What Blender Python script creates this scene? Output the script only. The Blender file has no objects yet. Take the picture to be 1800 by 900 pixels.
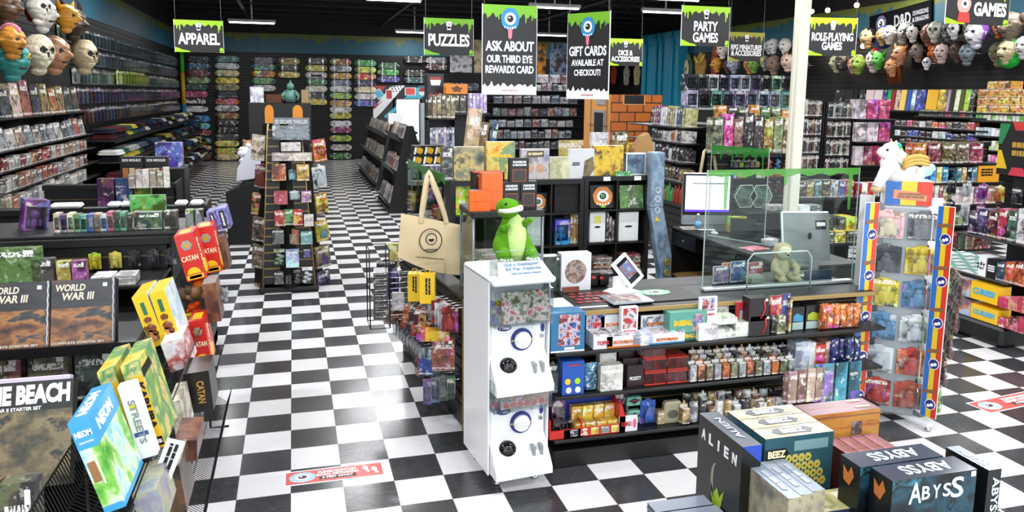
import bpy,math,random
from mathutils import Vector,Matrix
S=bpy.context.scene
COL=S.collection
RND=random.Random(11)
PI=math.pi
FT=0.3048
CAM=Vector((0.26440,-14.9928,7.7130))*FT
FPX,YAW,PITCH,ROLL,OX,OY=1387.5147,.27710,.14830,.0112,11.0086,-76.7928
_cy,_sy,_cp,_sp=math.cos(YAW),math.sin(YAW),math.cos(PITCH),math.sin(PITCH)
FW=Vector((_sy*_cp,_cy*_cp,-_sp))
_r=Vector((_cy,-_sy,0))
_u=_r.cross(FW)
RT=_r*math.cos(ROLL)+_u*math.sin(ROLL)
UP=-_r*math.sin(ROLL)+_u*math.cos(ROLL)
cd=bpy.data.cameras.new('camera')
cam=bpy.data.objects.new('camera',cd)
COL.objects.link(cam)
cam.matrix_world=Matrix(((RT.x,UP.x,-FW.x,CAM.x),(RT.y,UP.y,-FW.y,CAM.y),(RT.z,UP.z,-FW.z,CAM.z),(0,0,0,1)))
cd.sensor_width=36
cd.lens=FPX/1800*36
cd.shift_x=-OX/1800
cd.shift_y=OY/1800
cd.clip_start=.02
cd.clip_end=300
S.camera=cam
S.view_settings.view_transform='Standard'
S.view_settings.look='None'
S.view_settings.exposure=0.38
S.view_settings.gamma=1
S.view_settings.use_curve_mapping=False
S.cycles.max_bounces=8
S.cycles.diffuse_bounces=4
S.cycles.glossy_bounces=4
S.cycles.transparent_max_bounces=48
S.cycles.sample_clamp_indirect=6
S.cycles.use_denoising=True
S.cycles.caustics_reflective=False
S.cycles.caustics_refractive=False
world=bpy.data.worlds.new('daylight')
S.world=world
world.use_nodes=True
world.node_tree.nodes['Background'].inputs[0].default_value=(.88,.95,1,1)
world.node_tree.nodes['Background'].inputs[1].default_value=2.2
TUBE_W=62
TUBES=[]
for yy in(-4.2,-1.0,2.2,5.4,8.6,11.8):
 for xx in(-2.3,1.2,4.7,7.9,10.9):
  if xx<10 or yy<10:TUBES.append((xx+(.35 if yy in(-1.0,5.4,11.8)else 0),yy,4.45))
def ray(x,y):return FW*FPX+RT*(x-900-OX)-UP*(y-450-OY)
def PZ(x,y,z):
 d=ray(x,y);return CAM+d*((z-CAM.z)/d.z)
def PX(x,y,X):
 d=ray(x,y);return CAM+d*((X-CAM.x)/d.x)
def PY(x,y,Y):
 d=ray(x,y);return CAM+d*((Y-CAM.y)/d.y)
def _lin(a,b,f):
 f0,f1=f(a),f(b);return a-f0*(b-a)/(f1-f0)
def _ex(px,X,Y,z):
 d=Vector((X,Y,z))-CAM;return(px-900-OX)*d.dot(FW)-FPX*d.dot(RT)
def _ey(py,X,Y,z):
 d=Vector((X,Y,z))-CAM;return(py-450-OY)*d.dot(FW)+FPX*d.dot(UP)
def sx(px,Y,z):return _lin(0,1,lambda t:_ex(px,t,Y,z))
def sy(px,X,z):return _lin(0,1,lambda t:_ex(px,X,t,z))
def sz(py,X,Y):return _lin(0,1,lambda t:_ey(py,X,Y,t))
def lin(c):
 c/=255
 return c/12.92 if c<=.04045 else((c+.055)/1.055)**2.4
def H(h):
 h=h.lstrip('#');return(lin(int(h[0:2],16)),lin(int(h[2:4],16)),lin(int(h[4:6],16)),1)
_NAMES=[('black',20,20,22),('dark grey',62,62,64),('grey',128,128,128),('light grey',190,190,190),('white',240,240,240),('red',200,40,36),('dark red',110,25,25),('brown',110,70,45),('tan',190,155,110),('cream',235,220,180),('orange',235,125,35),('yellow',240,205,50),('lime',170,215,40),('green',50,140,60),('dark green',30,70,45),('olive',110,110,55),('teal',40,140,145),('pale blue',160,200,225),('blue',45,95,190),('navy',30,40,90),('purple',110,60,150),('lilac',190,170,215),('pink',235,110,160),('salmon',235,150,125)]
def cname(h):
 h=h.lstrip('#');r,g,b=int(h[0:2],16),int(h[2:4],16),int(h[4:6],16)
 return min(_NAMES,key=lambda n:(n[1]-r)**2+(n[2]-g)**2+(n[3]-b)**2)[0]
_ORD='first second third fourth fifth sixth seventh eighth ninth tenth eleventh twelfth thirteenth fourteenth fifteenth sixteenth seventeenth eighteenth nineteenth twentieth'.split()
def ordw(i):
 if i<20:return _ORD[i]
 n=i+1;return '%d%s'%(n,{1:'st',2:'nd',3:'rd'}.get(n%10,'th'))
_M={}
def M(name,hexc='888888',rough=.5,metal=0,spec=.5,emit=0):
 if name in _M:return _M[name]
 m=bpy.data.materials.new(name);m.use_nodes=True;b=m.node_tree.nodes['Principled BSDF']
 b.inputs['Base Color'].default_value=H(hexc);b.inputs['Roughness'].default_value=rough
 b.inputs['Metallic'].default_value=metal;b.inputs['Specular IOR Level'].default_value=spec
 if emit:
  b.inputs['Emission Color'].default_value=H(hexc);b.inputs['Emission Strength'].default_value=emit
 _M[name]=m
 return m
class NT:
 def __init__(s,name):
  s.m=bpy.data.materials.new(name);s.m.use_nodes=True;s.t=s.m.node_tree;s.b=s.t.nodes['Principled BSDF']
  _M[name]=s.m
 def n(s,typ,**kw):
  x=s.t.nodes.new(typ)
  for k,v in kw.items():setattr(x,k,v)
  return x
 def l(s,a,b):s.t.links.new(a,b)
 def math(s,op,a,b=None,c=None):
  x=s.n('ShaderNodeMath',operation=op)
  for i,v in enumerate((a,b,c)):
   if v is None:continue
   if hasattr(v,'is_output'):s.l(v,x.inputs[i])
   else:x.inputs[i].default_value=v
  return x.outputs[0]
 def vmath(s,op,a,b=None):
  x=s.n('ShaderNodeVectorMath',operation=op)
  for i,v in enumerate((a,b)):
   if v is None:continue
   if hasattr(v,'is_output'):s.l(v,x.inputs[i])
   else:x.inputs[i].default_value=v
  return x.outputs[0]
 def mix(s,f,a,b):
  x=s.n('ShaderNodeMix',data_type='RGBA')
  for i,v in((0,f),(6,a),(7,b)):
   if hasattr(v,'is_output'):s.l(v,x.inputs[i])
   else:x.inputs[i].default_value=v
  return x.outputs[2]
 def noise(s,vec,scale,detail=2,rough=.5):
  x=s.n('ShaderNodeTexNoise');x.inputs['Scale'].default_value=scale;x.inputs['Detail'].default_value=detail;x.inputs['Roughness'].default_value=rough
  s.l(vec,x.inputs['Vector']);return x.outputs['Fac']
 def step(s,v,lo,hi):
  x=s.n('ShaderNodeMapRange');x.clamp=True
  s.l(v,x.inputs[0]);x.inputs[1].default_value=lo;x.inputs[2].default_value=hi;return x.outputs[0]
 def base(s,c):
  if hasattr(c,'is_output'):s.l(c,s.b.inputs['Base Color'])
  else:s.b.inputs['Base Color'].default_value=c
 def rough(s,v):
  if hasattr(v,'is_output'):s.l(v,s.b.inputs['Roughness'])
  else:s.b.inputs['Roughness'].default_value=v
def paint(name,rough,spec=.5,metal=0):
 """Plain stuff in the colour of the object that carries it."""
 k=NT(name);oi=k.n('ShaderNodeObjectInfo');k.base(oi.outputs['Color']);k.rough(rough)
 k.b.inputs['Specular IOR Level'].default_value=spec;k.b.inputs['Metallic'].default_value=metal
 return k.m
PLAIN=paint('coloured_plastic',.35)
MATT=paint('coloured_card',.6,.3)
CLOTH=paint('coloured_fabric',.9,.1)
RUBBER=NT('mask_rubber')
_oi=RUBBER.n('ShaderNodeObjectInfo');_tc=RUBBER.n('ShaderNodeTexCoord')
_v=RUBBER.noise(_tc.outputs['Object'],14,4)
RUBBER.base(RUBBER.mix(RUBBER.step(_v,.35,.7),_oi.outputs['Color'],(.05,.032,.024,1)))
RUBBER.l(RUBBER.math('MULTIPLY',RUBBER.step(_v,.38,.75),.72),RUBBER.t.nodes['Mix'].inputs[0]);RUBBER.rough(.45)
RUBBER=RUBBER.m
def art(name,blobs=3.2,fine=11,title=True,dark=.16,tag=True,accent=.35,light=.5,rough=.28):
 """Printed cover: a picture in the tones of the object's colour, a lettering band, a price tag; every copy differs by its own random number."""
 k=NT(name);tc=k.n('ShaderNodeTexCoord');oi=k.n('ShaderNodeObjectInfo')
 g=tc.outputs['Generated'];rnd=oi.outputs['Random'];col=oi.outputs['Color']
 off=k.n('ShaderNodeCombineXYZ')
 for i,m in enumerate((37.,91.,53.)):k.l(k.math('MULTIPLY',rnd,m),off.inputs[i])
 ge=k.n('ShaderNodeNewGeometry');sc=k.n('ShaderNodeVectorMath',operation='SCALE');k.l(ge.outputs['Position'],sc.inputs[0]);sc.inputs['Scale'].default_value=2.3
 p=k.vmath('ADD',sc.outputs[0],off.outputs[0])
 n1=k.noise(p,blobs,3,.6);n2=k.noise(p,blobs*1.7,2);n3=k.noise(p,fine,3,.7)
 hs=k.n('ShaderNodeHueSaturation');k.l(col,hs.inputs['Color'])
 k.l(k.math('ADD',k.math('MULTIPLY',k.math('FRACT',k.math('MULTIPLY',rnd,7.3)),accent),.5-accent/2),hs.inputs['Hue'])
 hs.inputs['Saturation'].default_value=.9;hs.inputs['Value'].default_value=1.25
 dk=k.mix(1-dark,col,(.008,.008,.012,1))
 c=k.mix(k.step(n1,.40,.52),dk,col)
 c=k.mix(k.step(n2,.54,.58),c,hs.outputs[0])
 c=k.mix(k.math('MULTIPLY',k.step(n3,.57,.62),light),c,(.85,.80,.70,1))
 c=k.mix(k.math('MULTIPLY',k.step(n3,.44,.38),.75),c,dk)
 sp=k.n('ShaderNodeSeparateXYZ');k.l(g,sp.inputs[0])
 u=k.math('ADD',sp.outputs[0],k.math('MULTIPLY',sp.outputs[1],.6));z=sp.outputs[2]
 if title:
  zc=k.math('ADD',k.math('MULTIPLY',k.math('FRACT',k.math('MULTIPLY',rnd,3.1)),.12),.74)
  dz=k.math('ABSOLUTE',k.math('SUBTRACT',z,zc))
  band=k.math('MULTIPLY',k.math('LESS_THAN',dz,.065),k.math('MULTIPLY',k.math('GREATER_THAN',u,.12),k.math('LESS_THAN',sp.outputs[0],.88)))
  cv=k.n('ShaderNodeCombineXYZ');k.l(k.math('ADD',k.math('MULTIPLY',u,9.),k.math('MULTIPLY',rnd,60.)),cv.inputs[0]);k.l(k.math('MULTIPLY',z,5.),cv.inputs[1])
  let=k.step(k.noise(cv.outputs[0],2.2,1),.45,.48)
  c=k.mix(k.math('MULTIPLY',band,let),c,(.86,.84,.78,1))
  b2=k.math('LESS_THAN',k.math('ABSOLUTE',k.math('SUBTRACT',z,.07)),.03)
  c=k.mix(k.math('MULTIPLY',k.math('MULTIPLY',b2,let),.8),c,(.8,.8,.8,1))
 if tag:
  t=k.math('MULTIPLY',k.math('LESS_THAN',k.math('ABSOLUTE',k.math('SUBTRACT',z,.9)),.05),k.math('LESS_THAN',k.math('ABSOLUTE',k.math('SUBTRACT',sp.outputs[0],.8)),.09))
  t=k.math('MULTIPLY',t,k.math('LESS_THAN',sp.outputs[1],.2))
  c=k.mix(t,c,(.9,.9,.88,1))
 k.base(c);k.rough(rough)
 return k.m
ART=art('printed_cover',accent=.22)
ARTD=art('printed_dark_cover',2.6,9,True,.06,True,.25,.35)
ARTP=art('printed_pale_card',2.4,8,True,.5,False,.25,.75,.35)
ARTG=art('printed_graphic',1.6,5,False,.25,False,.35,.6,.3)
ARTS=art('printed_sheen_foil',4.5,14,False,.3,True,.3,.8,.16)
def clearmat(name,tint='f2f6f8',refl=.1,rough=.03):
 k=NT(name);k.t.nodes.remove(k.b)
 tr=k.n('ShaderNodeBsdfTransparent');tr.inputs[0].default_value=H(tint)
 gl=k.n('ShaderNodeBsdfGlossy');gl.inputs['Roughness'].default_value=rough
 fr=k.n('ShaderNodeLayerWeight');fr.inputs[0].default_value=.5
 f=k.math('ADD',k.math('MULTIPLY',k.math('POWER',fr.outputs['Facing'],4.),.5),refl*.3)
 mx=k.n('ShaderNodeMixShader');k.l(f,mx.inputs[0]);k.l(tr.outputs[0],mx.inputs[1]);k.l(gl.outputs[0],mx.inputs[2])
 k.l(mx.outputs[0],k.t.nodes['Material Output'].inputs[0])
 return k.m
CLEAR=clearmat('clear_plastic','eef2f4',.25,.08)
GLASS=clearmat('clear_glass','f3f9f7',.06,.01)
def filmmat(name,col,f):
 k=NT(name);k.base(H(col));k.rough(.3);k.b.inputs['Alpha'].default_value=f
 return k.m
BLACK=M('black_laminate','0c0c0d',.45)
BLACKM=M('black_metal','121214',.35,.3)
GOLD=M('tan_slat_edge','a08450',.4,.2)
WHITE=M('white_gloss','f0f0f2',.25)
WHITEM=M('white_card','ededea',.6)
CHROME=M('chrome','c8c8cc',.18,1)
GREY=M('grey_plastic','8d9094',.4)
INK=M('black_ink','08080a',.5)
PAPER=M('page_edges','d9d2c0',.8)
LIME=M('slime_green','9fd312',.4)
CARDB=M('brown_cardboard','ad8552',.75)
class MB:
 def __init__(s):s.v,s.f,s.mi,s.sm=[],[],[],[]
 def face(s,idx,m=0,smooth=False):s.f.append(idx);s.mi.append(m);s.sm.append(smooth)
 def box(s,x0,y0,z0,x1,y1,z1,m=0,R=None):
  b=len(s.v)
  c=[(x,y,z)for x in(x0,x1)for y in(y0,y1)for z in(z0,z1)]
  if R is not None:c=[tuple(R@Vector(q))for q in c]
  s.v+=c
  for q in((0,1,3,2),(4,6,7,5),(0,4,5,1),(2,3,7,6),(0,2,6,4),(1,5,7,3)):s.face([b+i for i in q],m)
  return s
 def rbox(s,x0,y0,z0,x1,y1,z1,r=.01,m=0):
  """Box with a chamfer of r on every edge."""
  b=len(s.v);C=[(x0,x1),(y0,y1),(z0,z1)];idx={}
  for i in range(8):
   bits=(i&1,i>>1&1,i>>2&1)
   for ax in range(3):
    p=[C[k][bits[k]]+(0 if k==ax else(r if bits[k]==0 else-r))for k in range(3)]
    idx[(i,ax)]=len(s.v);s.v.append(tuple(p))
  for ax in range(3):
   o=[k for k in range(3)if k!=ax]
   for side in(0,1):
    q=[]
    for a,c in((0,0),(1,0),(1,1),(0,1)):
     i=side<<ax|a<<o[0]|c<<o[1];q.append(idx[(i,ax)])
    s.face(q if(side==1)==(ax!=1)else q[::-1],m)
   for a in(0,1):
    for c in(0,1):
     i0=a<<o[0]|c<<o[1];i1=i0|1<<ax
     s.face([idx[(i0,o[0])],idx[(i0,o[1])],idx[(i1,o[1])],idx[(i1,o[0])]],m)
  for i in range(8):s.face([idx[(i,0)],idx[(i,1)],idx[(i,2)]],m)
  return s
 def cyl(s,p0,p1,r0,r1=None,n=10,m=0,cap=True,smooth=True):
  p0,p1=Vector(p0),Vector(p1);r1=r0 if r1 is None else r1
  d=(p1-p0).normalized();a=d.orthogonal().normalized();c=d.cross(a);b=len(s.v)
  for p,r in((p0,r0),(p1,r1)):
   for i in range(n):
    t=2*PI*i/n;s.v.append(tuple(p+a*(r*math.cos(t))+c*(r*math.sin(t))))
  for i in range(n):j=(i+1)%n;s.face([b+i,b+j,b+n+j,b+n+i],m,smooth)
  if cap:s.face([b+i for i in range(n)][::-1],m);s.face([b+n+i for i in range(n)],m)
  return s
 def tube(s,pts,r,n=6,m=0,closed=False):
  pts=[Vector(p)for p in pts];b=len(s.v);k=len(pts);ref=None
  for i,p in enumerate(pts):
   if closed:d=pts[(i+1)%k]-pts[i-1]
   else:d=pts[min(i+1,k-1)]-pts[max(i-1,0)]
   d.normalize()
   a=d.orthogonal().normalized()if ref is None else(ref-d*ref.dot(d)).normalized()
   ref=a;c=d.cross(a);rr=r[i]if isinstance(r,(list,tuple))else r
   for j in range(n):
    t=2*PI*j/n;s.v.append(tuple(p+a*(rr*math.cos(t))+c*(rr*math.sin(t))))
  for i in range(k if closed else k-1):
   for j in range(n):
    i2,j2=(i+1)%k,(j+1)%n
    s.face([b+i*n+j,b+i*n+j2,b+i2*n+j2,b+i2*n+j],m,True)
  if not closed:s.face([b+j for j in range(n)][::-1],m);s.face([b+(k-1)*n+j for j in range(n)],m)
  return s
 def ball(s,c,r,m=0,nu=14,nv=9,R=None,fn=None,mfn=None):
  c=Vector(c);r=Vector((r,r,r))if not hasattr(r,'__len__')else Vector(r);b=len(s.v)
  for i in range(nv+1):
   t=PI*i/nv
   for j in range(nu):
    q=2*PI*j/nu;d=Vector((math.sin(t)*math.cos(q),math.sin(t)*math.sin(q),math.cos(t)))
    p=Vector((d.x*r.x,d.y*r.y,d.z*r.z))
    if fn:p=fn(d,p)
    if R is not None:p=R@p
    s.v.append(tuple(c+p))
  for i in range(nv):
   for j in range(nu):
    j2=(j+1)%nu;q=[b+i*nu+j,b+(i+1)*nu+j,b+(i+1)*nu+j2,b+i*nu+j2]
    if i==0:q=[q[0],q[1],q[2]]
    elif i==nv-1:q=[q[0],q[1],q[3]]
    mm=m
    if mfn:
     t=PI*(i+.5)/nv;qq=2*PI*(j+.5)/nu
     mm=mfn(Vector((math.sin(t)*math.cos(qq),math.sin(t)*math.sin(qq),math.cos(t))))
    s.face(q,mm,True)
  return s
 def lathe(s,c,prof,n=20,m=0):
  c=Vector(c);b=len(s.v);k=len(prof)
  for r,z in prof:
   for j in range(n):
    t=2*PI*j/n;s.v.append((c.x+r*math.cos(t),c.y+r*math.sin(t),c.z+z))
  for i in range(k-1):
   for j in range(n):
    j2=(j+1)%n;s.face([b+i*n+j,b+i*n+j2,b+(i+1)*n+j2,b+(i+1)*n+j],m,True)
  return s
 def prism(s,poly,y0,y1,m=0,mside=None):
  """Polygon in (x, z), extruded from y0 (front) to y1."""
  b=len(s.v);n=len(poly);ms=m if mside is None else mside
  a=sum(poly[i][0]*poly[(i+1)%n][1]-poly[(i+1)%n][0]*poly[i][1]for i in range(n))
  if a<0:poly=poly[::-1]
  s.v+=[(x,y0,z)for x,z in poly]+[(x,y1,z)for x,z in poly]
  s.face([b+i for i in range(n)],m);s.face([b+n+i for i in range(n)][::-1],m)
  for i in range(n):j=(i+1)%n;s.face([b+i,b+n+i,b+n+j,b+j],ms)
  return s
 def xform(s,R,t=(0,0,0),start=0):
  t=Vector(t);s.v[start:]=[tuple(R@Vector(p)+t)for p in s.v[start:]];return s
 def mesh(s,name,*mats):
  me=bpy.data.meshes.new(name);me.from_pydata(s.v,[],s.f)
  for m in mats:me.materials.append(m)
  me.polygons.foreach_set('material_index',s.mi);me.polygons.foreach_set('use_smooth',s.sm);me.update()
  return me
def RZ(a):return Matrix.Rotation(a,3,'Z')
def RX(a):return Matrix.Rotation(a,3,'X')
def RY(a):return Matrix.Rotation(a,3,'Y')
_seen={}
def _lab(label,group):
 w=label.split()
 k=label.lower()
 if not group and k in _seen:print('DUPLABEL',label)
 if not 4<=len(w)<=16:print('LABELLEN',len(w),label)
 _seen[k]=1
def put(name,me,parent=None,loc=(0,0,0),rot=(0,0,0),scale=(1,1,1),color=None):
 o=bpy.data.objects.new(name,me);COL.objects.link(o);o.parent=parent
 o.location=loc;o.rotation_euler=rot;o.scale=scale
 if color:o.color=H(color)if isinstance(color,str)else color
 return o
def thing(name,label,cat,me=None,loc=(0,0,0),rot=(0,0,0),scale=(1,1,1),color=None,group=None):
 _lab(label,None)
 o=put(name,me,None,loc,rot,scale,color)
 o['label']=label;o['category']=cat
 if group:o['group']=group
 return o
def part(parent,name,mb,*mats,loc=(0,0,0),rot=(0,0,0),color=None,label=None,scale=(1,1,1)):
 me=mb.mesh(name,*mats)if isinstance(mb,MB)else mb
 o=put(name,me,parent,loc,rot,scale,color if color else(tuple(parent.color)if parent else None))
 if label:o['label']=label
 return o
def struct(name,mb,*mats):
 o=put(name,mb.mesh(name,*mats)if isinstance(mb,MB)else mb);o['kind']='structure';return o
_TX={}
def text_mesh(body,w,h,bold=.02,depth=.002,mat=None,spacing=1.0,line=1.0,shear=0,align='CENTER'):
 """Lettering that fills a w x h rectangle centred on the origin, in the x-z plane, facing -y."""
 if body[0]=='~':
  mb=MB();n=int(body[1:]);r=random.Random(n+int(w*1e4))
  for k in range(n):
   x=-w/2+(w*.12*r.random());z=h/2-h*(k+.5)/n
   while x<w/2-w*.05:
    q=min(w/2,x+w*(.10+.22*r.random()));mb.box(x,-depth/2,z-h*.32/n,q,depth/2,z+h*.32/n);x=q+w*.035
  return mb.mesh('print_lines',mat or WHITE)
 cu=bpy.data.curves.new('lettering','FONT');cu.body=body;cu.align_x=align;cu.offset=bold;cu.extrude=.01
 cu.space_character=spacing;cu.space_line=line;cu.shear=shear;cu.resolution_u=3
 o=bpy.data.objects.new('tmp_lettering',cu);COL.objects.link(o)
 dg=bpy.context.evaluated_depsgraph_get();dg.update()
 me=bpy.data.meshes.new_from_object(o.evaluated_get(dg))
 bpy.data.objects.remove(o);bpy.data.curves.remove(cu)
 xs=[v.co.x for v in me.vertices];ys=[v.co.y for v in me.vertices]
 x0,x1,y0,y1=min(xs),max(xs),min(ys),max(ys)
 for v in me.vertices:
  x,y,z=v.co
  v.co=((x-(x0+x1)/2)/(x1-x0)*w,-z/.02*depth,(y-(y0+y1)/2)/(y1-y0)*h)
 me.materials.clear();me.materials.append(mat or WHITE);me.name='lettering'
 return me
def letter(parent,body,w,h,loc,rot=(0,0,0),mat=None,name='lettering',**kw):
 return put(name,text_mesh(body,w,h,mat=mat,**kw),parent,loc,rot)
# == the room
XL,XR,YB,YF,ZC=-3.5,12.0,24.0,-7.0,5.3
def floor_mat():
 k=NT('checker_vinyl');g=k.n('ShaderNodeNewGeometry');p=g.outputs['Position']
 sp=k.n('ShaderNodeSeparateXYZ');k.l(p,sp.inputs[0])
 ix=k.math('DIVIDE',sp.outputs[0],FT);iy=k.math('DIVIDE',sp.outputs[1],FT)
 fx=k.math('FLOOR',ix);fy=k.math('FLOOR',iy)
 par=k.math('FLOORED_MODULO',k.math('ADD',fx,fy),2.0)
 cell=k.n('ShaderNodeCombineXYZ');k.l(fx,cell.inputs[0]);k.l(fy,cell.inputs[1])
 wn=k.n('ShaderNodeTexWhiteNoise');wn.noise_dimensions='3D';k.l(cell.outputs[0],wn.inputs['Vector'])
 st=k.n('ShaderNodeMapping');st.inputs['Scale'].default_value=(14,60,10);k.l(p,st.inputs[0])
 n1=k.noise(st.outputs[0],1.0,4,.7);n2=k.noise(p,34,3,.6);n3=k.noise(p,1.3,3)
 blk=k.mix(k.step(n1,.3,.75),(.022,.023,.025,1),(.050,.052,.055,1))
 blk=k.mix(k.math('MULTIPLY',wn.outputs['Value'],.35),blk,(.085,.087,.092,1))
 blk=k.mix(k.math('MULTIPLY',k.step(n2,.68,.74),.6),blk,(.45,.45,.46,1))
 wht=k.mix(k.step(n1,.35,.8),(.80,.785,.80,1),(.70,.685,.69,1))
 wht=k.mix(k.math('MULTIPLY',k.step(n3,.5,.75),.25),wht,(.66,.62,.58,1))
 ex=k.math('ABSOLUTE',k.math('SUBTRACT',k.math('FRACT',ix),.5));ey=k.math('ABSOLUTE',k.math('SUBTRACT',k.math('FRACT',iy),.5))
 seam=k.math('GREATER_THAN',k.math('MAXIMUM',ex,ey),.494)
 c=k.mix(par,blk,wht);c=k.mix(k.math('MULTIPLY',seam,.55),c,(.06,.06,.06,1))
 k.base(c);k.rough(k.math('ADD',k.math('MULTIPLY',n3,.22),.10))
 bp=k.n('ShaderNodeBump');bp.inputs['Strength'].default_value=.06;bp.inputs['Distance'].default_value=.01;k.l(n3,bp.inputs['Height']);k.l(bp.outputs[0],k.b.inputs['Normal'])
 return k.m
struct('floor',MB().box(XL-.2,YF,-.1,XR+.2,YB+.2,0),floor_mat())
struct('ceiling',MB().box(XL-.2,YF,ZC,XR+.2,YB+.2,ZC+.1),M('black_ceiling','0a0a0c',.8))
mb=MB()
for i in range(19):
 y=-6+i*1.6
 mb.box(XL,y-.05,ZC-.12,XR,y+.05,ZC);mb.box(XL,y-.03,ZC-.5,XR,y+.03,ZC-.46)
 for j in range(18):
  x=XL+.3+j*.85;mb.tube([(x,y,ZC-.1),(x+.42,y,ZC-.47),(x+.85,y,ZC-.1)],.012,4)
for x in(-1.2,3.1,7.6):mb.tube([(x,YF,ZC-.62),(x,YB,ZC-.62)],.05,8)
struct('trim_1',mb,M('black_steel_joist','141416',.6))
def band_mat(name,axis):
 k=NT(name);g=k.n('ShaderNodeNewGeometry');sp=k.n('ShaderNodeSeparateXYZ');k.l(g.outputs['Position'],sp.inputs[0])
 cv=k.n('ShaderNodeCombineXYZ');k.l(sp.outputs[axis],cv.inputs[0])
 drip=k.math('MULTIPLY',k.noise(cv.outputs[0],1.5,3,.75),.62)
 top=k.math('SUBTRACT',4.36,sp.outputs[2])
 slime=k.math('LESS_THAN',k.math('ADD',top,.02),k.math('SUBTRACT',k.math('MULTIPLY',drip,1.9),.34))
 st=k.n('ShaderNodeMapping');st.inputs['Scale'].default_value=(3,3,.5);k.l(g.outputs['Position'],st.inputs[0])
 n=k.noise(st.outputs[0],2.5,4)
 teal=k.mix(n,(.003,.055,.09,1),(.008,.11,.16,1))
 k.base(k.mix(slime,teal,k.mix(n,(.06,.09,.006,1),(.13,.16,.01,1))));k.rough(.5)
 return k.m
SLATB=M('black_slatwall','0c0c0d',.5,0,.3)
def slats(mb,a,b,z0,z1,axis,at,sgn,pitch=.102,t=.018):
 """Horizontal slat boards from a to b along the axis; the front face stands at `at`, facing sgn."""
 z=z0
 while z<z1-.02:
  h=min(pitch-.014,z1-z)
  if axis=='x':
   mb.box(a,min(at,at-sgn*t),z,b,max(at,at-sgn*t),z+h,0)
   mb.box(a,min(at-sgn*(t-.004),at-sgn*t),z+h,b,max(at-sgn*(t-.004),at-sgn*t),z+pitch,1)
  else:
   mb.box(min(at,at-sgn*t),a,z,max(at,at-sgn*t),b,z+h,0)
   mb.box(min(at-sgn*(t-.004),at-sgn*t),a,z+h,max(at-sgn*(t-.004),at-sgn*t),b,z+pitch,1)
  z+=pitch
SLATG=M('grey_slat_groove','3c3a36',.5)
mb=MB();mb.box(XL-.2,YF,0,XL-.02,YB,ZC,2);slats(mb,YF,YB,.1,3.66,'y',XL,1);mb.box(XL-.02,YF,3.66,XL+.01,YB,4.30,3)
struct('wall_left',mb,SLATB,SLATG,M('black_wall','0d0d0e',.7),band_mat('teal_slime_band_left',1))
mb=MB();mb.box(XR+.02,YF,0,XR+.2,YB,ZC,2);slats(mb,YF,YB,.1,3.66,'y',XR,-1);mb.box(XR-.01,YF,3.66,XR+.02,YB,4.30,3)
struct('wall_right',mb,SLATB,SLATG,_M['black_wall'],band_mat('teal_slime_band_right',1))
wa,wb=PY(694,247,YB),PY(738,176,YB)
mb=MB()
mb.box(XL-.2,YB+.02,0,wa.x,YB+.2,ZC,2);mb.box(wb.x,YB+.02,0,XR+.2,YB+.2,ZC,2)
mb.box(wa.x,YB+.02,0,wb.x,YB+.2,wa.z,2);mb.box(wa.x,YB+.02,wb.z,wb.x,YB+.2,ZC,2)
slats(mb,XL,wa.x-.1,.1,3.66,'x',YB,-1);slats(mb,wb.x+.1,XR,.1,3.66,'x',YB,-1)
slats(mb,wa.x-.1,wb.x+.1,wb.z+.1,3.66,'x',YB,-1);slats(mb,wa.x-.1,wb.x+.1,.1,wa.z-.1,'x',YB,-1)
mb.box(XL,YB-.01,3.66,XR,YB+.02,4.30,3)
struct('wall_back',mb,SLATB,SLATG,_M['black_wall'],band_mat('teal_slime_band_back',0))
w=struct('window_1',MB().box(wa.x,YB+.08,wa.z,wb.x,YB+.09,wb.z),GLASS)
mb=MB();t=.06
for q in((wa.x-t,wa.z-t,wa.x,wb.z+t),(wb.x,wa.z-t,wb.x+t,wb.z+t),(wa.x,wa.z-t,wb.x,wa.z),(wa.x,wb.z,wb.x,wb.z+t)):mb.box(q[0],YB-.03,q[1],q[2],YB+.12,q[3])
part(w,'window_frame',mb,M('white_frame','d8dcdc',.4))
c=PY(1383,470,2.25)
pm=M('cream_painted_steel','e6e3d2',.35)
mb=MB().rbox(c.x-.055,2.19,0,c.x+.055,2.31,ZC,.008).box(c.x-.1,2.15,0,c.x+.1,2.35,.02)
mb.box(c.x-.075,2.235,0,c.x-.055,2.265,ZC).box(c.x+.055,2.235,0,c.x+.075,2.265,ZC)
struct('pillar',mb,pm)
PILX=c.x
ya,yb=sy(1190,XR-.35,3),sy(1134,XR-.2,3)
mb=MB().rbox(XR-.35,ya,0,XR+.01,yb,4.4,.03)
for k in(.12,.4,.55,.85):mb.tube([(XR-.40,ya+(yb-ya)*k,0),(XR-.40,ya+(yb-ya)*k,4.05),(XR-.30,ya+(yb-ya)*k+.1,4.4)],.06,8)
struct('column',mb,M('teal_painted_steel','1f8fae',.45))
mb=MB()
for h0,h1,m in((2.95,3.66,0),(1.9,2.95,1),(1.0,1.9,2),(0,1.0,3)):mb.cyl((XL+.12,23.7,h0),(XL+.12,23.7,h1),.07,n=12,m=m)
struct('trim_2',mb,M('green_pipe','3fb52a',.4),M('yellow_pipe','c9a021',.4),M('blue_pipe','2a74b8',.4),M('purple_pipe','4b3a7a',.4))
TUBEM=M('lit_tube','f4f8ff',.4,emit=9)
lamp=bpy.data.lights.new('tube_lamp','AREA');lamp.shape='RECTANGLE';lamp.size=1.2;lamp.size_y=.10;lamp.energy=TUBE_W;lamp.color=(.97,.98,1)
housing=MB().rbox(-.66,-.06,.03,.66,.06,.11,.01).box(-.02,-.01,.1,.02,.01,ZC-4.45+0.0)
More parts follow.
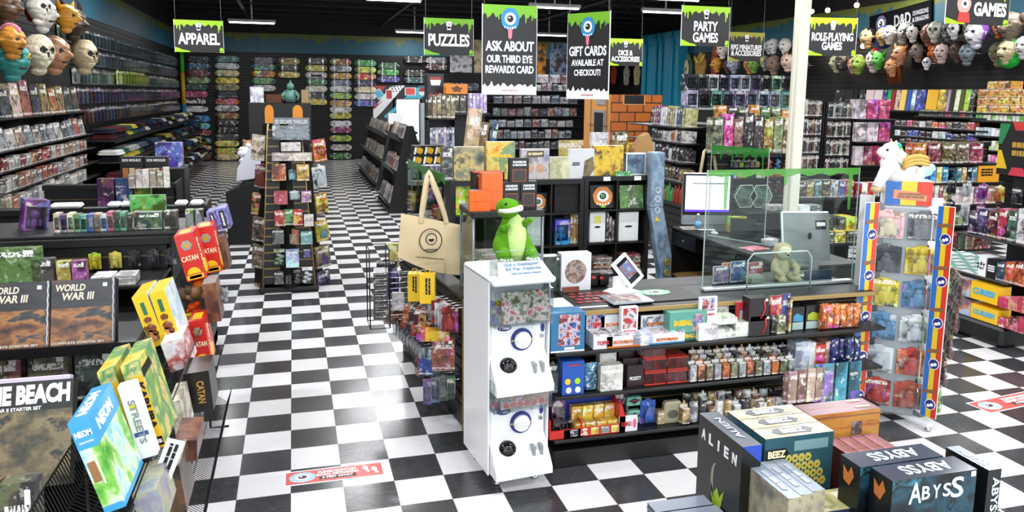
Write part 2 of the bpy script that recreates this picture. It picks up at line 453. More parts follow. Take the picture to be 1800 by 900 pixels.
hm=housing.mesh('housing',M('white_tube_housing','d9dcdf',.5));tm=MB().cyl((-.62,0,.012),(.62,0,.012),.019,n=8).mesh('tube',TUBEM)
spots=[(p,None)for p in TUBES]
for px,py,z in((692,2,4.45),(975,15,4.42),(1170,23,4.42),(965,63,4.36),(729,58,4.36),(443,41,4.30)):
 q=PZ(px,py,z)
 spots.append(((q.x,min(q.y,23.2),z),(px,py)))
vis={(692,2):'lit ceiling tube above and left of the puzzles sign',(975,15):'lit ceiling tube between the rewards banner and the gift card banner',(1170,23):'lit ceiling tube at the left of the party games sign',(965,63):'far lit ceiling tube seen right of the rewards banner',(729,58):'far lit ceiling tube peeking between puzzles sign and rewards banner',(443,41):'small far lit ceiling tube right of the apparel sign'}
for p,k in spots:
 lab=vis.get(k,'white fluorescent tube fixture hanging overhead out of view')
 t=thing('ceiling_light',lab,'ceiling light',None,p,group='fluorescent ceiling tubes')
 put('housing',hm,t);put('tube',tm,t)
 l=bpy.data.objects.new('lamp',lamp);COL.objects.link(l);l.parent=t;l.location=(0,0,-.012)
SB=M('sign_black','19191b',.5);SL=M('sign_slime','a3d80f',.45);SG=M('sign_slime_dark','6fae1e',.45);SW=M('sign_white','f2f2f4',.5)
EB,EW,EK,EP=M('emblem_blue','2f86b8',.5),SW,INK,M('emblem_pink','d9788c',.5)
def slime_poly(w,h,top,drops,seed):
 r=random.Random(seed);pts=[(-w/2,h/2),(-w/2,h/2-top)]
 n=34;dr={int(d*n):k for d,k in drops}
 for i in range(1,n):
  x=-w/2+w*i/n;wob=top*(.86+.18*math.sin(i*1.3+seed)+.1*r.random())
  if i in dr:
   e=w*.009
   pts+=[(x-e*1.6,h/2-wob),(x-e,h/2-top-dr[i]),(x,h/2-top-dr[i]-e),(x+e,h/2-top-dr[i]),(x+e*1.6,h/2-wob)]
  else:pts.append((x,h/2-wob))
 return pts+[(w/2,h/2-top),(w/2,h/2)]
def ngon(cx,cz,rx,rz,n=20,wob=0,k=5):return[(cx+rx*(1+wob*math.sin(k*2*PI*i/n))*math.cos(2*PI*i/n),cz+rz*(1+wob*math.sin(k*2*PI*i/n))*math.sin(2*PI*i/n))for i in range(n)]
def eye_emblem(parent,w,loc,rot=(0,0,0),body=EB,tongue=True,sq=1.15):
 mb=MB().prism(ngon(0,0,w*.5,w*.5*sq,24,.03,7),-.004,0,0)
 mb.prism(ngon(0,w*.02,w*.30,w*.28*sq),-.006,-.004,1).prism(ngon(0,w*.02,w*.17,w*.16*sq),-.007,-.006,2).prism(ngon(-w*.05,w*.07,w*.055,w*.05),-.008,-.007,1)
 for i in range(5):mb.prism(ngon((i-2)*w*.14,-w*.42*sq+abs(i-2)*w*.035,w*.045,w*.06,6),-.006,-.004,1)
 if tongue:mb.prism([(-w*.12,-w*.5),(w*.12,-w*.5),(w*.10,-w*.95),(0,-w*1.05),(-w*.10,-w*.95)],-.006,-.002,3)
 return part(parent,'emblem',mb,body,EW,EK,EP,loc=loc,rot=rot)
def sign(px0,py0,px1,py1,Y,label,rows,slime=SL,rz=0,big=False,wid=None,emblem=True):
 a,b=PY(px0,py1,Y),PY(px1,py0,Y);w,h=(wid or b.x-a.x),b.z-a.z
 c=(a+b)/2
 t=thing('hanging_sign',label,'sign',None,c,(0,0,rz))
 part(t,'board',MB().box(-w/2,0,-h/2,w/2,.012,h/2),SB)
 part(t,'board_edge',MB().box(-w/2-.006,.002,-h/2-.006,-w/2,.014,h/2+.006).box(w/2,.002,-h/2-.006,w/2+.006,.014,h/2+.006),SW)
 if big:
  part(t,'slime_print',MB().prism(slime_poly(w,h,h*.13,((.1,h*.02),(.3,h*.03),(.62,h*.04),(.8,h*.06),(.93,h*.03)),3),-.003,0),SG)
  base=[(-w/2,-h/2),(w/2,-h/2),(w/2,-h*.40)]
  for i in range(1,24):base.append((w/2-w*i/24,-h*(.395+.02*math.sin(i*2.1)+(-.03 if i in(7,15,20)else 0))))
  base.append((-w/2,-h*.40))
  part(t,'skyline_print',MB().prism(base,-.003,0),SW)
 else:
  mb=MB().prism(slime_poly(w,h,h*.17,((.06,h*.10),(.12,h*.14),(.22,h*.05),(.78,h*.05),(.93,h*.2),(.97,h*.1)),5),-.003,0)
  mb.prism([(-w/2,-h/2),(-w*.18,-h/2),(-w*.22,-h*.455),(-w*.33,-h*.43),(-w*.42,-h*.38),(-w/2,-h*.34)],-.003,0)
  mb.prism(ngon(w*.455,-h*.41,w*.04,h*.07,14),-.003,0).prism([(w*.4,-h/2),(w/2,-h/2),(w/2,-h*.42)],-.003,0)
  part(t,'slime_print',mb,slime)
  if emblem:
   mb=MB().prism(ngon(0,h*.33,w*.058,h*.10,16,.12,3),-.006,-.003).prism([(-w*.045,h*.28),(w*.045,h*.28),(w*.03,h*.17),(0,h*.2),(-w*.03,h*.17)],-.006,-.003)
   mb.prism(ngon(w*.01,h*.345,w*.02,h*.03,10),-.007,-.006,1)
   part(t,'emblem',mb,SW,GREY)
 for body,tw,th,tz in rows:letter(t,body,w*tw,h*th,(0,-.004,h*tz),bold=.032,spacing=.97,mat=SW)
 for s in(-1,1):part(t,'hanging_wire',MB().cyl((s*w*.47,.006,h/2),(s*w*.47,.006,ZC-c.z),.004,n=5),GREY)
 return t,w,h
sign(308,37,391,91,10.0,'black and lime slime sign reading APPAREL',[('APPAREL',.86,.36,-.08)])
sign(746,34,832,96,9.5,'black sign with dark green slime reading PUZZLES',[('PUZZLES',.84,.34,-.09)],slime=SG)
sign(1197,13,1284,80,7.0,'black and lime slime sign reading PARTY GAMES',[('PARTY',.50,.25,.0),('GAMES',.53,.25,-.28)])
sign(1069,69,1130,115,13.0,'small black and lime sign reading DICE & ACCESSORIES',[('DICE &',.42,.20,-.02),('ACCESSORIES',.84,.20,-.25)])
sign(1280,58,1344,107,11.0,'dim black and olive sign reading RPG MINIATURES & ACCESSORIES',[('RPG MINIATURES',.88,.19,-.02),('& ACCESSORIES',.86,.19,-.22)],slime=M('sign_slime_olive','9a9a22',.5))
sign(1423,33,1503,97,6.0,'tilted black and lime sign reading ROLE-PLAYING GAMES',[('ROLE-PLAYING',.86,.22,.0),('GAMES',.42,.22,-.24)],rz=-.18)
t,w,h=sign(1661,-22,1778,41,3.8,'black sign with lettering GAMES cut by the photo top edge',[],emblem=False)
letter(t,'GAMES',w*.52,h*.36,(w*.19,-.004,-h*.10),bold=.045,mat=SW)
part(t,'emblem',MB().prism(ngon(-w*.23,h*.0,w*.11,h*.22,18,.05,5),-.005,-.002,0).prism(ngon(-w*.22,h*.02,w*.06,h*.11),-.007,-.005,1).prism(ngon(-w*.22,h*.02,w*.025,h*.05),-.008,-.007,2).prism([(-w*.3,-h*.2),(-w*.14,-h*.2),(-w*.12,-h*.46),(-w*.32,-h*.46)],-.005,-.002,3),M('emblem_skin','c79a94',.5),SW,INK,M('emblem_red','c0392f',.5))
t,w,h=sign(848,11,944,166,3.4,'tall black banner with blue eye asking about a rewards card',[('ASK ABOUT',.90,.115,.045),('OUR THIRD EYE',.85,.088,-.098),('REWARDS CARD',.90,.088,-.215)],big=True)
eye_emblem(t,w*.34,(0,-.004,h*.345));letter(t,'THIRDEYECOMICS.COM',w*.3,h*.014,(0,-.004,-h*.452),mat=M('print_red','c4353f',.5))
t,w,h=sign(1009,23,1057,174,3.2,'narrow turned black banner reading GIFT CARDS AVAILABLE AT CHECKOUT!',[('GIFT CARDS',.90,.115,.06),('AVAILABLE AT',.78,.075,-.075),('CHECKOUT!',.64,.075,-.19)],big=True,rz=-.98,wid=.52)
eye_emblem(t,w*.34,(0,-.004,h*.335));letter(t,'THIRDEYECOMICS.COM',w*.3,h*.014,(0,-.004,-h*.452),mat=_M['print_red'])
def floor_sticker(c0,ax,w,d,label,flip=False):
 t=thing('floor_sticker',label,'floor sticker',None,c0,(0,0,ax))
 R=RX(-PI/2)
 part(t,'backing',MB().box(-w/2-.012,-d/2-.012,.0005,w/2+.012,d/2+.012,.0015),SW)
 part(t,'red_panel',MB().box(-w/2,-d/2,.0015,w/2,d/2,.002),M('sticker_red','d0574f',.35))
 eye_emblem(t,d*.80,(-w/2+d*.62,0,.002),(-PI/2,0,0),M('sticker_blue','a9c9e6',.35),False,1.0).scale=(1.25,.12,1)
 for body,lw,lh,ly in(('PLEASE MAINTAIN',.40,.19,.26),('SOCIAL DISTANCING',.44,.19,.03)):letter(t,body,w*lw,d*lh,(w*.03,d*ly,.0035),(-PI/2,0,0),depth=.001,bold=.05,mat=SW)
 part(t,'black_pill',MB().box(-w*.16,-d*.33,.002,w*.22,-d*.11,.0028),SB)
 letter(t,'6 FEET APART',w*.32,d*.15,(w*.03,-d*.22,.0045),(-PI/2,0,0),depth=.001,bold=.05,mat=SW)
 for q,dy in((.33,.12),(.42,-.06)):
  mb=MB().prism(ngon(0,d*.08,w*.030,d*.19,14),-.001,0).prism(ngon(w*.004,-d*.22,w*.02,d*.09,12),-.001,0)
  part(t,'footprint',mb,SW,loc=(w*q,d*dy,.003),rot=(-PI/2,0,.2))
a,b,c2,d2=PZ(498.7,832,0),PZ(672,812,0),PZ(676.7,834,0),PZ(500,856,0)
floor_sticker((a+b+c2+d2)/4,math.atan2((b-a).y,(b-a).x),(b-a).length-.024,(d2-a).length-.02,'red social distancing floor sticker in the left aisle')
a=PZ(1703,711,0);e=PZ(1740,730,0)
b=a+Vector((.98,.12,0));dirx=(b-a).normalized();dy=.2
floor_sticker(a+dirx*.49+Vector((dirx.y,-dirx.x,0))*.08,math.atan2(dirx.y,dirx.x),.96,.19,'red social distancing floor sticker at right photo edge')
# == goods: unit meshes (width x -.5..5, depth y 0..1 away from the front, height z 0..1)
G={}
def good(name,mb,*mats):G[name]=mb.mesh(name,*mats)
for nm,am in(('box',ART),('darkbox',ARTD),('palebox',ARTP),('graphicbox',ARTG),('foilbox',ARTS)):
 good(nm,MB().box(-.5,0,0,.5,.74,1).box(-.485,.74,.012,.485,1,.988),am)
good('plainbox',MB().box(-.5,0,0,.5,.74,1).box(-.485,.74,.012,.485,1,.988),MATT)
def shut(m0,m1):
 mb=MB().box(-.5,.0,0,-.47,1,1).box(.47,.0,0,.5,1,1).box(-.47,.12,.02,.47,.97,.97,1)
 mb.box(-.5,-.0,0,.5,.04,1);return mb
good('book',shut(0,1),ARTD,PAPER)
good('palebook',shut(0,1),ARTP,PAPER)
good('comic',MB().box(-.5,0,0,.5,.15,1).box(-.49,.15,.01,.485,.85,.99,1).box(-.5,.85,0,.5,1,1),ART,PAPER)
mb=MB().prism([(-.5,0),(.5,0),(.5,.9),(.2,.93),(.12,1),(-.12,1),(-.2,.93),(-.5,.9)],.9,1,0)
mb.ball((0,.55,.36),(.2,.25,.27),2,8,6).ball((.0,.5,.62),(.12,.2,.1),2,8,5).box(-.26,.4,.1,-.12,.7,.4,2).box(.12,.4,.14,.26,.7,.46,2)
b=len(mb.v)
mb.v+=[(-.4,.9,.06),(.4,.9,.06),(.4,.9,.74),(-.4,.9,.74),(-.33,.1,.1),(.33,.1,.1),(.33,.1,.7),(-.33,.1,.7)]
for q in((4,5,6,7),(0,1,5,4),(1,2,6,5),(2,3,7,6),(3,0,4,7)):mb.face([b+i for i in q],1)
good('blister',mb,ARTG,CLEAR,PLAIN)
good('darkblister',mb,ARTD,CLEAR,PLAIN)
mb=MB().box(-.46,.35,.80,.46,.65,1,0)
mb.ball((0,.5,.40),(.47,.5,.44),1,12,8,fn=lambda d,p:Vector((max(-.47,min(.47,p.x*1.35)),p.y,max(-.40,min(.44,p.z*1.2)))))
for k in range(5):mb.ball(((k%2-.5)*.34+.05*(k-2),.5,.16+.12*k),(.22,.3,.1),2,7,5)
good('bag',mb,ARTG,CLEAR,PLAIN)
mb=MB().box(-.5,.9,0,.5,1,1).box(-.5,0,0,-.42,.9,1).box(.42,0,0,.5,.9,1).box(-.42,0,0,.42,.9,.14).box(-.42,0,.80,.42,.9,1)
mb.box(-.42,.04,.14,.42,.06,.80,1).ball((0,.45,.58),(.24,.28,.16),2,9,6).ball((0,.45,.30),(.17,.2,.17),2,9,6).box(-.3,.35,.22,-.18,.55,.42,2).box(.18,.35,.22,.3,.55,.42,2)
good('windowbox',mb,ARTG,CLEAR,PLAIN)
mb=MB().prism([(-.5,0),(.5,0),(.5,.93),(.15,.94),(.1,1),(-.1,1),(-.15,.94),(-.5,.93)],.85,1,0)
mb.box(-.13,.35,.06,.13,.7,.42,2).box(-.22,.3,.40,.22,.75,.60,2).ball((0,.5,.68),(.11,.25,.075),2,8,6).box(-.32,.4,.3,-.22,.65,.58,2).box(.22,.4,.3,.32,.65,.58,2)
mb.box(-.42,.15,.03,.42,.19,.78,1).box(-.42,.19,.75,.42,.85,.78,1).box(-.42,.19,.03,-.40,.85,.75,1).box(.40,.19,.03,.42,.85,.75,1)
good('figurepack',mb,ARTD,CLEAR,PLAIN)
good('pack',MB().prism([(-.5,0),(.5,0),(.5,.86),(.14,.88),(.1,1),(-.1,1),(-.14,.88),(-.5,.86)],.75,1,0).box(-.42,0,.05,.42,.75,.72,0),ART)
good('foilpack',MB().prism([(-.5,0),(-.46,.03),(.46,.03),(.5,0),(.5,1),(.46,.97),(-.46,.97),(-.5,1)],.42,.58,0).ball((0,.5,.5),(.46,.5,.46),0,10,8,fn=lambda d,p:Vector((max(-.46,min(.46,p.x*1.4)),p.y,max(-.45,min(.45,p.z*1.4))))),ARTS)
mb=MB().box(-.5,0,0,.5,.04,.36).box(-.5,.96,0,.5,1,1).box(-.5,.04,0,-.47,.96,.4).box(.47,.04,0,.5,.96,.4).box(-.47,.04,0,.47,.96,.03)
for k in range(6):mb.box(-.42,.12+k*.13,.03,.42,.2+k*.13,.5+.02*(k%2),1)
good('displaybox',mb,ARTP,ARTS)
mb=MB().rbox(-.5,0,0,.5,1,.55,.12).rbox(-.46,.06,.45,.46,.94,1,.12)
mb.tube([(-.2,.8,1.0),(-.1,.6,1.02),(.1,.6,1.02),(.2,.8,1.0)],.06,6)
good('folded_shirt',mb,CLOTH)
mb=MB().lathe((0,.5,0),[(0,0),(.45,0),(.5,.04),(.5,.6),(.36,.74),(.2,.8),(.2,.98),(0,1)],12)
good('paint_bottle',mb,PLAIN)
good('tube_jar',MB().lathe((0,.5,0),[(0,0),(.5,0),(.5,.78),(.46,.82),(.46,.98),(0,1)],14),PLAIN)
def deck_mesh():
 mb=MB();n=12;pts=[]
 xs=[-.3-.2*math.cos(PI/2*i/n)for i in range(n)]+[-.3,-.1,.1]+[.3+.2*math.sin(PI/2*i/n)for i in range(n+1)]
 hz=lambda x:.5*math.sqrt(max(.0004,1-(max(0,abs(x)-.3)/.2)**2))
 pts=[(x,.5-hz(x))for x in xs]+[(x,.5+hz(x))for x in xs[::-1]]
 def up(x):return max(0,abs(x)-.36)/.14
 b=len(mb.v)
 for y in(0,1):
  for x,z in pts:mb.v.append((x,y*.5+up(x)**1.5*2.2,z))
 N=len(pts)
 for o,m in((0,0),(N,1)):
  for i in range(N//2-1):q=[b+o+i,b+o+i+1,b+o+N-2-i,b+o+N-1-i];mb.face(q if o==0 else q[::-1],m)
 for i in range(N):j=(i+1)%N;mb.face([b+i,b+N+i,b+N+j,b+j],1)
 return mb
G['deck']=deck_mesh().mesh('deck',ARTG,M('maple_edge','9c7a4c',.5))
mb=MB().box(-.02,-.035,-.045,.02,0,.045).cyl((0,-.05,-.09),(0,-.05,.09),.010,n=8)
G['truck']=mb.mesh('truck',CHROME)
G['wheel']=MB().cyl((0,-.05,-.018),(0,-.05,.018),.027,n=12).mesh('wheel',M('wheel_urethane','e8e4da',.5))
DEFC=['6a2a22','2a3f6e','3b5a3a','8a6a3a','4a3a5e','7a7a80','a04a2a','2f6a72','b09050','5a1f2a','c8c0b0','33363c']
def pick(pal):return pal[RND.randrange(len(pal))]
def row(kind,name,cat,where,p0,p1,n,h,d,ang=0,pal=DEFC,fill=.9,tilt=0,jit=.0,group=None,noun=None,w=None,hv=.0,skip=(),lean=0,seq=False,fmt='{c} {noun}, {o} from the {end} {where}',end='left',cyc=None):
 """n goods standing in a line from p0 to p1 (base points, as the viewer sees them left to right); the front looks along ang (0 = -y)."""
 p0,p1=Vector(p0),Vector(p1);out=[];L=(p1-p0).length/n;k=0
 for i in range(n):
  if i in skip:continue
  c=pal[i%len(pal)]if seq else pick(pal)
  p=p0+(p1-p0)*((i+.5)/n)+Vector((0,0,.002))
  hh=h*(1-hv*RND.random());ww=w or L*fill
  lab=fmt.format(c=cname(c),noun=noun or name.replace('_',' '),o=ordw(k),end=end,where=where);k+=1
  me=G[cyc[i%len(cyc)]]if cyc else G[kind]
  o=thing(name,lab,cat,me,p,(-tilt,lean,ang+(RND.random()-.5)*jit),(ww,d,hh),c,group or(noun or name.replace('_',' '))+' '+where)
  out.append(o)
 return out
def yrow(kind,name,cat,where,Y,z,x0,x1,n,top,d,**kw):
 """A row on the plane y = Y, standing at height z between pixel columns x0 and x1, its top at pixel row `top`."""
 a,b=sx(x0,Y,z),sx(x1,Y,z);h=sz(top,(a+b)/2,Y)-z
 return row(kind,name,cat,where,(a,Y,z),(b,Y,z),n,h,d,**kw)
def box_root(name,label,cat,loc,rot=(0,0,0),group=None):return thing(name,label,cat,None,loc,rot,group=group)
# == game boxes with their own print
def shade(name,h,rough=.3):return M('print_'+name,h,rough)
def picmat(name,cols,scale=3.0,stretch=(1,1,1),rough=.28,detail=4,gloss=.5):
 """Painted cover picture: the given tones mixed by noise over the object's own coordinates."""
 if name in _M:return _M[name]
 k=NT(name);tc=k.n('ShaderNodeTexCoord');mp=k.n('ShaderNodeMapping');mp.inputs['Scale'].default_value=stretch
 k.l(tc.outputs['Object'],mp.inputs[0]);mp.inputs['Location'].default_value=(len(name)*1.7,len(name)*.9,len(name)*.4)
 f=k.noise(mp.outputs[0],scale,detail,.6);r=k.n('ShaderNodeValToRGB');e=r.color_ramp.elements
 n=len(cols);lo,hi=.30,.70
 e[0].position=lo;e[0].color=H(cols[0]);e[1].position=hi;e[1].color=H(cols[-1])
 for i in range(1,n-1):q=e.new(lo+(hi-lo)*i/(n-1));q.color=H(cols[i])
 k.l(f,r.inputs[0]);k.base(r.outputs[0]);k.rough(rough);k.b.inputs['Specular IOR Level'].default_value=gloss
 return k.m
def gamebox(label,w,L,h,loc,rot=(0,0,0),front=None,top=None,right=None,left=None,name='board_game_box',cat='board game',lid=.0,group=None,body=None):
 """A box w (x) by L (y) by h (z), its origin at the lower front edge; lid and base are separate shells; one material per face."""
 mats=[front,top or front,right or front,left or right or front,body or top or front]
 mb=MB();b=0
 x,y,z=w/2,L,h;e=.0035
 mb.v+=[(-x,0,0),(x,0,0),(x,y,0),(-x,y,0),(-x,0,z),(x,0,z),(x,y,z),(-x,y,z)]
 for q,m in(((0,1,5,4),0),((4,5,6,7),1),((1,2,6,5),2),((3,0,4,7),3),((2,3,7,6),4),((3,2,1,0),4)):mb.face(list(q),m)
 if lid:mb.box(-x-e,-e,z*(1-lid),x+e,y+e,z*(1-lid)+.002,4)
 return thing(name,label,cat,mb.mesh('box',*mats),loc,rot,group=group)
def faceprint(o,name,face,w,h,L,a0,b0,a1,b1,mat,t=.0012):
 """A rectangle printed on a face of a gamebox, in that face's own 0..1 coordinates."""
 if face=='front':part(o,name,MB().box(-w/2+a0*w,-t,b0*h,-w/2+a1*w,0,b1*h),mat)
 elif face=='right':part(o,name,MB().box(w/2,a0*L,b0*h,w/2+t,a1*L,b1*h),mat)
 elif face=='top':part(o,name,MB().box(-w/2+a0*w,b0*L,h,-w/2+a1*w,b1*L,h+t),mat)
def facetext(o,text,face,w,h,L,a,b,tw,th,mat,turn=0,**kw):
 """Lettering centred at (a, b) of a face; turn rotates it in the face's plane."""
 d=.002
 if face=='front':loc,R=(-w/2+a*w,-d,b*h),RY(turn)
 elif face=='right':loc,R=(w/2+d,a*L,b*h),RZ(PI/2)@RY(turn)
 elif face=='left':loc,R=(-w/2-d,a*L,b*h),RZ(-PI/2)@RY(turn)
 elif face=='top':loc,R=(-w/2+a*w,b*L,h+d),RX(-PI/2)@RY(turn)
 return letter(o,text,tw,th,loc,R.to_euler(),mat,**kw)
# == fixtures
def gondola(name,label,x0,x1,Y,ztop,shelves,base=True,back=.5,zlow=.12,cat='shelving unit',end=None):
 """Slat panel standing on y = Y (it looks towards -y), with shelf boards (z, depth, lip) in front of it."""
 t=thing(name,label,cat,None,((x0+x1)/2,Y,0));c=(x0+x1)/2;a,b=x0-c,x1-c
 mb=MB();slats(mb,a,b,zlow,ztop-.06,'x',0,-1);mb.box(a,.018,zlow,b,.05,ztop)
 part(t,'slat_panel',mb,BLACK,GOLD)
 part(t,'top_rail',MB().rbox(a-.01,-.03,ztop-.06,b+.01,.06,ztop,.006),BLACK)
 if base:part(t,'base',MB().rbox(a,-.35,0,b,back,zlow,.006),BLACK)
 part(t,'end_panel',MB().rbox(b-.025,0,0,b,back,ztop,.005),BLACK)
 for z,d,lip in shelves:
  s=part(t,'shelf',MB().rbox(a,-d,z-.022,b,0,z,.004),BLACK)
  if lip:part(s,'price_rail',MB().box(a,-d-.012,z-.035,b,-d,z+lip),BLACKM)
 return t
LW=XL+.02
for i,(z,d)in enumerate(((2.0,.30),(1.63,.34),(1.40,.36),(1.17,.4),(.95,.42),(.70,.45))):
 t=thing('slat_shelf','long black slatwall shelf near the left photo edge, %s from the top'%ordw(i),'shelf',MB().rbox(0,5.3,-.02,d,10.2,0,.004).mesh('shelf',BLACK),(XL,0,z))
 for y in(5.6,6.8,8.0,9.2,10.0):part(t,'bracket',MB().prism([(0,-.02),(d*.9,-.02),(d*.9,-.05),(.02,-.16),(0,-.16)],y,y+.012),BLACKM)
def lrow(kind,name,cat,where,z,X,y0,y1,n,h,d,**kw):
 return row(kind,name,cat,where,(X,y0,z),(X,y1,z),n,h,d,ang=PI/2,**kw)
P_OLD=['8a6a48','4a3a36','6d7478','35424a','9a5a34','545a50','b3a58a']
P_PALE=['8f8a82','84868a','7a6c58','a8a59f','66727a','8a7462']
P_RED=['6e2e22','8a4630','56221f','8f6b52','7a3a2a','963a2e']
lrow('book','boxed_set','boxed game','on top shelf by the masks',2.0,XL+.30,6.0,9.6,9,.50,.10,pal=P_OLD,tilt=.1,hv=.35,noun='boxed set')
lrow('comic','graphic_novel','book','on second left wall shelf',1.63,XL+.34,5.7,9.7,12,.28,.05,pal=P_PALE+P_OLD,tilt=.18,hv=.2,noun='graphic novel')
lrow('palebox','small_game','boxed game','on third left wall shelf',1.40,XL+.36,5.7,9.6,18,.17,.10,pal=P_PALE+P_RED,hv=.25,noun='small boxed game')
lrow('box','boxed_game','boxed game','on fourth left wall shelf',1.17,XL+.40,5.6,9.4,16,.18,.10,pal=P_RED+P_PALE,hv=.3,noun='boxed game')
lrow('palebox','card_game','boxed game','on fifth left wall shelf',.95,XL+.42,5.5,9.2,15,.20,.10,pal=['a8a5a0','8f8274','6a7378','8f4a3c','9a948c'],hv=.3,noun='card game')
lrow('comic','magazine','magazine','on lowest left wall shelf',.70,XL+.45,5.4,9.0,12,.27,.06,pal=P_RED+['5a6a8a','c9c0b0','7a5a4a'],tilt=.2,hv=.2,noun='magazine')
for i,z in enumerate((3.12,2.78,2.44,2.10,1.75)):
 pal=[['3a4a5e','4e5a4a','6b5a4a','2f3640','5a6670'],['555a62','3a4450','6a4a3a','707a80'],['7a8a90','8e9a7a','5a5e60','a8a898'],['7a3a4a','8a8a9a','4a4a5a','a03a34','3f5fa8','9a6a7a'],['5a3f7a','7a6a5a','a8894a','6a7a8a','8a4a3a']][i]
 w='%s row of the left wall'%ordw(i)
 lrow('figurepack','action_figure_pack','toy figure',w,z,LW+.13,9.7 if i!=2 else 10.4,22.8,44,.30,.13,pal=pal,fill=.86,hv=.12,noun='carded figure',fmt='{c} {noun}, {o} from the near end of {where}')
 if i==2:
  pass
lrow('figurepack','action_figure_pack','toy figure','lime packs in the third row, left wall',2.46,LW+.27,13.2,16.4,10,.29,.13,pal=['b8c81e','c2cc3a'],fill=.86,noun='lime carded figure',fmt='{noun}, {o} from near end of {where}')
P_CL=['15161a','1d1f26','2a3a5e','20242c','8a8a8a','4a1f24','c9c9c4','2d4a3a','111114','a89a3a','394654']
for i,(z,X,y0,y1)in enumerate(((1.50,-2.9,10.4,22.8),(1.14,-2.76,10.2,22.6),(.78,-2.62,10.0,22.4),(.42,-2.5,9.8,22.2))):
 sh=thing('slat_shelf','long stepped black clothes shelf on the left wall, %s from the top'%ordw(i),'shelf',MB().rbox(XL,y0-.1,z-.03,X+.03,y1+.1,z,.005).mesh('shelf',BLACK))
 part(sh,'front_lip',MB().box(X+.03,y0-.1,z-.06,X+.04,y1+.1,z+.015),BLACKM)
 n=26
 for k in range(2):
  lrow('folded_shirt','folded_shirt','shirt','%s clothes shelf, %s layer'%(ordw(i),('bottom','top')[k]),z+.098*k,X-.01,y0,y1,n,.085,.38,pal=P_CL,fill=.92,jit=.03,noun='folded shirt',fmt='{c} {noun}, {o} from the near end, {where}')
def head_mesh(kind='man',skin=None,eye=INK,mouth=None,extra=None,seed=1):
 r=random.Random(seed);jaw={'skull':.62,'man':.78,'beast':.9,'fish':.95,'long':.7}[kind]
 eyr={'skull':.34,'man':.11,'beast':.13,'fish':.25,'long':.14}[kind]
 def fn(d,p):
  x,y,z=p;f=max(0,-d.y)
  low=max(0,-d.z)
  x*=1-(1-jaw)*low**.8;y*=1-.18*low
  for s in(-1,1):
   q=(d.x-s*.36)**2+(d.z-.12)**2
   if d.y<0:y+=.16*math.exp(-q/(eyr*.28))*f
   b=(d.x-s*.3)**2*2+(d.z-.34)**2*6
   if d.y<0:y-=.10*math.exp(-b*4)*f
   e=(d.z+.02)**2+d.y**2
   if s*d.x>0 and kind!='skull':x+=s*.14*math.exp(-e/.03)
   c=(d.x-s*.42)**2*2+(d.z+.25)**2*3
   if d.y<0:y-=.06*math.exp(-c*6)*f
  nose={'man':.36,'beast':.40,'long':.48,'skull':-.10,'fish':.1}[kind]
  if d.y<0:y-=nose*math.exp(-(d.x/.15)**2-((d.z+.12)/.2)**2)*f
  m=math.exp(-(d.x/.38)**2-((d.z+.50)/.12)**2)*f
  if d.y<0:y+=.08*m
  if kind in('beast','long')and d.y<0:y-=.18*math.exp(-(d.x/.4)**2-((d.z+.45)/.3)**2)
  w=1+.03*math.sin(9*d.x+seed)*math.sin(12*d.z+seed*2)+.015*math.sin(23*d.z+5*d.x)
  return Vector((x*w,y*w,z*w))
 def mf(d):
  if d.y<-.2:
   for s in(-1,1):
    if(d.x-s*.36)**2+(d.z-.12)**2*1.5<eyr*.16:return 1
   if abs(d.x)<(.36 if kind!='skull' else .42)and abs(d.z+.50)<.06:return 2
   if kind=='skull' and abs(d.x)<.10 and abs(d.z+.14)<.11:return 1
  return 0
 mb=MB().ball((0,0,0),(.76,.9,1),0,64,48,fn=fn,mfn=mf)
 mb.ball((0,.1,-.95),(.42,.42,.3),0,14,6)
 return mb.mesh('face',skin or RUBBER,eye,mouth or M('mask_lips','34100e',.4))
HEAD={k:head_mesh(k,seed=i+2,mouth=(M('mask_teeth','e2dcc4',.4)if k=='skull' else None))for i,k in enumerate(('man','skull','beast','fish','long'))}
def hair_mesh(style,seed=3):
 mb=MB();r=random.Random(seed)
 def cap(d,p):
  w=1+.05*math.sin(11*d.x+5*d.y)+.04*math.sin(17*d.z)
  return p*w
 if style in('cap','long','bun'):
  b=len(mb.v);mb.ball((0,.12,.16),(.84,.92,.92),0,20,14,fn=lambda d,p:cap(d,p)if not(d.y<-.35 and d.z<.55)else p*.78)
 if style=='long':
  for i in range(26):
   a=PI*(i/25.);x,y=.82*math.cos(a),.15+.8*math.sin(a)
   L=1.5+.7*r.random()
   mb.tube([(x*.8,y*.8,.6),(x,y,0),(x*1.1+.1*r.random(),y,-L*.5),(x*(1+.3*r.random()),y,-L)],[.12,.15,.13,.03],6)
 if style=='mohawk':
  for i in range(9):t=-.9+i*.24;mb.ball((0,t*.8+.1,math.sqrt(max(.05,1-t*t*.6))*.95),(.16,.2,.26),0,8,6)
 if style=='tufts':
  for s in(-1,1):
   for i in range(10):mb.ball((s*(.75+.25*r.random()),.15+.4*r.random(),-.2+.9*r.random()),.24+.1*r.random(),0,8,6)
 if style=='horns':
  for s in(-1,1):mb.tube([(s*.45,0,.7),(s*.7,-.05,1.0),(s*.8,.1,1.35),(s*.7,.2,1.6)],[.18,.15,.1,.02],8)
 if style=='hood':
  mb.ball((0,.2,.1),(.95,.95,1.12),0,20,14,fn=lambda d,p:p if not(d.y<-.45)else p*.7)
  mb.ball((0,.35,-.8),(.9,.6,.7),0,14,8)
 if style=='ears':
  for s in(-1,1):mb.tube([(s*.6,.1,.55),(s*.85,.05,.9),(s*1.0,.0,1.35)],[.22,.18,.02],8)
 return mb.mesh('hair',CLOTH)
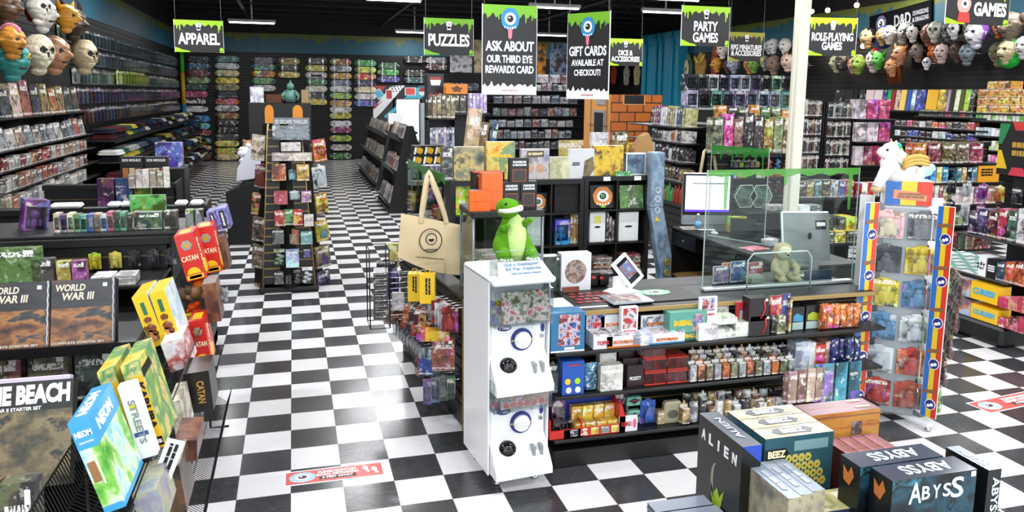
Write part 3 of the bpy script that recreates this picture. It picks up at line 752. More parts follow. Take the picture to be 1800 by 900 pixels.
HAIR={k:hair_mesh(k)for k in('cap','long','mohawk','tufts','horns','hood','ears')}
def mask(label,kind,col,loc,s,ang,hair=None,hcol=None,roll=0,group='rubber masks'):
 s*=.93 if loc[0]>4 else 1.05;loc=Vector(loc)+Vector((.10*(len(_seen)%2)*(1 if loc[0]<4 else-1),0,0));roll=0
 t=thing('rubber_mask',label,'mask',None,loc,(0,roll,ang),group=group)
 part(t,'face',HEAD[kind],color=H(col),scale=(s,s,s))
 if hair:part(t,'hair',HAIR[hair],color=H(hcol),scale=(s,s,s))
 wx=XL+.004 if loc[0]<4 else XR-.004;v=RZ(-ang)@RY(0)@Vector((wx-loc[0],0,0));part(t,'hook',MB().tube([v*.1,v],.006,5),CHROME)
 return t
def lmask(px,py,sp,*a,X=XL+.46,**kw):
 """Mask on the left wall centred at a pixel, sp pixels tall."""
 p=PX(px,py,X);d=(p-CAM).length;s=sp*d/FPX/2.1
 return p,s
for lab,kind,col,px,py,sp,hair,hcol,ang in(('shaggy brown beast mask at the upper left corner of the photo','beast','5a3f2a',12,12,44,'tufts','2a1c14',1.1),('pale skull mask with black eye sockets in the upper left row','skull','e8e2d6',52,14,40,None,None,1.0),('white clown-like mask with red mouth in the upper left row','long','efeae2',74,24,46,'cap','8e1a1a',1.0),('orange yellow snouted mask in the upper left row','beast','d99a26',103,30,38,'ears','c07a1c',1.2),('dark brown horned mask ending the upper left row','beast','3e2c20',128,40,44,'horns','241812',1.1),('orange mask with pink brain cut by the left photo edge','man','d9922e',3,72,44,'mohawk','cf7a8e',1.0),('teal fish monster mask with yellow eyes on the left wall','fish','2f9a93',22,104,54,'mohawk','d6728e',1.1),('bone coloured skull mask with long jaw beside the fish mask','skull','ddd0b4',52,92,54,None,None,.9),('wrinkled tan old face mask between two skull masks','long','b5835c',96,94,52,None,None,1.0),('tan skull mask with pale helmet at the end of the lower mask row','skull','c4b28e',136,98,46,'cap','9a8a6c',1.0),('small white skull mask right of the helmeted skull mask','skull','e6e2da',157,98,28,'cap','2a2622',1.1)):
 p,s=lmask(px,py,sp)
 m=mask(lab,kind,col,p,s,ang,hair,hcol)
 if 'teal' in lab:
  for q in(-1,1):part(m,'eye',MB().ball((q*.36*s,-.68*s,.2*s),.2*s,0,10,8).ball((q*.36*s,-.85*s,.2*s),.07*s,1,8,6),M('eye_yellow','e0c020',.2),INK)
gondola('gondola_shelf','near black slatwall gondola carrying the war game boxes',-3.2,-.76,1.2,1.37,((1.0,1.28,.02),(.62,1.75,.02),(.30,1.9,0),(1.15,.52,.0)),back=.55)
t=thing('top_shelf','black shelf board crowning the near left gondola','shelf',MB().rbox(-3.2,1.2,1.37,-.50,1.85,1.392,.005).mesh('shelf',BLACK))
gondola('gondola_shelf','black slatwall gondola just behind the dice boxes row',-3.0,-.68,2.75,1.37,((1.0,.35,.02),(.6,.4,.02)),back=.5)
gondola('gondola_shelf','far black gondola holding the mould making kits',-2.6,-1.25,5.2,1.30,((1.02,.4,.02),(.6,.45,.02)),back=.6)
WAR=picmat('print_battlefield',['1a1312','2c2220','54372a','7c4f33','a8733f','3a3c40','22262c'],5,(1,1,2.2))
DUSK=picmat('print_smoke_dusk',['15171b','262a30','3a3536','5a3d34'],3,(1,1,3))
def warbox(label,x1px,zb,Yb,top_px,w,h,letters,body=WAR,tilt=.33,gname='war game boxes'):
 x1=sx(x1px,Yb,zb)
 o=gamebox(label,w,.08,h,(x1-w/2,Yb,zb),(-tilt,0,0),front=body,top=WHITEM,right=INK,lid=0)
 return o
for i,(xp,lab)in enumerate(((202,'dark tank battle game box, right one of its tilted pair'),(86,'dark tank battle game box, left of its pair, cut by photo edge'))):
 w,h=.31,.355
 o=warbox(lab,xp,1.003,-.05,0,w,h,None)
 faceprint(o,'sky_print','front',w,h,.08,0,.58,1,1,DUSK)
 facetext(o,'WORLD','front',w,h,.08,.30,.88,w*.46,h*.105,M('letter_ivory','d8ccb8',.4),shear=.15,bold=.03)
 facetext(o,'WAR III','front',w,h,.08,.42,.75,w*.50,h*.115,_M['letter_ivory'],shear=.15,bold=.03)
 facetext(o,'COMPLETE STARTER SET','front',w,h,.08,.43,.055,w*.82,h*.035,_M['letter_ivory'],bold=.04)
 faceprint(o,'price_tag','front',w,h,.08,.80,.88,.87,.94,WHITEM)
 part(o,'shrink_wrap_seam',MB().tube([(w/2-.012+.004*(k%2),-.004,h*k/14)for k in range(15)],.006,5),M('shrink_wrap','b8bcc4',.12,.4))
w,h=.60,.46
GREENWAR=picmat('print_olive_soldiers',['151612','2c2b22','4a4636','6e5f42','8a7a58','2a2c28','3c3a2c'],6,(1,1,1.4))
o=warbox('large dark soldiers game box with broken white title at lower left',122,.625,-.88,0,w,h,None,GREENWAR,.42)
faceprint(o,'black_print','front',w,h,.08,0,.72,1,1,M('print_black_cloud','141312',.3))
facetext(o,'THE BEACH','front',w,h,.08,.675,.875,w*.61,h*.19,SW,bold=.055)
facetext(o,'WORLD WAR II STARTER SET','front',w,h,.08,.56,.74,w*.46,h*.034,SW,bold=.03)
t=thing('game_box_stack','row of pale box tops behind the large soldiers game box','boxed game',MB().rbox(-.5,0,0,.14,.06,.42,.004).mesh('boxes',M('print_lilac_card','cfc3d2',.4)),(sx(118,-.75,.7)-.16,-.68,.62),(-.38,0,0))
yrow('darkbox','war_game_expansion','boxed game','under the tank battle boxes',.05,.66,-40,208,3,628,.10,pal=['8a6f46','6a6a52','4e5a50'],seq=True,noun='desert war game box',fill=.86,tilt=.12)
yrow('darkbox','army_box','boxed game','on the lowest left shelf',-1.5,.34,-60,75,2,866,.12,pal=['7a5f3a','5a4a34'],seq=True,noun='army box',tilt=.1)
gz=1.15
yrow('darkbox','monster_game','boxed game','on the mid shelf of the near gondola',.72,gz,2,48,1,438,.09,pal=['5a7a3a'],noun='dark zombie game box',fmt='{c} {noun} at the left photo edge above tank battle boxes',w=.30)
yrow('darkbox','monster_game','boxed game','beside',.72,gz,56,98,1,457,.09,pal=['55504e'],noun='dark skull game box',fmt='{noun} right of the olive zombie game box')
yrow('box','small_game','boxed game','above the right tank battle box',.72,gz,100,154,2,460,.07,pal=['a8944a','9a4a8a'],seq=True,noun='small game box')
yrow('palebox','flat_white_box','boxed game','above the right tank battle box',.70,gz,158,240,2,487,.18,pal=['e8e6e0','c9c8c4'],seq=True,noun='flat white box')
for i,(px,py,col)in enumerate(((168,447,'d8c22a'),(204,445,'e0cf5a'),(237,441,'2a2a2e'),(270,440,'303036'),(300,438,'26282c'))):
 p=PY(px,py+26,1.17)
 thing('brush_pack','%s hanging pack on the near gondola, %s from the left'%(('yellow','pale yellow','clear black','clear dark grey','clear charcoal')[i],ordw(i)),'hobby pack',G['blister'],(p.x,1.085,p.z),scale=(.075,.09,.115),color=H(col),group='hanging hobby packs on the near gondola')
cz=1.392
P_D=['d8d2b0','6a4a8a','ded6b8','6a9a6a','4a8a8a','3f5fa8','c9a06a','6a9ac8','b85a7a','3a6a4a','5aa07a','3a4a3a','6a5a3a']
yrow('windowbox','figure_box','toy figure','crown of the near left gondola',1.32,cz,95,246,13,374,.10,pal=P_D,seq=True,noun='figure box',fill=.92,hv=.15)
yrow('darkbox','figure_set','boxed game','crowning the near gondola',1.32,cz,238,288,1,374,.10,pal=['2f5a44'],noun='wide dark green figure set',fmt='{noun} on the near left gondola under the green card')
yrow('windowbox','figure_box','toy figure','beyond the wide green set',1.32,cz,289,312,2,372,.10,pal=['3a5a50','4a4438'],noun='narrow figure box')
yrow('windowbox','figure_box','toy figure','by the gondola end',1.32,cz,326,358,2,370,.10,pal=['6a6a2a','22282a'],seq=True,noun='short figure box')
p=PY(262,372,2.65)
thing('magnet_kit','cream and green construction kit card hanging behind the figure boxes','boxed game',G['graphicbox'],(p.x,2.62,p.z),(.0,0,0),(.28,.05,sz(343,p.x,2.62)-p.z),H('7fb04a'))
o=thing('bat_toy','purple boxed toy leaning at the left beside the figure boxes','toy figure',G['windowbox'],PY(62,412,1.5),(0,.14,.5),(.15,.13,.24),H('8a4a9a'))
for i,px in enumerate((100,116,132,200,222,318,345)):
 p=PY(px,356,2.72);thing('rolled_pack','white rolled pack on the second left gondola, %s from the left'%ordw(i),'rolled pack',MB().rbox(-.05,-.06,0,.05,.06,.04,.015).mesh('pack',WHITEM),(p.x,2.75,1.37),group='white rolled packs on the second gondola')
yrow('graphicbox','craft_kit','boxed game','on the far gondola shelf',4.85,1.02,172,268,3,314,.12,pal=['6a3a6a','3f4f7a','6a9a3a'],seq=True,noun='craft kit box')
for i in range(2):
 a=sx(213+43*i,5.1,1.3);b=sx(254+43*i,5.1,1.3);zz=sz(276,a,5.1)
 o=gamebox('black mould kit box with brown jars, %s of the pair'%('left','right')[i],b-a,.1,zz-1.30,(.5*(a+b),5.1,1.30),front=INK,lid=0)
 facetext(o,'SOS MOULD','front',b-a,zz-1.3,.1,.5,.88,(b-a)*.8,.03,SW,bold=.03)
 for k in range(3):faceprint(o,'jar_print','front',b-a,zz-1.3,.1,.1+.28*k,.12,.34+.28*k,.6,shade(('orange','beige','rust')[k],('b0703a','c9b89a','8a4a3a')[k]))
mb=MB().rbox(-.2,0,0,.2,.5,1.42,.01)
thing('end_cabinet','black end cabinet beside the mould making kits','cabinet',mb.mesh('cabinet',BLACK),(sx(297,5.82,.8),5.82,0))
yrow('palebox','craft_pack','hobby pack','piled before the mould kits',4.7,1.30,226,300,6,294,.1,pal=['c9b89a','d8d2c8','a89a8a','b0a070'],noun='clear craft pack',jit=.5,hv=.4)
p=PZ(300,250,1.5)
thing('game_case','purple and blue game case standing on the black end cabinet','boxed game',G['graphicbox'],(sx(297,5.9,1.5),5.9,1.422),(0,0,0),(.3,.2,.30),H('5a3fa8'))
# == wire rack with tilted games at the end of the left gondolas
mb=MB();
rk=thing('wire_rack','black wire display rack with tilted tiers along the left aisle','display rack',None,(-.62,0,0))
WIRE=M('black_wire','0d0d0e',.35,.4)
def tier(z,x0,x1,y0,y1,lean):
 m=MB();n=int((y1-y0)/.022)
 dx,dz=x1-x0,-math.tan(lean)*0
 for i in range(n+1):
  y=y0+(y1-y0)*i/n
  m.tube([(x0,y,z+.11),(x0+.04,y,z),(x1,y,z-.10),(x1+.035,y,z-.0)],.0022,4)
 for x,zz in((x0,z+.11),(x0+.04,z),((x0+x1)/2,z-.045),(x1,z-.10),(x1+.035,z)):m.tube([(x,y0,zz),(x,y1,zz)],.003,4)
 part(rk,'wire_tier',m,WIRE)
for z,x0,x1 in((1.06,-.05,.14),(.66,.0,.17),(.28,.02,.19)):tier(z,x0,x1,-2.35,1.1,.3)
for y in(-1.55,-.3,1.05):
 part(rk,'upright',MB().tube([(-.05,y,1.1),(.06,y,.7),(.08,y,.02),(.2,y,.02)],.009,6).tube([(-.06,y,1.1),(-.08,y,.02)],.009,6),WIRE)
def leanbox(label,BL,BR,TL,Y,L,**kw):
 bl,br,tl=PY(BL[0],BL[1],Y),PY(BR[0],BR[1],Y),PY(TL[0],TL[1],Y)
 v=tl-bl;th=math.atan2(v.x,v.z);h=Vector((v.x,0,v.z)).length;w=(br-bl).length
 c=bl+Vector((math.cos(th),0,-math.sin(th)))*(w/2)
 return gamebox(label,w,L,h,c,(0,th,0),**kw),w,h,L
SKY=shade('sky_blue','3f9ed4');LAND=picmat('print_green_town',['2f7a2a','5aa83a','8ac85a','d8e8c0','9ad0e0','6ab0a0','3f8a3a'],7)
o,w,h,L=leanbox('pale blue and green tilted city game box nearest on the wire rack',(185,903),(222,893),(118,746),-2.05,.30,front=LAND,top=SKY,right=LAND)
faceprint(o,'sky_print','front',w,h,L,0,.70,1,1,SKY);faceprint(o,'foot_print','front',w,h,L,0,0,1,.07,SKY);faceprint(o,'sky_print','right',w,h,L,0,.72,1,1,SKY);faceprint(o,'foot_print','right',w,h,L,0,0,1,.05,SKY)
faceprint(o,'face_print','front',w,h,L,.12,.34,.5,.56,shade('skin_brown','9a6a42'));faceprint(o,'tower_print','front',w,h,L,.55,.3,.62,.62,SW)
facetext(o,'NEOM','front',w,h,L,.5,.86,w*.8,h*.065,SW,bold=.04);facetext(o,'CREATE THE CITY OF TOMORROW','front',w,h,L,.5,.77,w*.7,h*.02,SW)
facetext(o,'NEOM','top',w,h,L,.5,.45,L*.66,w*.55,SW,turn=-PI/2,bold=.04);facetext(o,'NEOM','right',w,h,L,.45,.86,L*.6,h*.13,SW,bold=.04)
o,w,h,L=leanbox('slim white tilted game box behind the blue green city box',(247,808),(276,796),(206,682),-1.74,.05,front=WHITEM,right=WHITEM)
shade('grey_letter','8a8a90')
facetext(o,'STREETS','front',w,h,L,.5,.5,h*.6,w*.4,_M['print_grey_letter'],turn=PI/2,bold=.02)
faceprint(o,'badge_print','front',w,h,L,.1,.3,.9,.36,shade('badge_blue','2f4f9a'));faceprint(o,'pawn_print','front',w,h,L,.3,.66,.6,.74,shade('pawn_yellow','d8c22a'))
JUNG=picmat('print_yellow_jungle',['e0b82a','e8cf6a','8fb04a','4f8a5a','d8c87a','c98a3a'],8)
KY=shade('karuba_yellow','e4b41e')
for i,(bl,br,tl,lab)in enumerate((((222,803),(250,793),(170,656),'yellow jungle game box left of the one with black side title'),((262,793),(292,783),(211,645),'yellow jungle game box with black title down its side'))):
 o,w,h,L=leanbox(lab,bl,br,tl,-1.66 if i else-1.64,.29,front=JUNG,top=JUNG,right=JUNG)
 faceprint(o,'band_print','front',w,h,L,.45,0,1,.85,KY)
 if i:
  facetext(o,'KARUBA','front',w,h,L,.72,.50,h*.55,w*.42,INK,turn=PI/2,bold=.05);facetext(o,'KARUBA','right',w,h,L,.3,.86,L*.5,h*.1,INK,bold=.05)
  faceprint(o,'red_badge','front',w,h,L,.5,.03,.95,.13,shade('haba_red','c22a22'));facetext(o,'HABA','front',w,h,L,.72,.08,w*.38,h*.05,SW,bold=.04)
ACORN=picmat('print_nuts',['7a3a1e','a0522a','5a2f1a','c98a5a','8a8a86','d8b83a'],16)
for i,(bl,br,tl)in enumerate((((266,612),(293,607),(231,524)),((293,607),(320,602),(262,517)))):
 o,w,h,L=leanbox('bright yellow box with brown nut picture, %s of the pair'%('left','right')[i],bl,br,tl,-.35,.3,front=shade('bright_yellow','ecc417'),top=shade('bright_yellow','ecc417'),right=picmat('print_ice_blue',['9ac0d0','c0d8e0','e8eef0','7aa8c0'],6))
 mb=MB()
 for k,(a,b,r1)in enumerate(((.45,.52,.26),(.5,.36,.34),(.5,.17,.3),(.35,.28,.2),(.65,.25,.2))):mb.prism(ngon(-w/2+a*w,b*h,r1*w,r1*w*.9,12,.08,5),-.002,0)
 part(o,'nut_print',mb,ACORN);faceprint(o,'green_print','front',w,h,L,.35,.62,.62,.86,shade('leaf_green','2f6a4a'))
CR=shade('catan_red','c7221a');CY=shade('catan_yellow','f0c020')
def catan(label,bl,br,tl,Y,L=.24,two=False,dark=False):
 base=shade('catan_black','17120f')if dark else CR
 o,w,h,L=leanbox(label,bl,br,tl,Y,L,front=base,right=base if not dark else shade('catan_black','17120f'),top=base)
 gold=CY if dark else shade('cream_letter','f5e6b8')
 if dark:facetext(o,'CATAN','front',w,h,L,.6,.5,h*.55,w*.3,shade('old_gold','b08a3a'),turn=PI/2,bold=.03);return o
 mb=MB().prism(ngon(0,h*.76,w*.3,w*.3,6),-.002,0,0).prism(ngon(0,h*.76,w*.17,w*.17,10),-.003,-.002,1);part(o,'shield_print',mb,GREY,shade('shield_gold','b8962e'))
 facetext(o,'CATAN','front',w,h,L,.5,.48,w*.88,h*.11,gold,bold=.02)
 sun=[(0+w*.36*math.cos(PI*k/12),h*.14+w*.36*math.sin(PI*k/12))for k in range(13)]
 part(o,'sun_print',MB().prism(sun,-.002,0),CY);faceprint(o,'ground_print','front',w,h,L,.05,.02,.95,.12,CY);faceprint(o,'strip_print','front',w,h,L,.2,.04,.85,.1,CR)
 part(o,'sun_print',MB().prism([(y,z)for y,z in ngon(L*.5,h*.2,L*.3,h*.16,14)],0,.0015).xform(RZ(PI/2),(w/2+.0015,0,0)),CY)
 facetext(o,'CATAN','right',w,h,L,.3,.55,h*.6,L*.2,gold,turn=PI/2,bold=.02);faceprint(o,'top_sun_print','top',w,h,L,.2,.15,.8,.7,CY)
 return o
catan('red tilted game box with sun and hexagon shield atop the wire rack',(329,496),(362,489),(305,416),.25)
o=catan('second red sun game box leaning behind the first at rack top',(360,482),(388,470),(342,402),.62)
catan('red game box with yellow sun on the lower tier of the wire rack',(344,645),(371,636),(330,566),-.05)
catan('black game box with gold side lettering on the lower rack tier',(332,728),(376,720),(322,658),-.75,dark=True)
VIO=picmat('print_violet_dusk',['2a2a5a','4a4a9a','8a8ac8','3a3a4a','c08a5a'],9)
for i,(bl,br,tl)in enumerate((((373,408),(388,405),(362,374)),((388,405),(406,401),(378,369)))):
 o,w,h,L=leanbox('violet boxed game at the far end of the wire rack, %s one'%('left','right')[i],bl,br,tl,.85,.2,front=VIO,top=VIO);faceprint(o,'black_print','front',w,h,L,.25,.05,.75,.9,INK);facetext(o,'~3','front',w,h,L,.5,.5,h*.7,w*.2,SW,turn=PI/2)
BRN=picmat('print_brown_dark',['241412','3a1f1a','5a3428','8a5a3a','2a2024'],6)
for i,(bl,br,tl,Y)in enumerate((((385,476),(403,470),(373,418),.75),((366,568),(388,560),(355,500),.1))):
 leanbox('dark brown clear wrapped game on the wire rack, %s'%('upper tier end','below the first red sun box')[i],bl,br,tl,Y,.22,front=BRN,top=GREY,right=BRN)
for i,(px,py,col,r)in enumerate(((345,512,'8a6a4e',15),(322,518,'5a4638',14),(352,500,'d8641e',12),(370,505,'e0c02a',12),(385,520,'8a8e92',13),(340,540,'d9521e',10),(372,532,'3f8a4a',9),(325,560,'e8d020',10))):
 p=PY(px,py,.3);s=r*(p-CAM).length/FPX
 mb=MB().ball((0,0,0),(s,s*.9,s*.8),0,12,9).ball((s*.7,-s*.4,s*.5),s*.55,0,10,8).ball((s*.45,-s*.4,s*1.0),s*.18,0,8,6).ball((s*.95,-s*.4,s*1.0),s*.18,0,8,6)
 for q in(-1,1):mb.ball((q*s*.8,-s*.5,-s*.45),s*.34,0,8,6)
 o=thing('plush_toy','%s plush animal squeezed into the wire rack, %s from the top'%(('brown','dark brown','orange','yellow','grey','red orange','green','bright yellow')[i],ordw(i)),'plush toy',mb.mesh('body',CLOTH),p,color=H(col),group='plush toys in the wire rack')
 part(o,'eye',MB().ball((s*.55,-s*.92,s*.6),s*.09,0,6,4).ball((s*.9,-s*.9,s*.6),s*.09,0,6,4),INK)
for lab,bl,br,tl,Y,mat in(('white and red game box behind the yellow nut boxes',(300,655),(335,640),(282,605),-.5,picmat('print_white_red',['e8e4e0','d8d0d0','b83a34','e8e4e0','c9c4c8'],9)),('pale game box cut by the foot of the wire rack',(250,935),(290,918),(232,872),-1.95,picmat('print_pale_rainbow',['b08a84','8a9a84','b0a888','888fa0','a06a74'],8)),('black and red flat game box on the lower rack tier',(306,812),(345,800),(306,776),-1.35,BRN),('cream game box half hidden behind the yellow jungle boxes',(310,770),(328,762),(296,708),-1.05,picmat('print_cream_lines',['e8e4d8','d8d0c0','8a8478','e4dccc'],14)),('dark picture game box at the foot of the wire rack',(300,905),(328,895),(285,825),-1.6,picmat('print_dark_brown_scene',['1c1512','3a2a20','6a4a32','241a16'],8))):
 leanbox(lab,bl,br,tl,Y,.24,front=mat,top=WHITEM if 'white' in lab else mat)
p=PY(300,800,-1.9)
t=thing('price_card','white hand lettered price card clipped on the wire rack','price card',MB().box(-.03,0,-.075,.03,.002,.075).mesh('card',WHITEM),PY(297,808,-1.75),(0,.38,0))
letter(t,'~2',.12,.035,(0,-.002,0),(0,-PI/2,0),INK)
# == four sided slat tower in the middle of the aisle
X0,X1,YT=-.47,.42,4.83
ZT=1.98
tw=thing('display_tower','four sided black slatwall tower with gold edges in the aisle','display rack',None,((X0+X1)/2,YT+.45,0))
hw0,hw1=.30,.18
def hw(z):return hw0+(hw1-hw0)*z/ZT
mb=MB();mg=MB()
b=MB()
for k in range(2):pass
part(tw,'core',MB().cyl((0,0,.06),(0,0,ZT),hw0*1.36,hw1*1.36,n=4,smooth=False).xform(RZ(PI/4)),BLACK)
for side in range(4):
 m2=MB();n=19
 for i in range(n):
  z0=.1+(ZT-.16)*i/n;z1=z0+(ZT-.16)/n-.016;a0,a1=hw(z0),hw(z1)
  q=len(m2.v);m2.v+=[(-a0,-a0-.012,z0),(a0,-a0-.012,z0),(a1,-a1-.012,z1),(-a1,-a1-.012,z1),(-a0,-a0,z0),(a0,-a0,z0),(a1,-a1,z1),(-a1,-a1,z1)]
  for f in((0,1,2,3),(4,0,3,7),(1,5,6,2),(3,2,6,7),(4,5,1,0)):m2.face([q+j for j in f],0)
  m2.box(-a1,-a1-.006,z1,a1,-a1+.004,z1+.016,1)
 m2.xform(RZ(side*PI/2));part(tw,'slat_panel',m2,BLACK,GOLD)
for s in(-1,1):
 for q in(-1,1):part(tw,'corner_post',MB().tube([(s*hw0,q*hw0,.0),(s*hw1,q*hw1,ZT)],.016,4),GOLD)
part(tw,'base',MB().rbox(-.34,-.34,0,.34,.34,.06,.01),BLACK)
TX,TY=tw.location.x,tw.location.y
def towerpack(kind,name,cat,label,px0,py0,px1,py1,col,side=0,d=.05):
 """A pack whose front covers the given pixels, hanging on the tower's front (0), left (-1) or right (1) face."""
 if side==0:
  zc=PY((px0+px1)/2,py1,TY-.3).z;Y=TY-hw(zc)-.03-d-.03
  a,b2=PY(px0,py1,Y),PY(px1,py0,Y)
  return thing(name,label,cat,G[kind],((a.x+b2.x)/2,Y,a.z),(-.06,0,0),(b2.x-a.x,d+.02,b2.z-a.z),H(col),group='packs hanging on the aisle tower')
 zc=PY((px0+px1)/2,py1,TY).z
 p=PY((px0+px1)/2,py1,TY-.12+.12*RND.random());q=PY((px0+px1)/2,py0,p.y)
 w=abs(px1-px0)*(p-CAM).length/FPX
 return thing(name,label,cat,G[kind],p+Vector((side*.035,0,0)),(0,side*-.10,side*(.45+.2*RND.random())),(w,.05,q.z-p.z),H(col),group='packs hanging on the aisle tower')
fr=[('windowbox',479,221,544,246,'7a8288','silver boxed goblet set topping the tower front'),('graphicbox',494,250,528,266,'d8d0cc','white lettered party game high on the tower front'),('palebox',478,268,514,283,'c9b8b0','pale flat game left of its twin on the tower front'),('palebox',515,268,548,283,'d0c0b4','pale flat game right of its twin on the tower front'),('graphicbox',478,288,502,318,'b85a2a','orange dragon art game on the tower front'),('blister',505,298,520,317,'6ab0b8','small teal pack beside the orange dragon art game'),('box',522,289,543,318,'c9a02a','golden square card game on the tower front'),('graphicbox',482,335,505,360,'a03a2a','red and white pack fourth row left of tower'),('darkblister',508,335,527,352,'b0b8c0','dark pack with white card mid fourth row of tower'),('box',530,336,547,356,'b07a9a','mauve pack fourth row right of tower'),('palebox',483,370,500,398,'a83030','maroon pack fifth row first on the tower'),('box',500,368,515,396,'3a8a3a','green pack fifth row second on the tower'),('palebox',516,368,532,397,'c22a22','red pack fifth row third on the tower'),('palebox',535,377,551,398,'e0d4cc','white pack fifth row last on the tower'),('darkblister',479,403,503,431,'3a3a34','charcoal pack sixth row left of tower'),('blister',506,403,525,432,'a86a2a','amber pack sixth row middle of tower'),('box',529,407,549,430,'6aa0a0','teal pack sixth row right of tower'),('bag',481,438,501,468,'8aa07a','clear green bag seventh row left of tower'),('palebox',503,438,525,471,'a8b8e0','pale blue pack seventh row middle of tower'),('darkblister',534,438,546,454,'3a3a8a','narrow navy pack seventh row right of tower'),('darkblister',483,477,498,502,'4a4440','brown pack lowest row first on the tower'),('darkblister',500,477,514,502,'544a42','brown pack lowest row second on the tower'),('bag',516,475,529,500,'5a5650','grey bag lowest row third on the tower'),('bag',531,470,550,500,'d8d8dc','white bag lowest row last on the tower')]
for kind,a,b2,c,d,col,lab in fr:towerpack(kind,'hanging_pack','hanging pack',lab,a,b2,c,d,col)
for side,rows in((-1,((446,470,(237,282),'c9b8a0'),(447,476,(287,332),'8a4a3a'),(446,472,(340,378),'b08a3a'),(452,474,(342,376),'d89a2a'),(446,474,(382,425),'6a5a50'),(448,470,(384,418),'9a8a78'),(446,474,(430,472),'7a6a5a'),(452,472,(436,470),'a05a4a'),(450,476,(476,516),'b0a07a'),(458,478,(480,512),'c9b02a'))),(1,((546,572,(245,284),'c9742a'),(549,574,(289,330),'d8dce0'),(552,574,(340,376),'c08a3a'),(554,576,(350,378),'8a5a9a'),(552,575,(388,424),'c9b83a'),(556,577,(394,420),'7ab0c0'),(551,580,(432,470),'9a7a5a'),(556,582,(436,468),'6a4a8a'),(553,580,(475,514),'5a4a7a'),(558,580,(480,512),'b0603a')))):
 for i,(a,c,(t0,t1),col)in enumerate(rows):
  towerpack('darkblister' if i%2 else 'box','hanging_pack','hanging pack','%s pack on the %s face of the aisle tower, %s from the top'%(cname(col),'left' if side<0 else 'right',ordw(i)),a,t0,c,t1,col,side)
a,b2=PY(480,221,TY-.2),PY(544,207,TY-.2)
t=thing('header_card','grey header card with pale lettering on top of the tower','sign',MB().box(-(b2.x-a.x)/2,0,0,(b2.x-a.x)/2,.012,b2.z-a.z).mesh('card',shade('header_grey','7c8084')),((a.x+b2.x)/2,TY-.2,a.z))
letter(t,'5D ESCAPE THRILLER',(b2.x-a.x)*.9,(b2.z-a.z)*.5,(0,-.003,(b2.z-a.z)/2),mat=shade('header_letter','d8dadc'),bold=.03)
mb=MB().prism([(-.75,0),(.0,0),(.0,1.12),(-.75,.82)],0,.9).xform(RZ(-.08))
o=thing('black_counter','black sloped counter end behind the left side of the tower','counter',mb.mesh('counter',BLACK),(-.20,8.1,0))
mb=MB();r=random.Random(4)
for i in range(70):mb.ball((-.55+.5*r.random(),.2+.9*r.random(),.02+.5*r.random()),(.09,.09,.05),0,7,5)
mb.prism([(-.62,0),(-.05,.08),(-.02,.45),(-.2,.62),(-.42,.5),(-.6,.2)],.1,.95)
thing('bubble_wrap_pile','white crinkled bubble wrap heaped on the black sloped counter','bubble wrap',mb.mesh('wrap',M('bubble_wrap_white','dcdce6',.3)),(-.18,8.25,.97))
# == skateboards on the far wall
YS=YB-.16
def board(px,py,col,label,complete=False,wpx=42):
 a,b=PY(px-wpx/2,py,YS),PY(px+wpx/2,py,YS)
 w=b.x-a.x;t=thing('skateboard',label,'skateboard',None,((a.x+b.x)/2,YS,a.z-.11),group='skateboards on the far wall')
 part(t,'deck',G['deck'],scale=(w,.03,.205),color=H(col))
 part(t,'peg',MB().box(-.012,.012,.06,.012,.156,.10),BLACKM)
 if complete:
  for s in(-1,1):
   tr=part(t,'truck',G['truck'],loc=(s*w*.29,0,.107))
   for q in(-1,1):put('wheel',G['wheel'],tr,(0,0,q*.086),color=H('efe8d8'))
 return t
COLS=[('first',348,0,103.5,(('1d2030',103),('2f5f8a',115.5),('7a1f26',127.5),('8a9a5a',140),('1f4a32',152),('c93a7a',165),('17181a',177.5),('d8d4cc',191),('2f86c0',208),('5ab8a8',221),('8a3a2f',233),('2f7a4a',247),('b0342c',260),('6a2226',276))),('second',399,0,0,(('4a7a7a',103),('c8d0d0',115.5),('d8c88a',128),('e0c82a',141),('8a7a4a',153),('202228',165.5),('c05a34',178),('c9c9c6',190),('8a4a2a',203),('34303a',215),('26261f',227.5),('4a4a4e',240),('d8c860',252),('c9a83a',265),('d0bc80',276))),('third',463,0,0,(('23264a',105.5),('4a7a8a',117),('d8821e',129),('3a8a4e',141.5),('c8c4c0',154))),('fourth',508,1,0,(('a89a2a',106.5),('2a211c',118),('d8c01e',130.5))),('fifth',556,1,0,(('3a3a22',106.5),('d8c02a',119),('c9c4c0',131.5),('2f8a42',143.5),('d8d2c2',155.5),('26242a',167),('c9a82a',178.5))),('sixth',599,1,0,(('a02a26',108),('b8bcc4',120),('c0802a',133),('6a7484',145),('d0d0cc',156),('9ab82a',168),('d09a5a',181),('d8d0cc',192),('c8b02a',203),('cfc8d2',217),('9a3a5a',228),('a8c82a',243),('d0c0bc',259),('2f7a3a',274))),('seventh',642,1,0,(('3a9a3a',110),('a8c82a',122),('c0322c',134),('2a3050',145.5),('d8c8a0',157),('dcd8d4',169),('3f6fc0',181))),('eighth',683,1,0,(('24583a',115),('3f9a4a',126.5),('3a3aa0',138.5))),('ninth',729,1,0,(('2a2418',104),('2a2a24',128),('30505a',140))),('tenth',768,1,0,(('8a8a88',105.5),('4a2a1c',117)))]
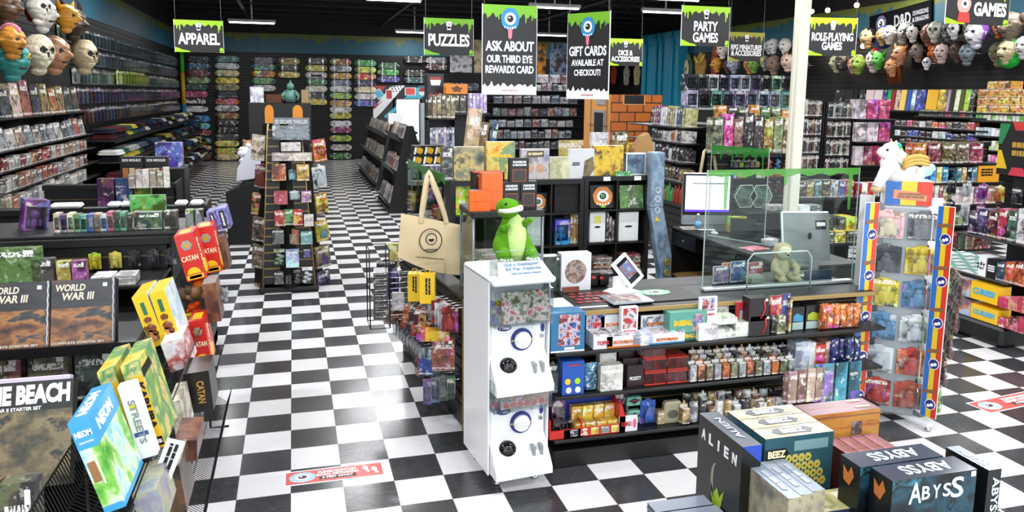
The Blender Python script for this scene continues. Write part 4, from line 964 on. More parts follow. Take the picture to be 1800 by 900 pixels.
for nm,px,comp,_,rows in COLS:
 for i,(c,py)in enumerate(rows):
  o=board(px-(4 if nm=='first' and i>3 and i<8 else 0)+(2 if nm=='first' and i>9 else 0),py,c,'%s skateboard %s, %s from the top in the %s column, far wall'%(cname(c),'with wheels' if comp else 'deck',ordw(i),nm),bool(comp),43 if not comp else 39)
  if nm=='first' and i==6:letter(o,'Austin 3:16',.62,.12,(0,-.012,.10),mat=SW,bold=.04)
  if nm=='fifth' and i==2:letter(o,'Element',.5,.12,(0,-.012,.10),mat=INK,bold=.05)
mu=thing('mural','red white cyan and black graphic mural round the bright far window','mural',None,(0,YB-.03,0))
def wpoly(pts,d0,d1,mat,name,Y=YB-.03,par=None):
 q=[PY(620+x/5,80+y/5,Y)for x,y in pts]
 part(par or mu,name,MB().prism([(p.x,p.z)for p in q],d0,d1),mat)
wpoly([(180,350),(385,350),(385,680),(180,680)],0,.012,shade('mural_black','22242a'),'mural_panel');wpoly([(385,350),(585,350),(585,470),(385,470)],0,.012,_M['print_mural_black'],'mural_panel');wpoly([(592,350),(690,350),(690,640),(592,640)],0,.012,_M['print_mural_black'],'mural_panel')
MR,MC=shade('mural_red','b8383a'),shade('mural_cyan','4fb8d0')
wpoly([(190,352),(300,352),(190,470)],-.004,0,MR,'red_print');wpoly([(180,560),(300,400),(340,352),(460,352),(250,590),(200,640),(180,660)],-.003,0,SW,'white_print')
wpoly([(180,540),(270,480),(190,560)],-.006,-.003,MR,'red_print');wpoly([(450,465),(585,352),(690,352),(690,400),(600,465)],-.003,0,MC,'cyan_print');wpoly([(275,620),(385,530),(385,575),(290,640)],-.003,0,MC,'cyan_print')
for pts,m,n in(([(188,410),(235,385),(272,440),(228,470)],MC,'card_print'),([(295,395),(342,392),(345,465),(297,468)],MR,'card_print'),([(466,375),(546,375),(546,432),(466,432)],shade('mural_salmon','e0554f'),'card_print')):
 wpoly([(sum(p[0]for p in pts)/4+(p[0]-sum(q[0]for q in pts)/4)*1.2,sum(p[1]for p in pts)/4+(p[1]-sum(q[1]for q in pts)/4)*1.2)for p in pts],-.006,-.004,SW,'card_border');wpoly(pts,-.009,-.006,m,n)
wpoly([(x,y)for x,y in ngon(610,405,30,36,16)],-.006,-.003,SW,'ball_print');wpoly([(580,405)]+[(610+30*math.cos(PI+PI*k/8),405+36*math.sin(PI+PI*k/8))for k in range(1,8)]+[(640,405)],-.009,-.006,MR,'ball_print')
for i in range(4):
 for j in range(3):wpoly(ngon(340+28*i+8*j,362+20*j,6,6,8),-.006,-.003,INK,'dot_print')
def poster(x0,y0,x1,y1,label,mat,Y=YB-.02):
 a,b=PY(x0,y1,Y),PY(x1,y0,Y)
 return thing('poster',label,'poster',MB().box(-(b.x-a.x)/2,0,0,(b.x-a.x)/2,.012,b.z-a.z).mesh('poster',mat),((a.x+b.x)/2,Y-.01,a.z))
poster(791,96,830,127,'grey crowd scene poster under the puzzles sign',picmat('print_grey_crowd',['2a2a2e','8a8a8e','c9c9cc','4a4a50','9a94a8'],3))
poster(833,70,848,128,'tan poster peeking left of the rewards banner',picmat('print_tan_poster',['4a3a20','a08a5a','c9b88a','2a2218'],2))
poster(944,78,960,131,'black and orange poster right of the rewards banner',picmat('print_orange_ink',['14120f','2a1f16','c9822a','14120f'],3))
poster(966,76,1002,134,'dark blue poster with pale figure left of gift card banner',picmat('print_blue_ink',['1a2028','2f4f7a','8a94a0','20262e','6a3a44'],3))
for i,(x0,y0,x1,y1,c)in enumerate(((1070,115,1086,148,'a03a24'),(1091,115,1110,150,'9a9a8a'),(1112,113,1126,150,'b0a47a'))):
 p=PX((x0+x1)/2,(y0+y1)/2,XR-.2)
 h=(y1-y0)*(p-CAM).length/FPX
 mb=MB().prism(ngon(0,0,h*.34,h*.5,16,.12,5),0,.04).prism(ngon(0,h*.12,h*.16,h*.18,10),-.02,0).prism(ngon(0,-h*.2,h*.12,h*.12,8),-.02,0)
 thing('carved_plaque','small %s carved creature plaque under the dice sign, %s of three'%(cname(c),ordw(i)),'plaque',mb.prism([(-.02,0),(.02,0),(.02,.03),(-.02,.03)],.04,XR-p.x-.006).mesh('plaque',RUBBER),p,(0,0,-PI/2),color=H(c))
for i,(x0,y0,x1,y1,c,lab)in enumerate(((1196,97,1220,150,'2f6a44','green backed skull plaque on the far right wall'),(1216,94,1244,138,'b08a2a','gold horned creature plaque beside the skull plaque'),(1246,85,1262,140,'b0452c','red curved creature plaque under the party games sign'))):
 p=PX((x0+x1)/2,(y0+y1)/2,XR-.5 if i<2 else XR-.3);h=(y1-y0)*(p-CAM).length/FPX;w=(x1-x0)*(p-CAM).length/FPX*1.2
 t=thing('carved_plaque',lab,'plaque',MB().prism(ngon(0,0,w*.5,h*.5,18,.07,5),0,.05).prism([(-.02,0),(.02,0),(.02,.03),(-.02,.03)],.05,XR-p.x-.006).mesh('plaque',RUBBER),p,(0,0,-PI/2),color=H(c))
 if i==0:part(t,'skull',HEAD['skull'],color=H('d8ccb0'),scale=(w*.36,.05,h*.34),loc=(0,-.03,0))
 if i==1:
  for s in(-1,1):part(t,'horn',MB().tube([(s*w*.1,-.03,h*.1),(s*w*.4,-.03,h*.3),(s*w*.55,-.03,h*.45)],[.06,.05,.01],6),PLAIN,color=H('c9a23a'))
GSH=thing('slat_shelving','black slatwall shelves with boxed goods under the rewards banner','shelf',None,(0,YB,0))
P_FAR=['8a8a8e','b0a8b4','7a6a70','5a6a7a','c0b8bc','4a4a54','8a5a5a','a0a8b0']
rows_far=((160,942,1008,7,146,'top','d'),(182,868,1016,9,167,'second','d'),(204,866,1014,11,188,'third','g'),(223,860,1008,10,209,'fourth','p'),(243,860,1005,12,227,'fifth','p'),(262,900,1000,9,247,'sixth','d'))
for yb,x0,x1,n,top,nm,kk in rows_far:
 Yf=YB-.38;z=sz(yb,(sx(x0,Yf,2)+sx(x1,Yf,2))/2,Yf)
 part(GSH,'shelf',MB().box(sx(x0-25,Yf,z),-.42,z-.03,sx(x1+14,Yf,z),0,z),BLACK)
 yrow({'d':'box','g':'graphicbox','p':'palebox'}[kk],'model_kit_box','boxed game','%s far wall shelf'%nm,Yf,z,x0,x1,n,top,.25,pal=P_FAR,hv=.25,fill=.88,noun='model kit box',fmt='{c} {noun}, {o} from the left, {where}')
z=PY(970,146,YB-.38).z
yrow('box','model_kit_box','boxed game','top far wall shelf stack',YB-.38,z,944,1006,3,131,.25,pal=P_FAR,noun='wide model kit box')
yrow('graphicbox','long_game_box','boxed game','upper far wall',YB-.3,PY(740,158,YB-.3).z,760,842,4,146,.2,pal=['3a3a44','c0722a','54505a','3a3f50'],seq=True,noun='boxed gift',fmt='{c} {noun}, {o} from the left, shelf under the puzzles sign')
zz=PY(740,158,YB-.3).z;thing('slat_shelf','far black shelf under the boxed gifts below the puzzles sign','shelf',MB().box(sx(755,YB-.3,zz),YB-.32,zz-.03,sx(846,YB-.3,zz),YB,zz).mesh('shelf',BLACK))
def aframe(label,X,Y0,Y1,w,h,n,ny,pal,where):
 t=thing('magazine_rack',label,'display rack',None,(X,Y0,0));L=Y1-Y0
 for y in(0,L-.03):part(t,'end_panel',MB().prism([(-w,0),(w*.75,0),(w*.45,h*.8),(w*.22,h),(-w*.1,h),(-w*.25,h*.86)],y,y+.03),BLACK)
 part(t,'back_board',MB().prism([(-w*.45,.05),(w*.1,.05),(w*.05,h-.03),(0,h-.03)],.03,L-.03),BLACK)
 part(t,'base',MB().box(-w,.03,0,w*.7,L-.03,.07),BLACK)
 for k in range(n):
  z=.14+(h-.45)*k/max(1,n-1);x=-w*(1.0-.62*k/max(1,n-1))
  part(t,'tilted_tray',MB().prism([(x,z),(x+.015,z-.02),(x+.34,z+.16),(x+.34,z+.19),(x+.03,z+.02),(x-.06,z+.14),(x-.075,z+.13)],.03,L-.03),BLACKM)
  row('comic','magazine','magazine','%s tray of %s'%(ordw(n-1-k),where),(X+x+.03,Y1-.1,z+.055),(X+x+.03,Y0+.1,z+.055),ny,.32,.05,ang=-PI/2,pal=pal,tilt=.32,jit=.04,hv=.15,fill=.8,noun='magazine',end='far end',fmt='{c} {noun}, {o} from the {end}, {where}')
 return t
P_MAG=['b8aca0','8a8480','c9b8a8','7a6a6a','a8a8ae','a05a4a','d0c4c0','6a6a78']
aframe('black A-frame magazine rack with dark end panel by the aisle',2.24,10.9,13.0,.42,1.72,3,7,P_MAG,'the near magazine rack')
aframe('farther black A-frame magazine rack behind the near one',2.36,14.6,19.5,.44,1.60,3,10,P_MAG,'the far magazine rack')
p=PY(655,216,14.9)
thing('white_carton','white carton standing on the farther magazine rack','box',G['plainbox'],(2.47,14.85,1.60),scale=(.34,.25,.26),color=H('dcdce2'))
p=PY(748,240,16.0)
mb=MB().rbox(-.14,-.14,0,.14,.14,2.1,.02)
o=thing('display_post','grey glass covered display post right of the bright window','display post',mb.mesh('post',M('post_grey','8f989c',.2)),(sx(747,16,1.2),16,0));part(o,'foot',MB().rbox(-.2,-.2,0,.2,.2,.05,.01),BLACK)
CY_,ccx0,ccx1=5.2,sx(724,5.2,1.48),sx(780,5.2,1.48)
zc=1.47
gc=thing('glass_case','glass display case behind the hanging tote bag','display case',None,((ccx0+ccx1)/2,CY_,0));ww=(ccx1-ccx0)/2
part(gc,'plinth',MB().rbox(-ww,0,0,ww,.45,.55,.01),BLACK);part(gc,'glass',MB().box(-ww,0,.55,ww,.006,zc-.02).box(-ww,0,.55,-ww+.006,.45,zc-.02).box(ww-.006,0,.55,ww,.45,zc-.02),GLASS)
part(gc,'top',MB().rbox(-ww-.01,-.01,zc-.02,ww+.01,.46,zc,.004),M('case_top_white','d8dce0',.3));part(gc,'glass_shelf',MB().box(-ww+.01,.02,.98,ww-.01,.43,.99),GLASS)
for i,(dx,z,c,k)in enumerate(((-.1,.99,'8a5a3a','windowbox'),(.1,.99,'6a8ac0','windowbox'),(-.08,.56,'c0b8b0','box'),(.1,.56,'6a1f2a','box'))):
 thing('cased_figure','%s boxed figure inside the glass case behind the tote bag, %s shelf'%(cname(c),('upper','upper','lower','lower')[i]),'toy figure',G[k],(gc.location.x+dx,CY_+.12,z),scale=(.17,.14,.26),color=H(c))
for i in range(2):
 for j in range(3):
  x=ccx0+(ccx1-ccx0)*(j+.5)/3;w=(ccx1-ccx0)/3*.96
  o=thing('card_box','black box with yellow fist print on the glass case, %s layer, %s from the left'%(('bottom','top')[i],ordw(j)),'boxed game',MB().box(-w/2,0,0,w/2,.2,.115).mesh('box',INK),(x+(.02 if i else 0),CY_+.03+.02*i,zc+.117*i),group='black and yellow boxes on the glass case')
  part(o,'fist_print',MB().prism(ngon(.02,.055,.045,.042,10,.12,4),-.002,0),shade('fist_yellow','d8a82a'));part(o,'stripe_print',MB().prism([(-w*.45,.01),(-w*.25,.01),(-w*.1,.1),(-w*.3,.1)],-.002,0),WHITEM)
BX0,BX1,BY=sx(752,7.2,1.5),sx(802,7.2,1.5),7.2
zt=1.98;w=BX1-BX0
bc=thing('bookcase','black bookcase of lilac boxed sets behind the game shelf','bookcase',None,((BX0+BX1)/2,BY,0))
part(bc,'carcass',MB().box(-w/2,.28,0,w/2,.3,zt).box(-w/2,0,0,-w/2+.02,.28,zt).box(w/2-.02,0,0,w/2,.28,zt).box(-w/2,0,zt-.02,w/2,.28,zt),BLACK)
for z in(1.1,1.5):part(bc,'shelf',MB().box(-w/2+.02,.01,z-.02,w/2-.02,.28,z),BLACK)
for zz,nm in((1.5,'upper'),(1.1,'lower')):row('palebook','comic_collection','book','%s bookcase shelf behind the glass case'%nm,(BX0+.03,BY-.02,zz),(BX1-.03,BY-.02,zz),9,.36,.22,pal=['8a86b0','b8a8c0','7a7a8a','a09a9a','4a4a6a','c9bcc0'],noun='tall book',hv=.08,fill=.95,fmt='{c} {noun}, {o} from the left, {where}')
yrow('darkbox','boxed_figure','boxed game','topping the bookcase',BY,zt,752,800,6,165,.2,pal=['6a5a4a','8a7a5a','4a4034','a09468'],noun='boxed figure',hv=.15)
yrow('palebook','lilac_boxed_book','book','on the far shelf',9.2,sz(199,3.3,9.2),824,856,5,164,.25,pal=['b09ad0','c0b0d8'],noun='lilac boxed book',fmt='{noun} {o} from the left, beside the orange box')
thing('slat_shelf','high black shelf under the lilac boxed books','shelf',MB().box(sx(760,9.2,1.9),9.18,-.03,sx(862,9.2,1.9),9.6,0).box(sx(762,9.2,1.9),9.55,-1.9,sx(860,9.2,1.9),9.6,-.03).box(sx(762,9.2,1.9),9.2,-1.99,sx(860,9.2,1.9),9.55,-1.9).mesh('shelf',BLACK),(0,0,sz(199,3.3,9.2)))
a,b=PY(784,165,9.3),PY(822,148,9.3)
o=gamebox('orange box with dark dragon print under the puzzles sign',b.x-a.x,.25,b.z-a.z,((a.x+b.x)/2,9.3,a.z),front=shade('dragon_orange','d8821e'),lid=.5)
part(o,'dragon_print',MB().prism(ngon(0,(b.z-a.z)/2,.09,.05,14,.35,5),-.003,0),shade('dragon_brown','5a2a10'))
yrow('darkbox','boxed_figure','boxed game','under the orange dragon box',9.3,sz(199,3.2,9.3),784,820,3,167,.24,pal=['6a6040','504a3a'],noun='dark figure box')
tx=sx(771,9.6,1.5);mb=MB().rbox(-.16,0,0,.16,.3,sz(128,tx,9.6),.01)
o=thing('tall_display','tall narrow dark display tower left of the orange box','display rack',mb.mesh('tower',shade('tower_dark','24252b')),(tx,9.9,0));hz=sz(128,tx,9.6)
part(o,'header',MB().prism([(-.1,hz-.12),(.1,hz-.12),(.08,hz-.22),(-.08,hz-.22)],-.01,0),WHITEM);part(o,'red_strip',MB().box(-.1,-.01,hz-.11,.1,0,hz-.07),MR)
for k in range(6):part(o,'comic_pocket',MB().box(-.13,-.06,hz-.55-.27*k,.13,0,hz-.36-.27*k),ARTD,color=H(DEFC[k]))
KY_=13.0;kx0,kx1=sx(437,KY_,1.6),sx(548,KY_,1.6);kz_=sz(181,(kx0+kx1)/2,KY_);kw=kx1-kx0
kc=thing('display_counter','black display counter with two orange arched panels behind the tower','counter',None,(kx0,KY_,0))
part(kc,'body',MB().rbox(0,0,0,kw,.6,kz_,.01),BLACK)
for a,b in((.26,.40),(.70,.86)):part(kc,'arched_panel',MB().prism([(kw*a,.9)]+[(kw*(a+(b-a)*(.5-.5*math.cos(PI*k/8))),kz_-.16+.12*math.sin(PI*k/8))for k in range(9)]+[(kw*b,.9)],-.02,0),shade('arch_orange','dc8a1e'))
def kitem(kind,name,cat,label,x0,x1,top,col,d=.2):
 a,b=sx(x0,KY_+.1,kz_),sx(x1,KY_+.1,kz_);h=sz(top,(a+b)/2,KY_+.1)-kz_
 return thing(name,label,cat,G[kind],((a+b)/2,KY_+.1,kz_+.002),scale=(b-a,d,h),color=H(col))
kitem('palebox','white_case','box','white pale case on the orange arched counter',440,464,153,'d0d0dc');kitem('plainbox','brown_box','box','brown wooden box on the orange arched counter',468,495,166,'5a3424');kitem('plainbox','tan_post','box','tan post right of the teal statue',530,543,158,'a08560')
q=sx(511,KY_+.2,kz_);st=thing('statue','teal spiky creature statue on the orange arched counter','statue',None,(q,KY_+.25,kz_+.002));TS=M('statue_teal','5a8a7a',.5);hh=sz(141,q,KY_+.2)-kz_
part(st,'base',MB().cyl((0,0,0),(0,0,.04),.16,n=14),BLACK);part(st,'body',MB().tube([(0,0,.03),(-.02,0,hh*.35),(.01,0,hh*.6)],[.13,.12,.07],10).ball((.0,-.04,hh*.72),(.08,.1,.08),0,12,8),TS);part(st,'crest',MB().tube([(0,0,hh*.75),(.01,.02,hh)],[.05,.005],6),TS)
for s in(-1,1):part(st,'arm',MB().tube([(s*.07,0,hh*.5),(s*.18,-.03,hh*.3),(s*.14,-.08,hh*.12)],[.05,.04,.02],8),TS)
for i,(px,c)in enumerate(((436,'b08a6a'),(447,'5a3a2a'),(458,'c09a84'))):p=PY(px,236,11.6);o=thing('plush_doll','%s plush doll standing left behind the tower, %s from the left'%(cname(c),ordw(i)),'plush toy',MB().ball((0,0,.12),(.1,.09,.13),0,10,8).ball((0,0,.30),(.11,.1,.10),0,12,8).ball((-.08,0,.38),.035,0,6,5).ball((.08,0,.38),.035,0,6,5).mesh('body',CLOTH),(p.x,11.6,1.02),color=H(c));part(o,'face',MB().ball((0,-.075,.30),(.06,.04,.05),0,8,6),WHITEM)
thing('doll_stand','black low stand under the plush dolls behind the tower','stand',MB().rbox(sx(425,11.6,1),11.4,0,sx(470,11.6,1),11.85,1.018,.01).mesh('stand',BLACK))
# == open cube shelves behind the till
KY=3.3
def kallax(label,x0,x1,cols,zt,rows=4):
 w=x1-x0;t=thing('cube_shelf',label,'shelving unit',None,((x0+x1)/2,KY,0));d=.38;h=(zt-.04)/rows
 part(t,'carcass',MB().box(-w/2,0,0,w/2,d,.04).box(-w/2,0,zt-.05,w/2,d,zt).box(-w/2,0,.04,-w/2+.045,d,zt-.05).box(w/2-.045,0,.04,w/2,d,zt-.05).box(-w/2+.045,d-.015,.04,w/2-.045,d,zt-.05),BLACK)
 for i in range(1,cols):x=-w/2+w*i/cols;part(t,'divider',MB().box(x-.008,.01,.04,x+.008,d-.015,zt-.05),BLACK)
 for k in range(1,rows):part(t,'shelf',MB().box(-w/2+.045,.005,zt-k*h-.02,w/2-.045,d-.015,zt-k*h),BLACK)
 return[zt-k*h for k in range(1,rows+1)]
KX0,KX1,KX2=sx(792,KY,1.47),sx(1028,KY,1.47),sx(1144,KY,1.47)
kz=kallax('black cube shelf behind the glass tower, four cubes wide',KX0,KX1-.003,4,1.465)
kz2=kallax('black cube shelf two cubes wide right of the wider one',KX1+.003,KX2,2,1.49)
def kput(kind,name,cat,label,x0,x1,top,z,col,d=.2,Y=KY+.05,**kw):
 a,b=sx(x0,Y,z),sx(x1,Y,z);h=sz(top,(a+b)/2,Y)-z
 return thing(name,label,cat,G[kind]if isinstance(kind,str)else kind,((a+b)/2,Y,z+.002),kw.pop('rot',(0,0,0)),(b-a,d,h),H(col),**kw)
def eyedisc(label,px0,px1,py0,py1,z,Y):
 a,b=PY(px0,py1,Y),PY(px1,py0,Y);w=b.x-a.x
 t=thing('eye_plaque',label,'plaque',None,((a.x+b.x)/2,Y,z+w*.5+.012),(-.12,0,0))
 part(t,'card',MB().box(-w*.56,.01,-w*.5,w*.56,.02,w*.5),INK);o=eye_emblem(t,w*.92,(0,.0,0),body=shade('eye_orange','d8801e'),tongue=False,sq=.95)
 part(t,'iris',MB().prism(ngon(0,w*.02,w*.09,w*.09,14),-.010,-.007,0),shade('iris_green','3f8a4a'));part(t,'green_print',MB().prism([(-w*.1,-w*.48),(w*.12,-w*.48),(w*.1,-w*.4),(-w*.08,-w*.4)],-.008,0),shade('lime_label','6ac02a'))
 return t
kput('graphicbox','slime_print_box','boxed game','lime green box with black creature in the first cube',801,845,319,kz[0],'b0d81e',.1)
eyedisc('orange eye plaque half hidden behind the small dungeon boxes',930,961,326,372,kz[0],KY+.10)
kput('plainbox','black_storage_box','storage box','plain black storage box with small gold print in a cube',974,1018,323,kz[0],'1b1c1e',.3)
kput('plainbox','metal_bracket','storage box','thin silver edge standing right of the black storage box',1020,1023,340,kz[0],'b8bcc0',.2)
eyedisc('orange eye plaque with lime label in the upper right cubes',1040,1079,314,362,kz2[0],KY+.06)
kput('graphicbox','monster_art_box','boxed game','green and red monster art box right of the eye plaque',1090,1131,326,kz2[0],'5a8a3a',.08,rot=(-.15,0,0))
kput('plainbox','white_storage_box','storage box','white storage box standing in the second cube row, far left',905,950,378,kz[1],'e2e2e0',.3)
kput('windowbox','blue_toy_box','toy figure','bright blue boxed toy in the second cube row',976,1001,387,kz[1],'2f9ad8',.15)
for i in range(4):kput('palebook','tan_binder','book','tan book standing in the second cube row, %s from the left'%ordw(i),1002+5.2*i,1006.6+5.2*i,377,kz[1],('8a6a3a','a8885a','9a7a48','b8986a')[i],.24)
for i,(x0,x1)in enumerate(((1036,1063),(1087,1121))):
 o=kput('plainbox','white_storage_box','storage box',('white storage box with yellow note and black handle slot','white storage box with black handle slot beside the blue post')[i],x0,x1,373,kz2[1],'e8e8e8',.3)
 w,hh=o.scale.x,o.scale.z;part(o,'handle_slot',MB().prism(ngon(0,.5,.2,.035,14),-.004,0),INK)
 if i==0:part(o,'sticky_note',MB().box(-.22,-.004,.62,.22,0,.88),shade('note_yellow','e6e07a'))
for i in range(3):kput('book','upright_book','book','dark book between the two white storage boxes, %s from the left'%ordw(i),1065+5*i,1069+5*i,374+6*i,kz2[1],('5a5a60','8a7a7a','b09a9a')[i],.2)
for i,(x0,n,nm)in enumerate(((1036,8,'left'),(1086,9,'right'))):
 for k in range(n):
  a,b=sx(x0+1,KY+.06,kz2[2]),sx(x0+46,KY+.06,kz2[2])
  c=('9a9aa0','b0b0b4','7a4a4a','c0a89a','8a3a34','b8b4a8','6a6a6e','c9b8a8','a85a44')[k]
  thing('bagged_comic','%s bagged print, %s pile in the third cube row, %s from bottom'%(cname(c),nm,ordw(k)),'comic',MB().rbox(-.5,0,0,.5,.8,1,.08).mesh('bag',ARTS),((a+b)/2+RND.uniform(-.01,.01),KY+.06,kz2[2]+.003+.0225*k),(0,0,RND.uniform(-.04,.04)),(b-a-.06,.26,.0205),H(c),'bagged prints in the cube shelf')
t=kput('plainbox','tan_storage_box','storage box','cream storage box with note in the lowest right cube',1090,1128,476,kz2[3]+.0,'d8ccaa',.3);part(t,'handle_slot',MB().prism(ngon(0,.62,.25,.04,12),-.004,0),INK);part(t,'sticky_note',MB().box(-.2,-.004,.72,.3,0,.9),_M['print_note_yellow'])
for i in range(3):kput('plainbox','white_carton','storage box','small white carton in the lowest left cube, %s from the left'%ordw(i),1037+15*i,1050+15*i,478,kz2[3],'d8dade',.25)
def topgame(label,x0,x1,top,z,col=None,mat=None,d=.07,kind='box',Y=KY+.08,n=1):
 a,b=sx(x0,Y,z),sx(x1,Y,z);h=sz(top,(a+b)/2,Y)-z
 if mat:return gamebox(label,b-a,d,h,((a+b)/2,Y,z),front=mat,top=WHITEM,body=INK,lid=0),b-a,h
 return thing('board_game_box',label,'board game',G[kind],((a+b)/2,Y,z),scale=(b-a,d,h),color=H(col)),b-a,h
zt1,zt2=1.465,1.49
topgame('dark framed game box at the left end of the cube shelf top',776,797,258,zt1,'4a4e4a',kind='darkbox')
topgame('grey game box with golden beast picture on the cube shelf',798,851,258,zt1,mat=picmat('print_gold_beast',['3a3c34','5a5c50','8a8468','c9b26a','4a4a44','7a6a4a'],6))
o,w,h=topgame('orange and green fantasy game box behind the red dungeon box',855,905,249,zt1,mat=picmat('print_fire_forest',['c9621a','e0a02a','d8c86a','7a8a4a','8aa08a','b0522a'],6),Y=KY+.16)
facetext(o,'~1','front',w,h,.07,.5,.62,w*.7,h*.13,CY,bold=.03)
o,w,h=topgame('lilac game box with brown title plate on the cube shelf',916,965,262,zt1,mat=picmat('print_lilac_city',['8a8aa8','b0a8b8','c9c0bc','7a6a7a','a08a7a'],6))
faceprint(o,'title_print','front',w,h,.07,.2,.74,.8,.94,shade('sheriff_brown','4a3a24'));facetext(o,'SHERIFF','front',w,h,.07,.5,.84,w*.52,h*.09,shade('cream_letter','f5e6b8'),bold=.04)
for i in(0,1):part(o,'face_print',MB().prism(ngon((i-.5)*w*.36,h*.36,w*.14,w*.15,14,.1,5),-.002,0),shade('face_tan','c99a7a'))
topgame('pale green map covered game box right of the lilac one',966,1001,276,zt1,mat=picmat('print_map',['c9c49a','dcd8b8','a8aa80','d0cca8'],5))
o,w,h=topgame('white game box with brown photo prints in the shelf middle',1001,1044,262,zt1,mat=shade('soft_white','d2d2d6'))
part(o,'photo_print',MB().prism([(w*.05,h*.1),(w*.3,.02),(w*.5,h*.3),(w*.45,h*.75),(w*.1,h*.6)],-.002,0),picmat('print_photo_brown',['2a241e','6a5a44','8a7a5a','3a342c'],9));facetext(o,'~2','front',w,h,.07,.25,.5,w*.3,h*.12,INK)
o,w,h=topgame('golden hero picture game box on the right cube shelf',1044,1095,256,zt2,mat=picmat('print_empire_gold',['3a3a4a','5a4a3a','c9a02a','e0c03a','8a4a2a','3a4a7a'],7))
facetext(o,'EMPYREAL','front',w,h,.07,.42,.88,w*.72,h*.13,CY,bold=.05)
o,w,h=topgame('dark blue figure game box with white frame at right end',1100,1134,269,zt2,mat=picmat('print_navy_knight',['1f2a38','3a5068','7a94a8','26323f'],8))
for q in((0,0,.05,1),(.95,0,1,1),(.05,0,.95,.05),(.05,.94,.95,1)):faceprint(o,'frame_print','front',w,h,.07,*q,WHITEM)
for i,(x,lab)in enumerate(((935,'price label on the cube shelf below the lilac game'),(1067,'price label on the cube shelf below the golden hero game'),(1121,'price label on the cube shelf below the navy knight game'))):
 zz=zt1 if i==0 else zt2
 thing('price_label','white '+lab,'price label',MB().box(-.04,0,-.045,.04,.003,0).mesh('label',WHITEM),(sx(x,KY,zz),KY-.004,zz-.004))
thing('green_metal_box','small green and silver box lying before the golden hero game','box',G['foilbox'],(sx(1097,KY,zt2),KY+.0,zt2),scale=(.19,.06,.05),color=H('4aa04a'))
for i,(x0,x1,top,bot,c,k,lab)in enumerate(((812,835,190,250,'c9b08a','palebox','tall cream game box leaning behind the game shelf'),(818,850,213,252,'8a6a4a','darkbox','brown patterned game box leaning in front of the cream one'),(856,866,212,250,'3a6a9a','book','thin blue book leaning by the black rounded bin'),(986,1030,247,275,'c9b86a','displaybox','black framed tray of yellow and green packs'),(1040,1068,233,262,'c9c4c8','palebox','white striped chart box behind the shelf games'),(1080,1103,232,262,'8a6a44','box','small brown game box right of the chart box'),(1100,1120,252,268,'d8c02a','graphicbox','yellow game box lying by the brown cardboard standee'))):
 Y=KY+.62+.05*(i%2);z=1.473
 a,b=sx(x0,Y,z),sx(x1,Y,z);h=sz(top,(a+b)/2,Y)-z
 thing('shelf_game',lab,'boxed game',G[k],((a+b)/2,Y,z),(0,.12 if i<3 else 0,0),(b-a,.1,h),H(c))
thing('low_shelf','black low shelf top behind the cube shelf games','shelf',MB().box(sx(778,KY+.5,1.45),0,0,sx(1150,KY+.5,1.45),.55,.03).box(sx(778,KY+.5,1.45),.5,-1.44,sx(1150,KY+.5,1.45),.55,0).mesh('shelf',BLACK),(0,KY+.55,1.44))
mb=MB().prism([(0,0)]+[(.19*math.cos(t)+.19,.13*math.sin(t)+.22)for t in[PI-PI*k/10 for k in range(11)]]+[(.38,0)],0,.3)
thing('black_bin','black rounded bin on the low shelf under leaning games','bin',mb.mesh('bin',BLACKM),(sx(838,KY+.7,1.47),KY+.72,1.47))
a=sx(1128,3.75,1.4)
thing('cardboard_standee','brown cardboard standee peak beside the blue post','standee',MB().prism([(-.16,0),(.16,0),(.13,.34),(.07,.46),(.0,.42),(-.1,.28)],0,.14).mesh('standee',CARDB),(a,3.75,1.47))
BP=picmat('print_blue_steel',['4a5f78','6f86a0','8fa4b8','5a7088','a8b4bc'],5,(1,1,.6),.4)
x0,x1=sx(1146,3.2,1.4),sx(1168,3.2,1.4)
bp=thing('steel_post','worn blue grey steel prop post right of the cube shelves','prop',None,((x0+x1)/2,3.2,0));w=x1-x0
zk=sz(365,(x0+x1)/2,3.2)
part(bp,'upper_plate',MB().rbox(-w*.55,0,zk,w*.5,.16,sz(268,(x0+x1)/2,3.2),.012),BP)
part(bp,'middle_plate',MB().prism([(-w*.55,zk),(w*.5,zk),(w*1.35,zk-.55),(w*1.35,zk-.75),(w*.5,zk-.75)],.01,.13),BP);part(bp,'lower_plate',MB().rbox(w*.5,0,0,w*1.4,.15,zk-.7,.012),BP)
for z in(.30,.42):part(bp,'bolt',MB().cyl((w*.95,-.03,z+.12),(w*.95,.0,z+.12),.04,.045,8),M('bolt_brass','a89a6a',.4,.6))
for k,z in enumerate((1.12,1.24,1.34)):part(bp,'rune_print',MB().tube([(w*.05*math.cos(t)*4,-.004,z+.03*math.sin(t))for t in[2*PI*q/10 for q in range(10)]],.004,4,closed=True),SW)
part(bp,'warning_print',MB().prism([(-.03,1.0),(.03,1.0),(0,1.055)],-.003,0),CY)
# == glass tower with dungeon boxes
gx0,gx1,gy0,gy1,gz=1.21,1.70,.50,.90,1.575
gt=thing('glass_tower','tall glass display tower with black top at the till corner','display case',None,((gx0+gx1)/2,gy0,0));w=(gx1-gx0)/2;d=gy1-gy0
part(gt,'base',MB().rbox(-w,0,0,w,d,.10,.01),BLACK);part(gt,'top',MB().rbox(-w-.01,-.01,gz-.045,w+.01,d+.01,gz,.006),BLACK)
part(gt,'glass_pane',MB().box(-w,0,.1,w,.006,gz-.045),GLASS);part(gt,'glass_pane',MB().box(-w,.006,.1,-w+.006,d,gz-.045),GLASS);part(gt,'glass_pane',MB().box(w-.006,.006,.1,w,d,gz-.045),GLASS)
for sx_ in(-1,1):
 for y in(0,d):part(gt,'corner_bar',MB().cyl((sx_*(w-.004),y,.1),(sx_*(w-.004),y,gz-.045),.010,n=6),M('grey_steel_bar','6a6e70',.3,.6))
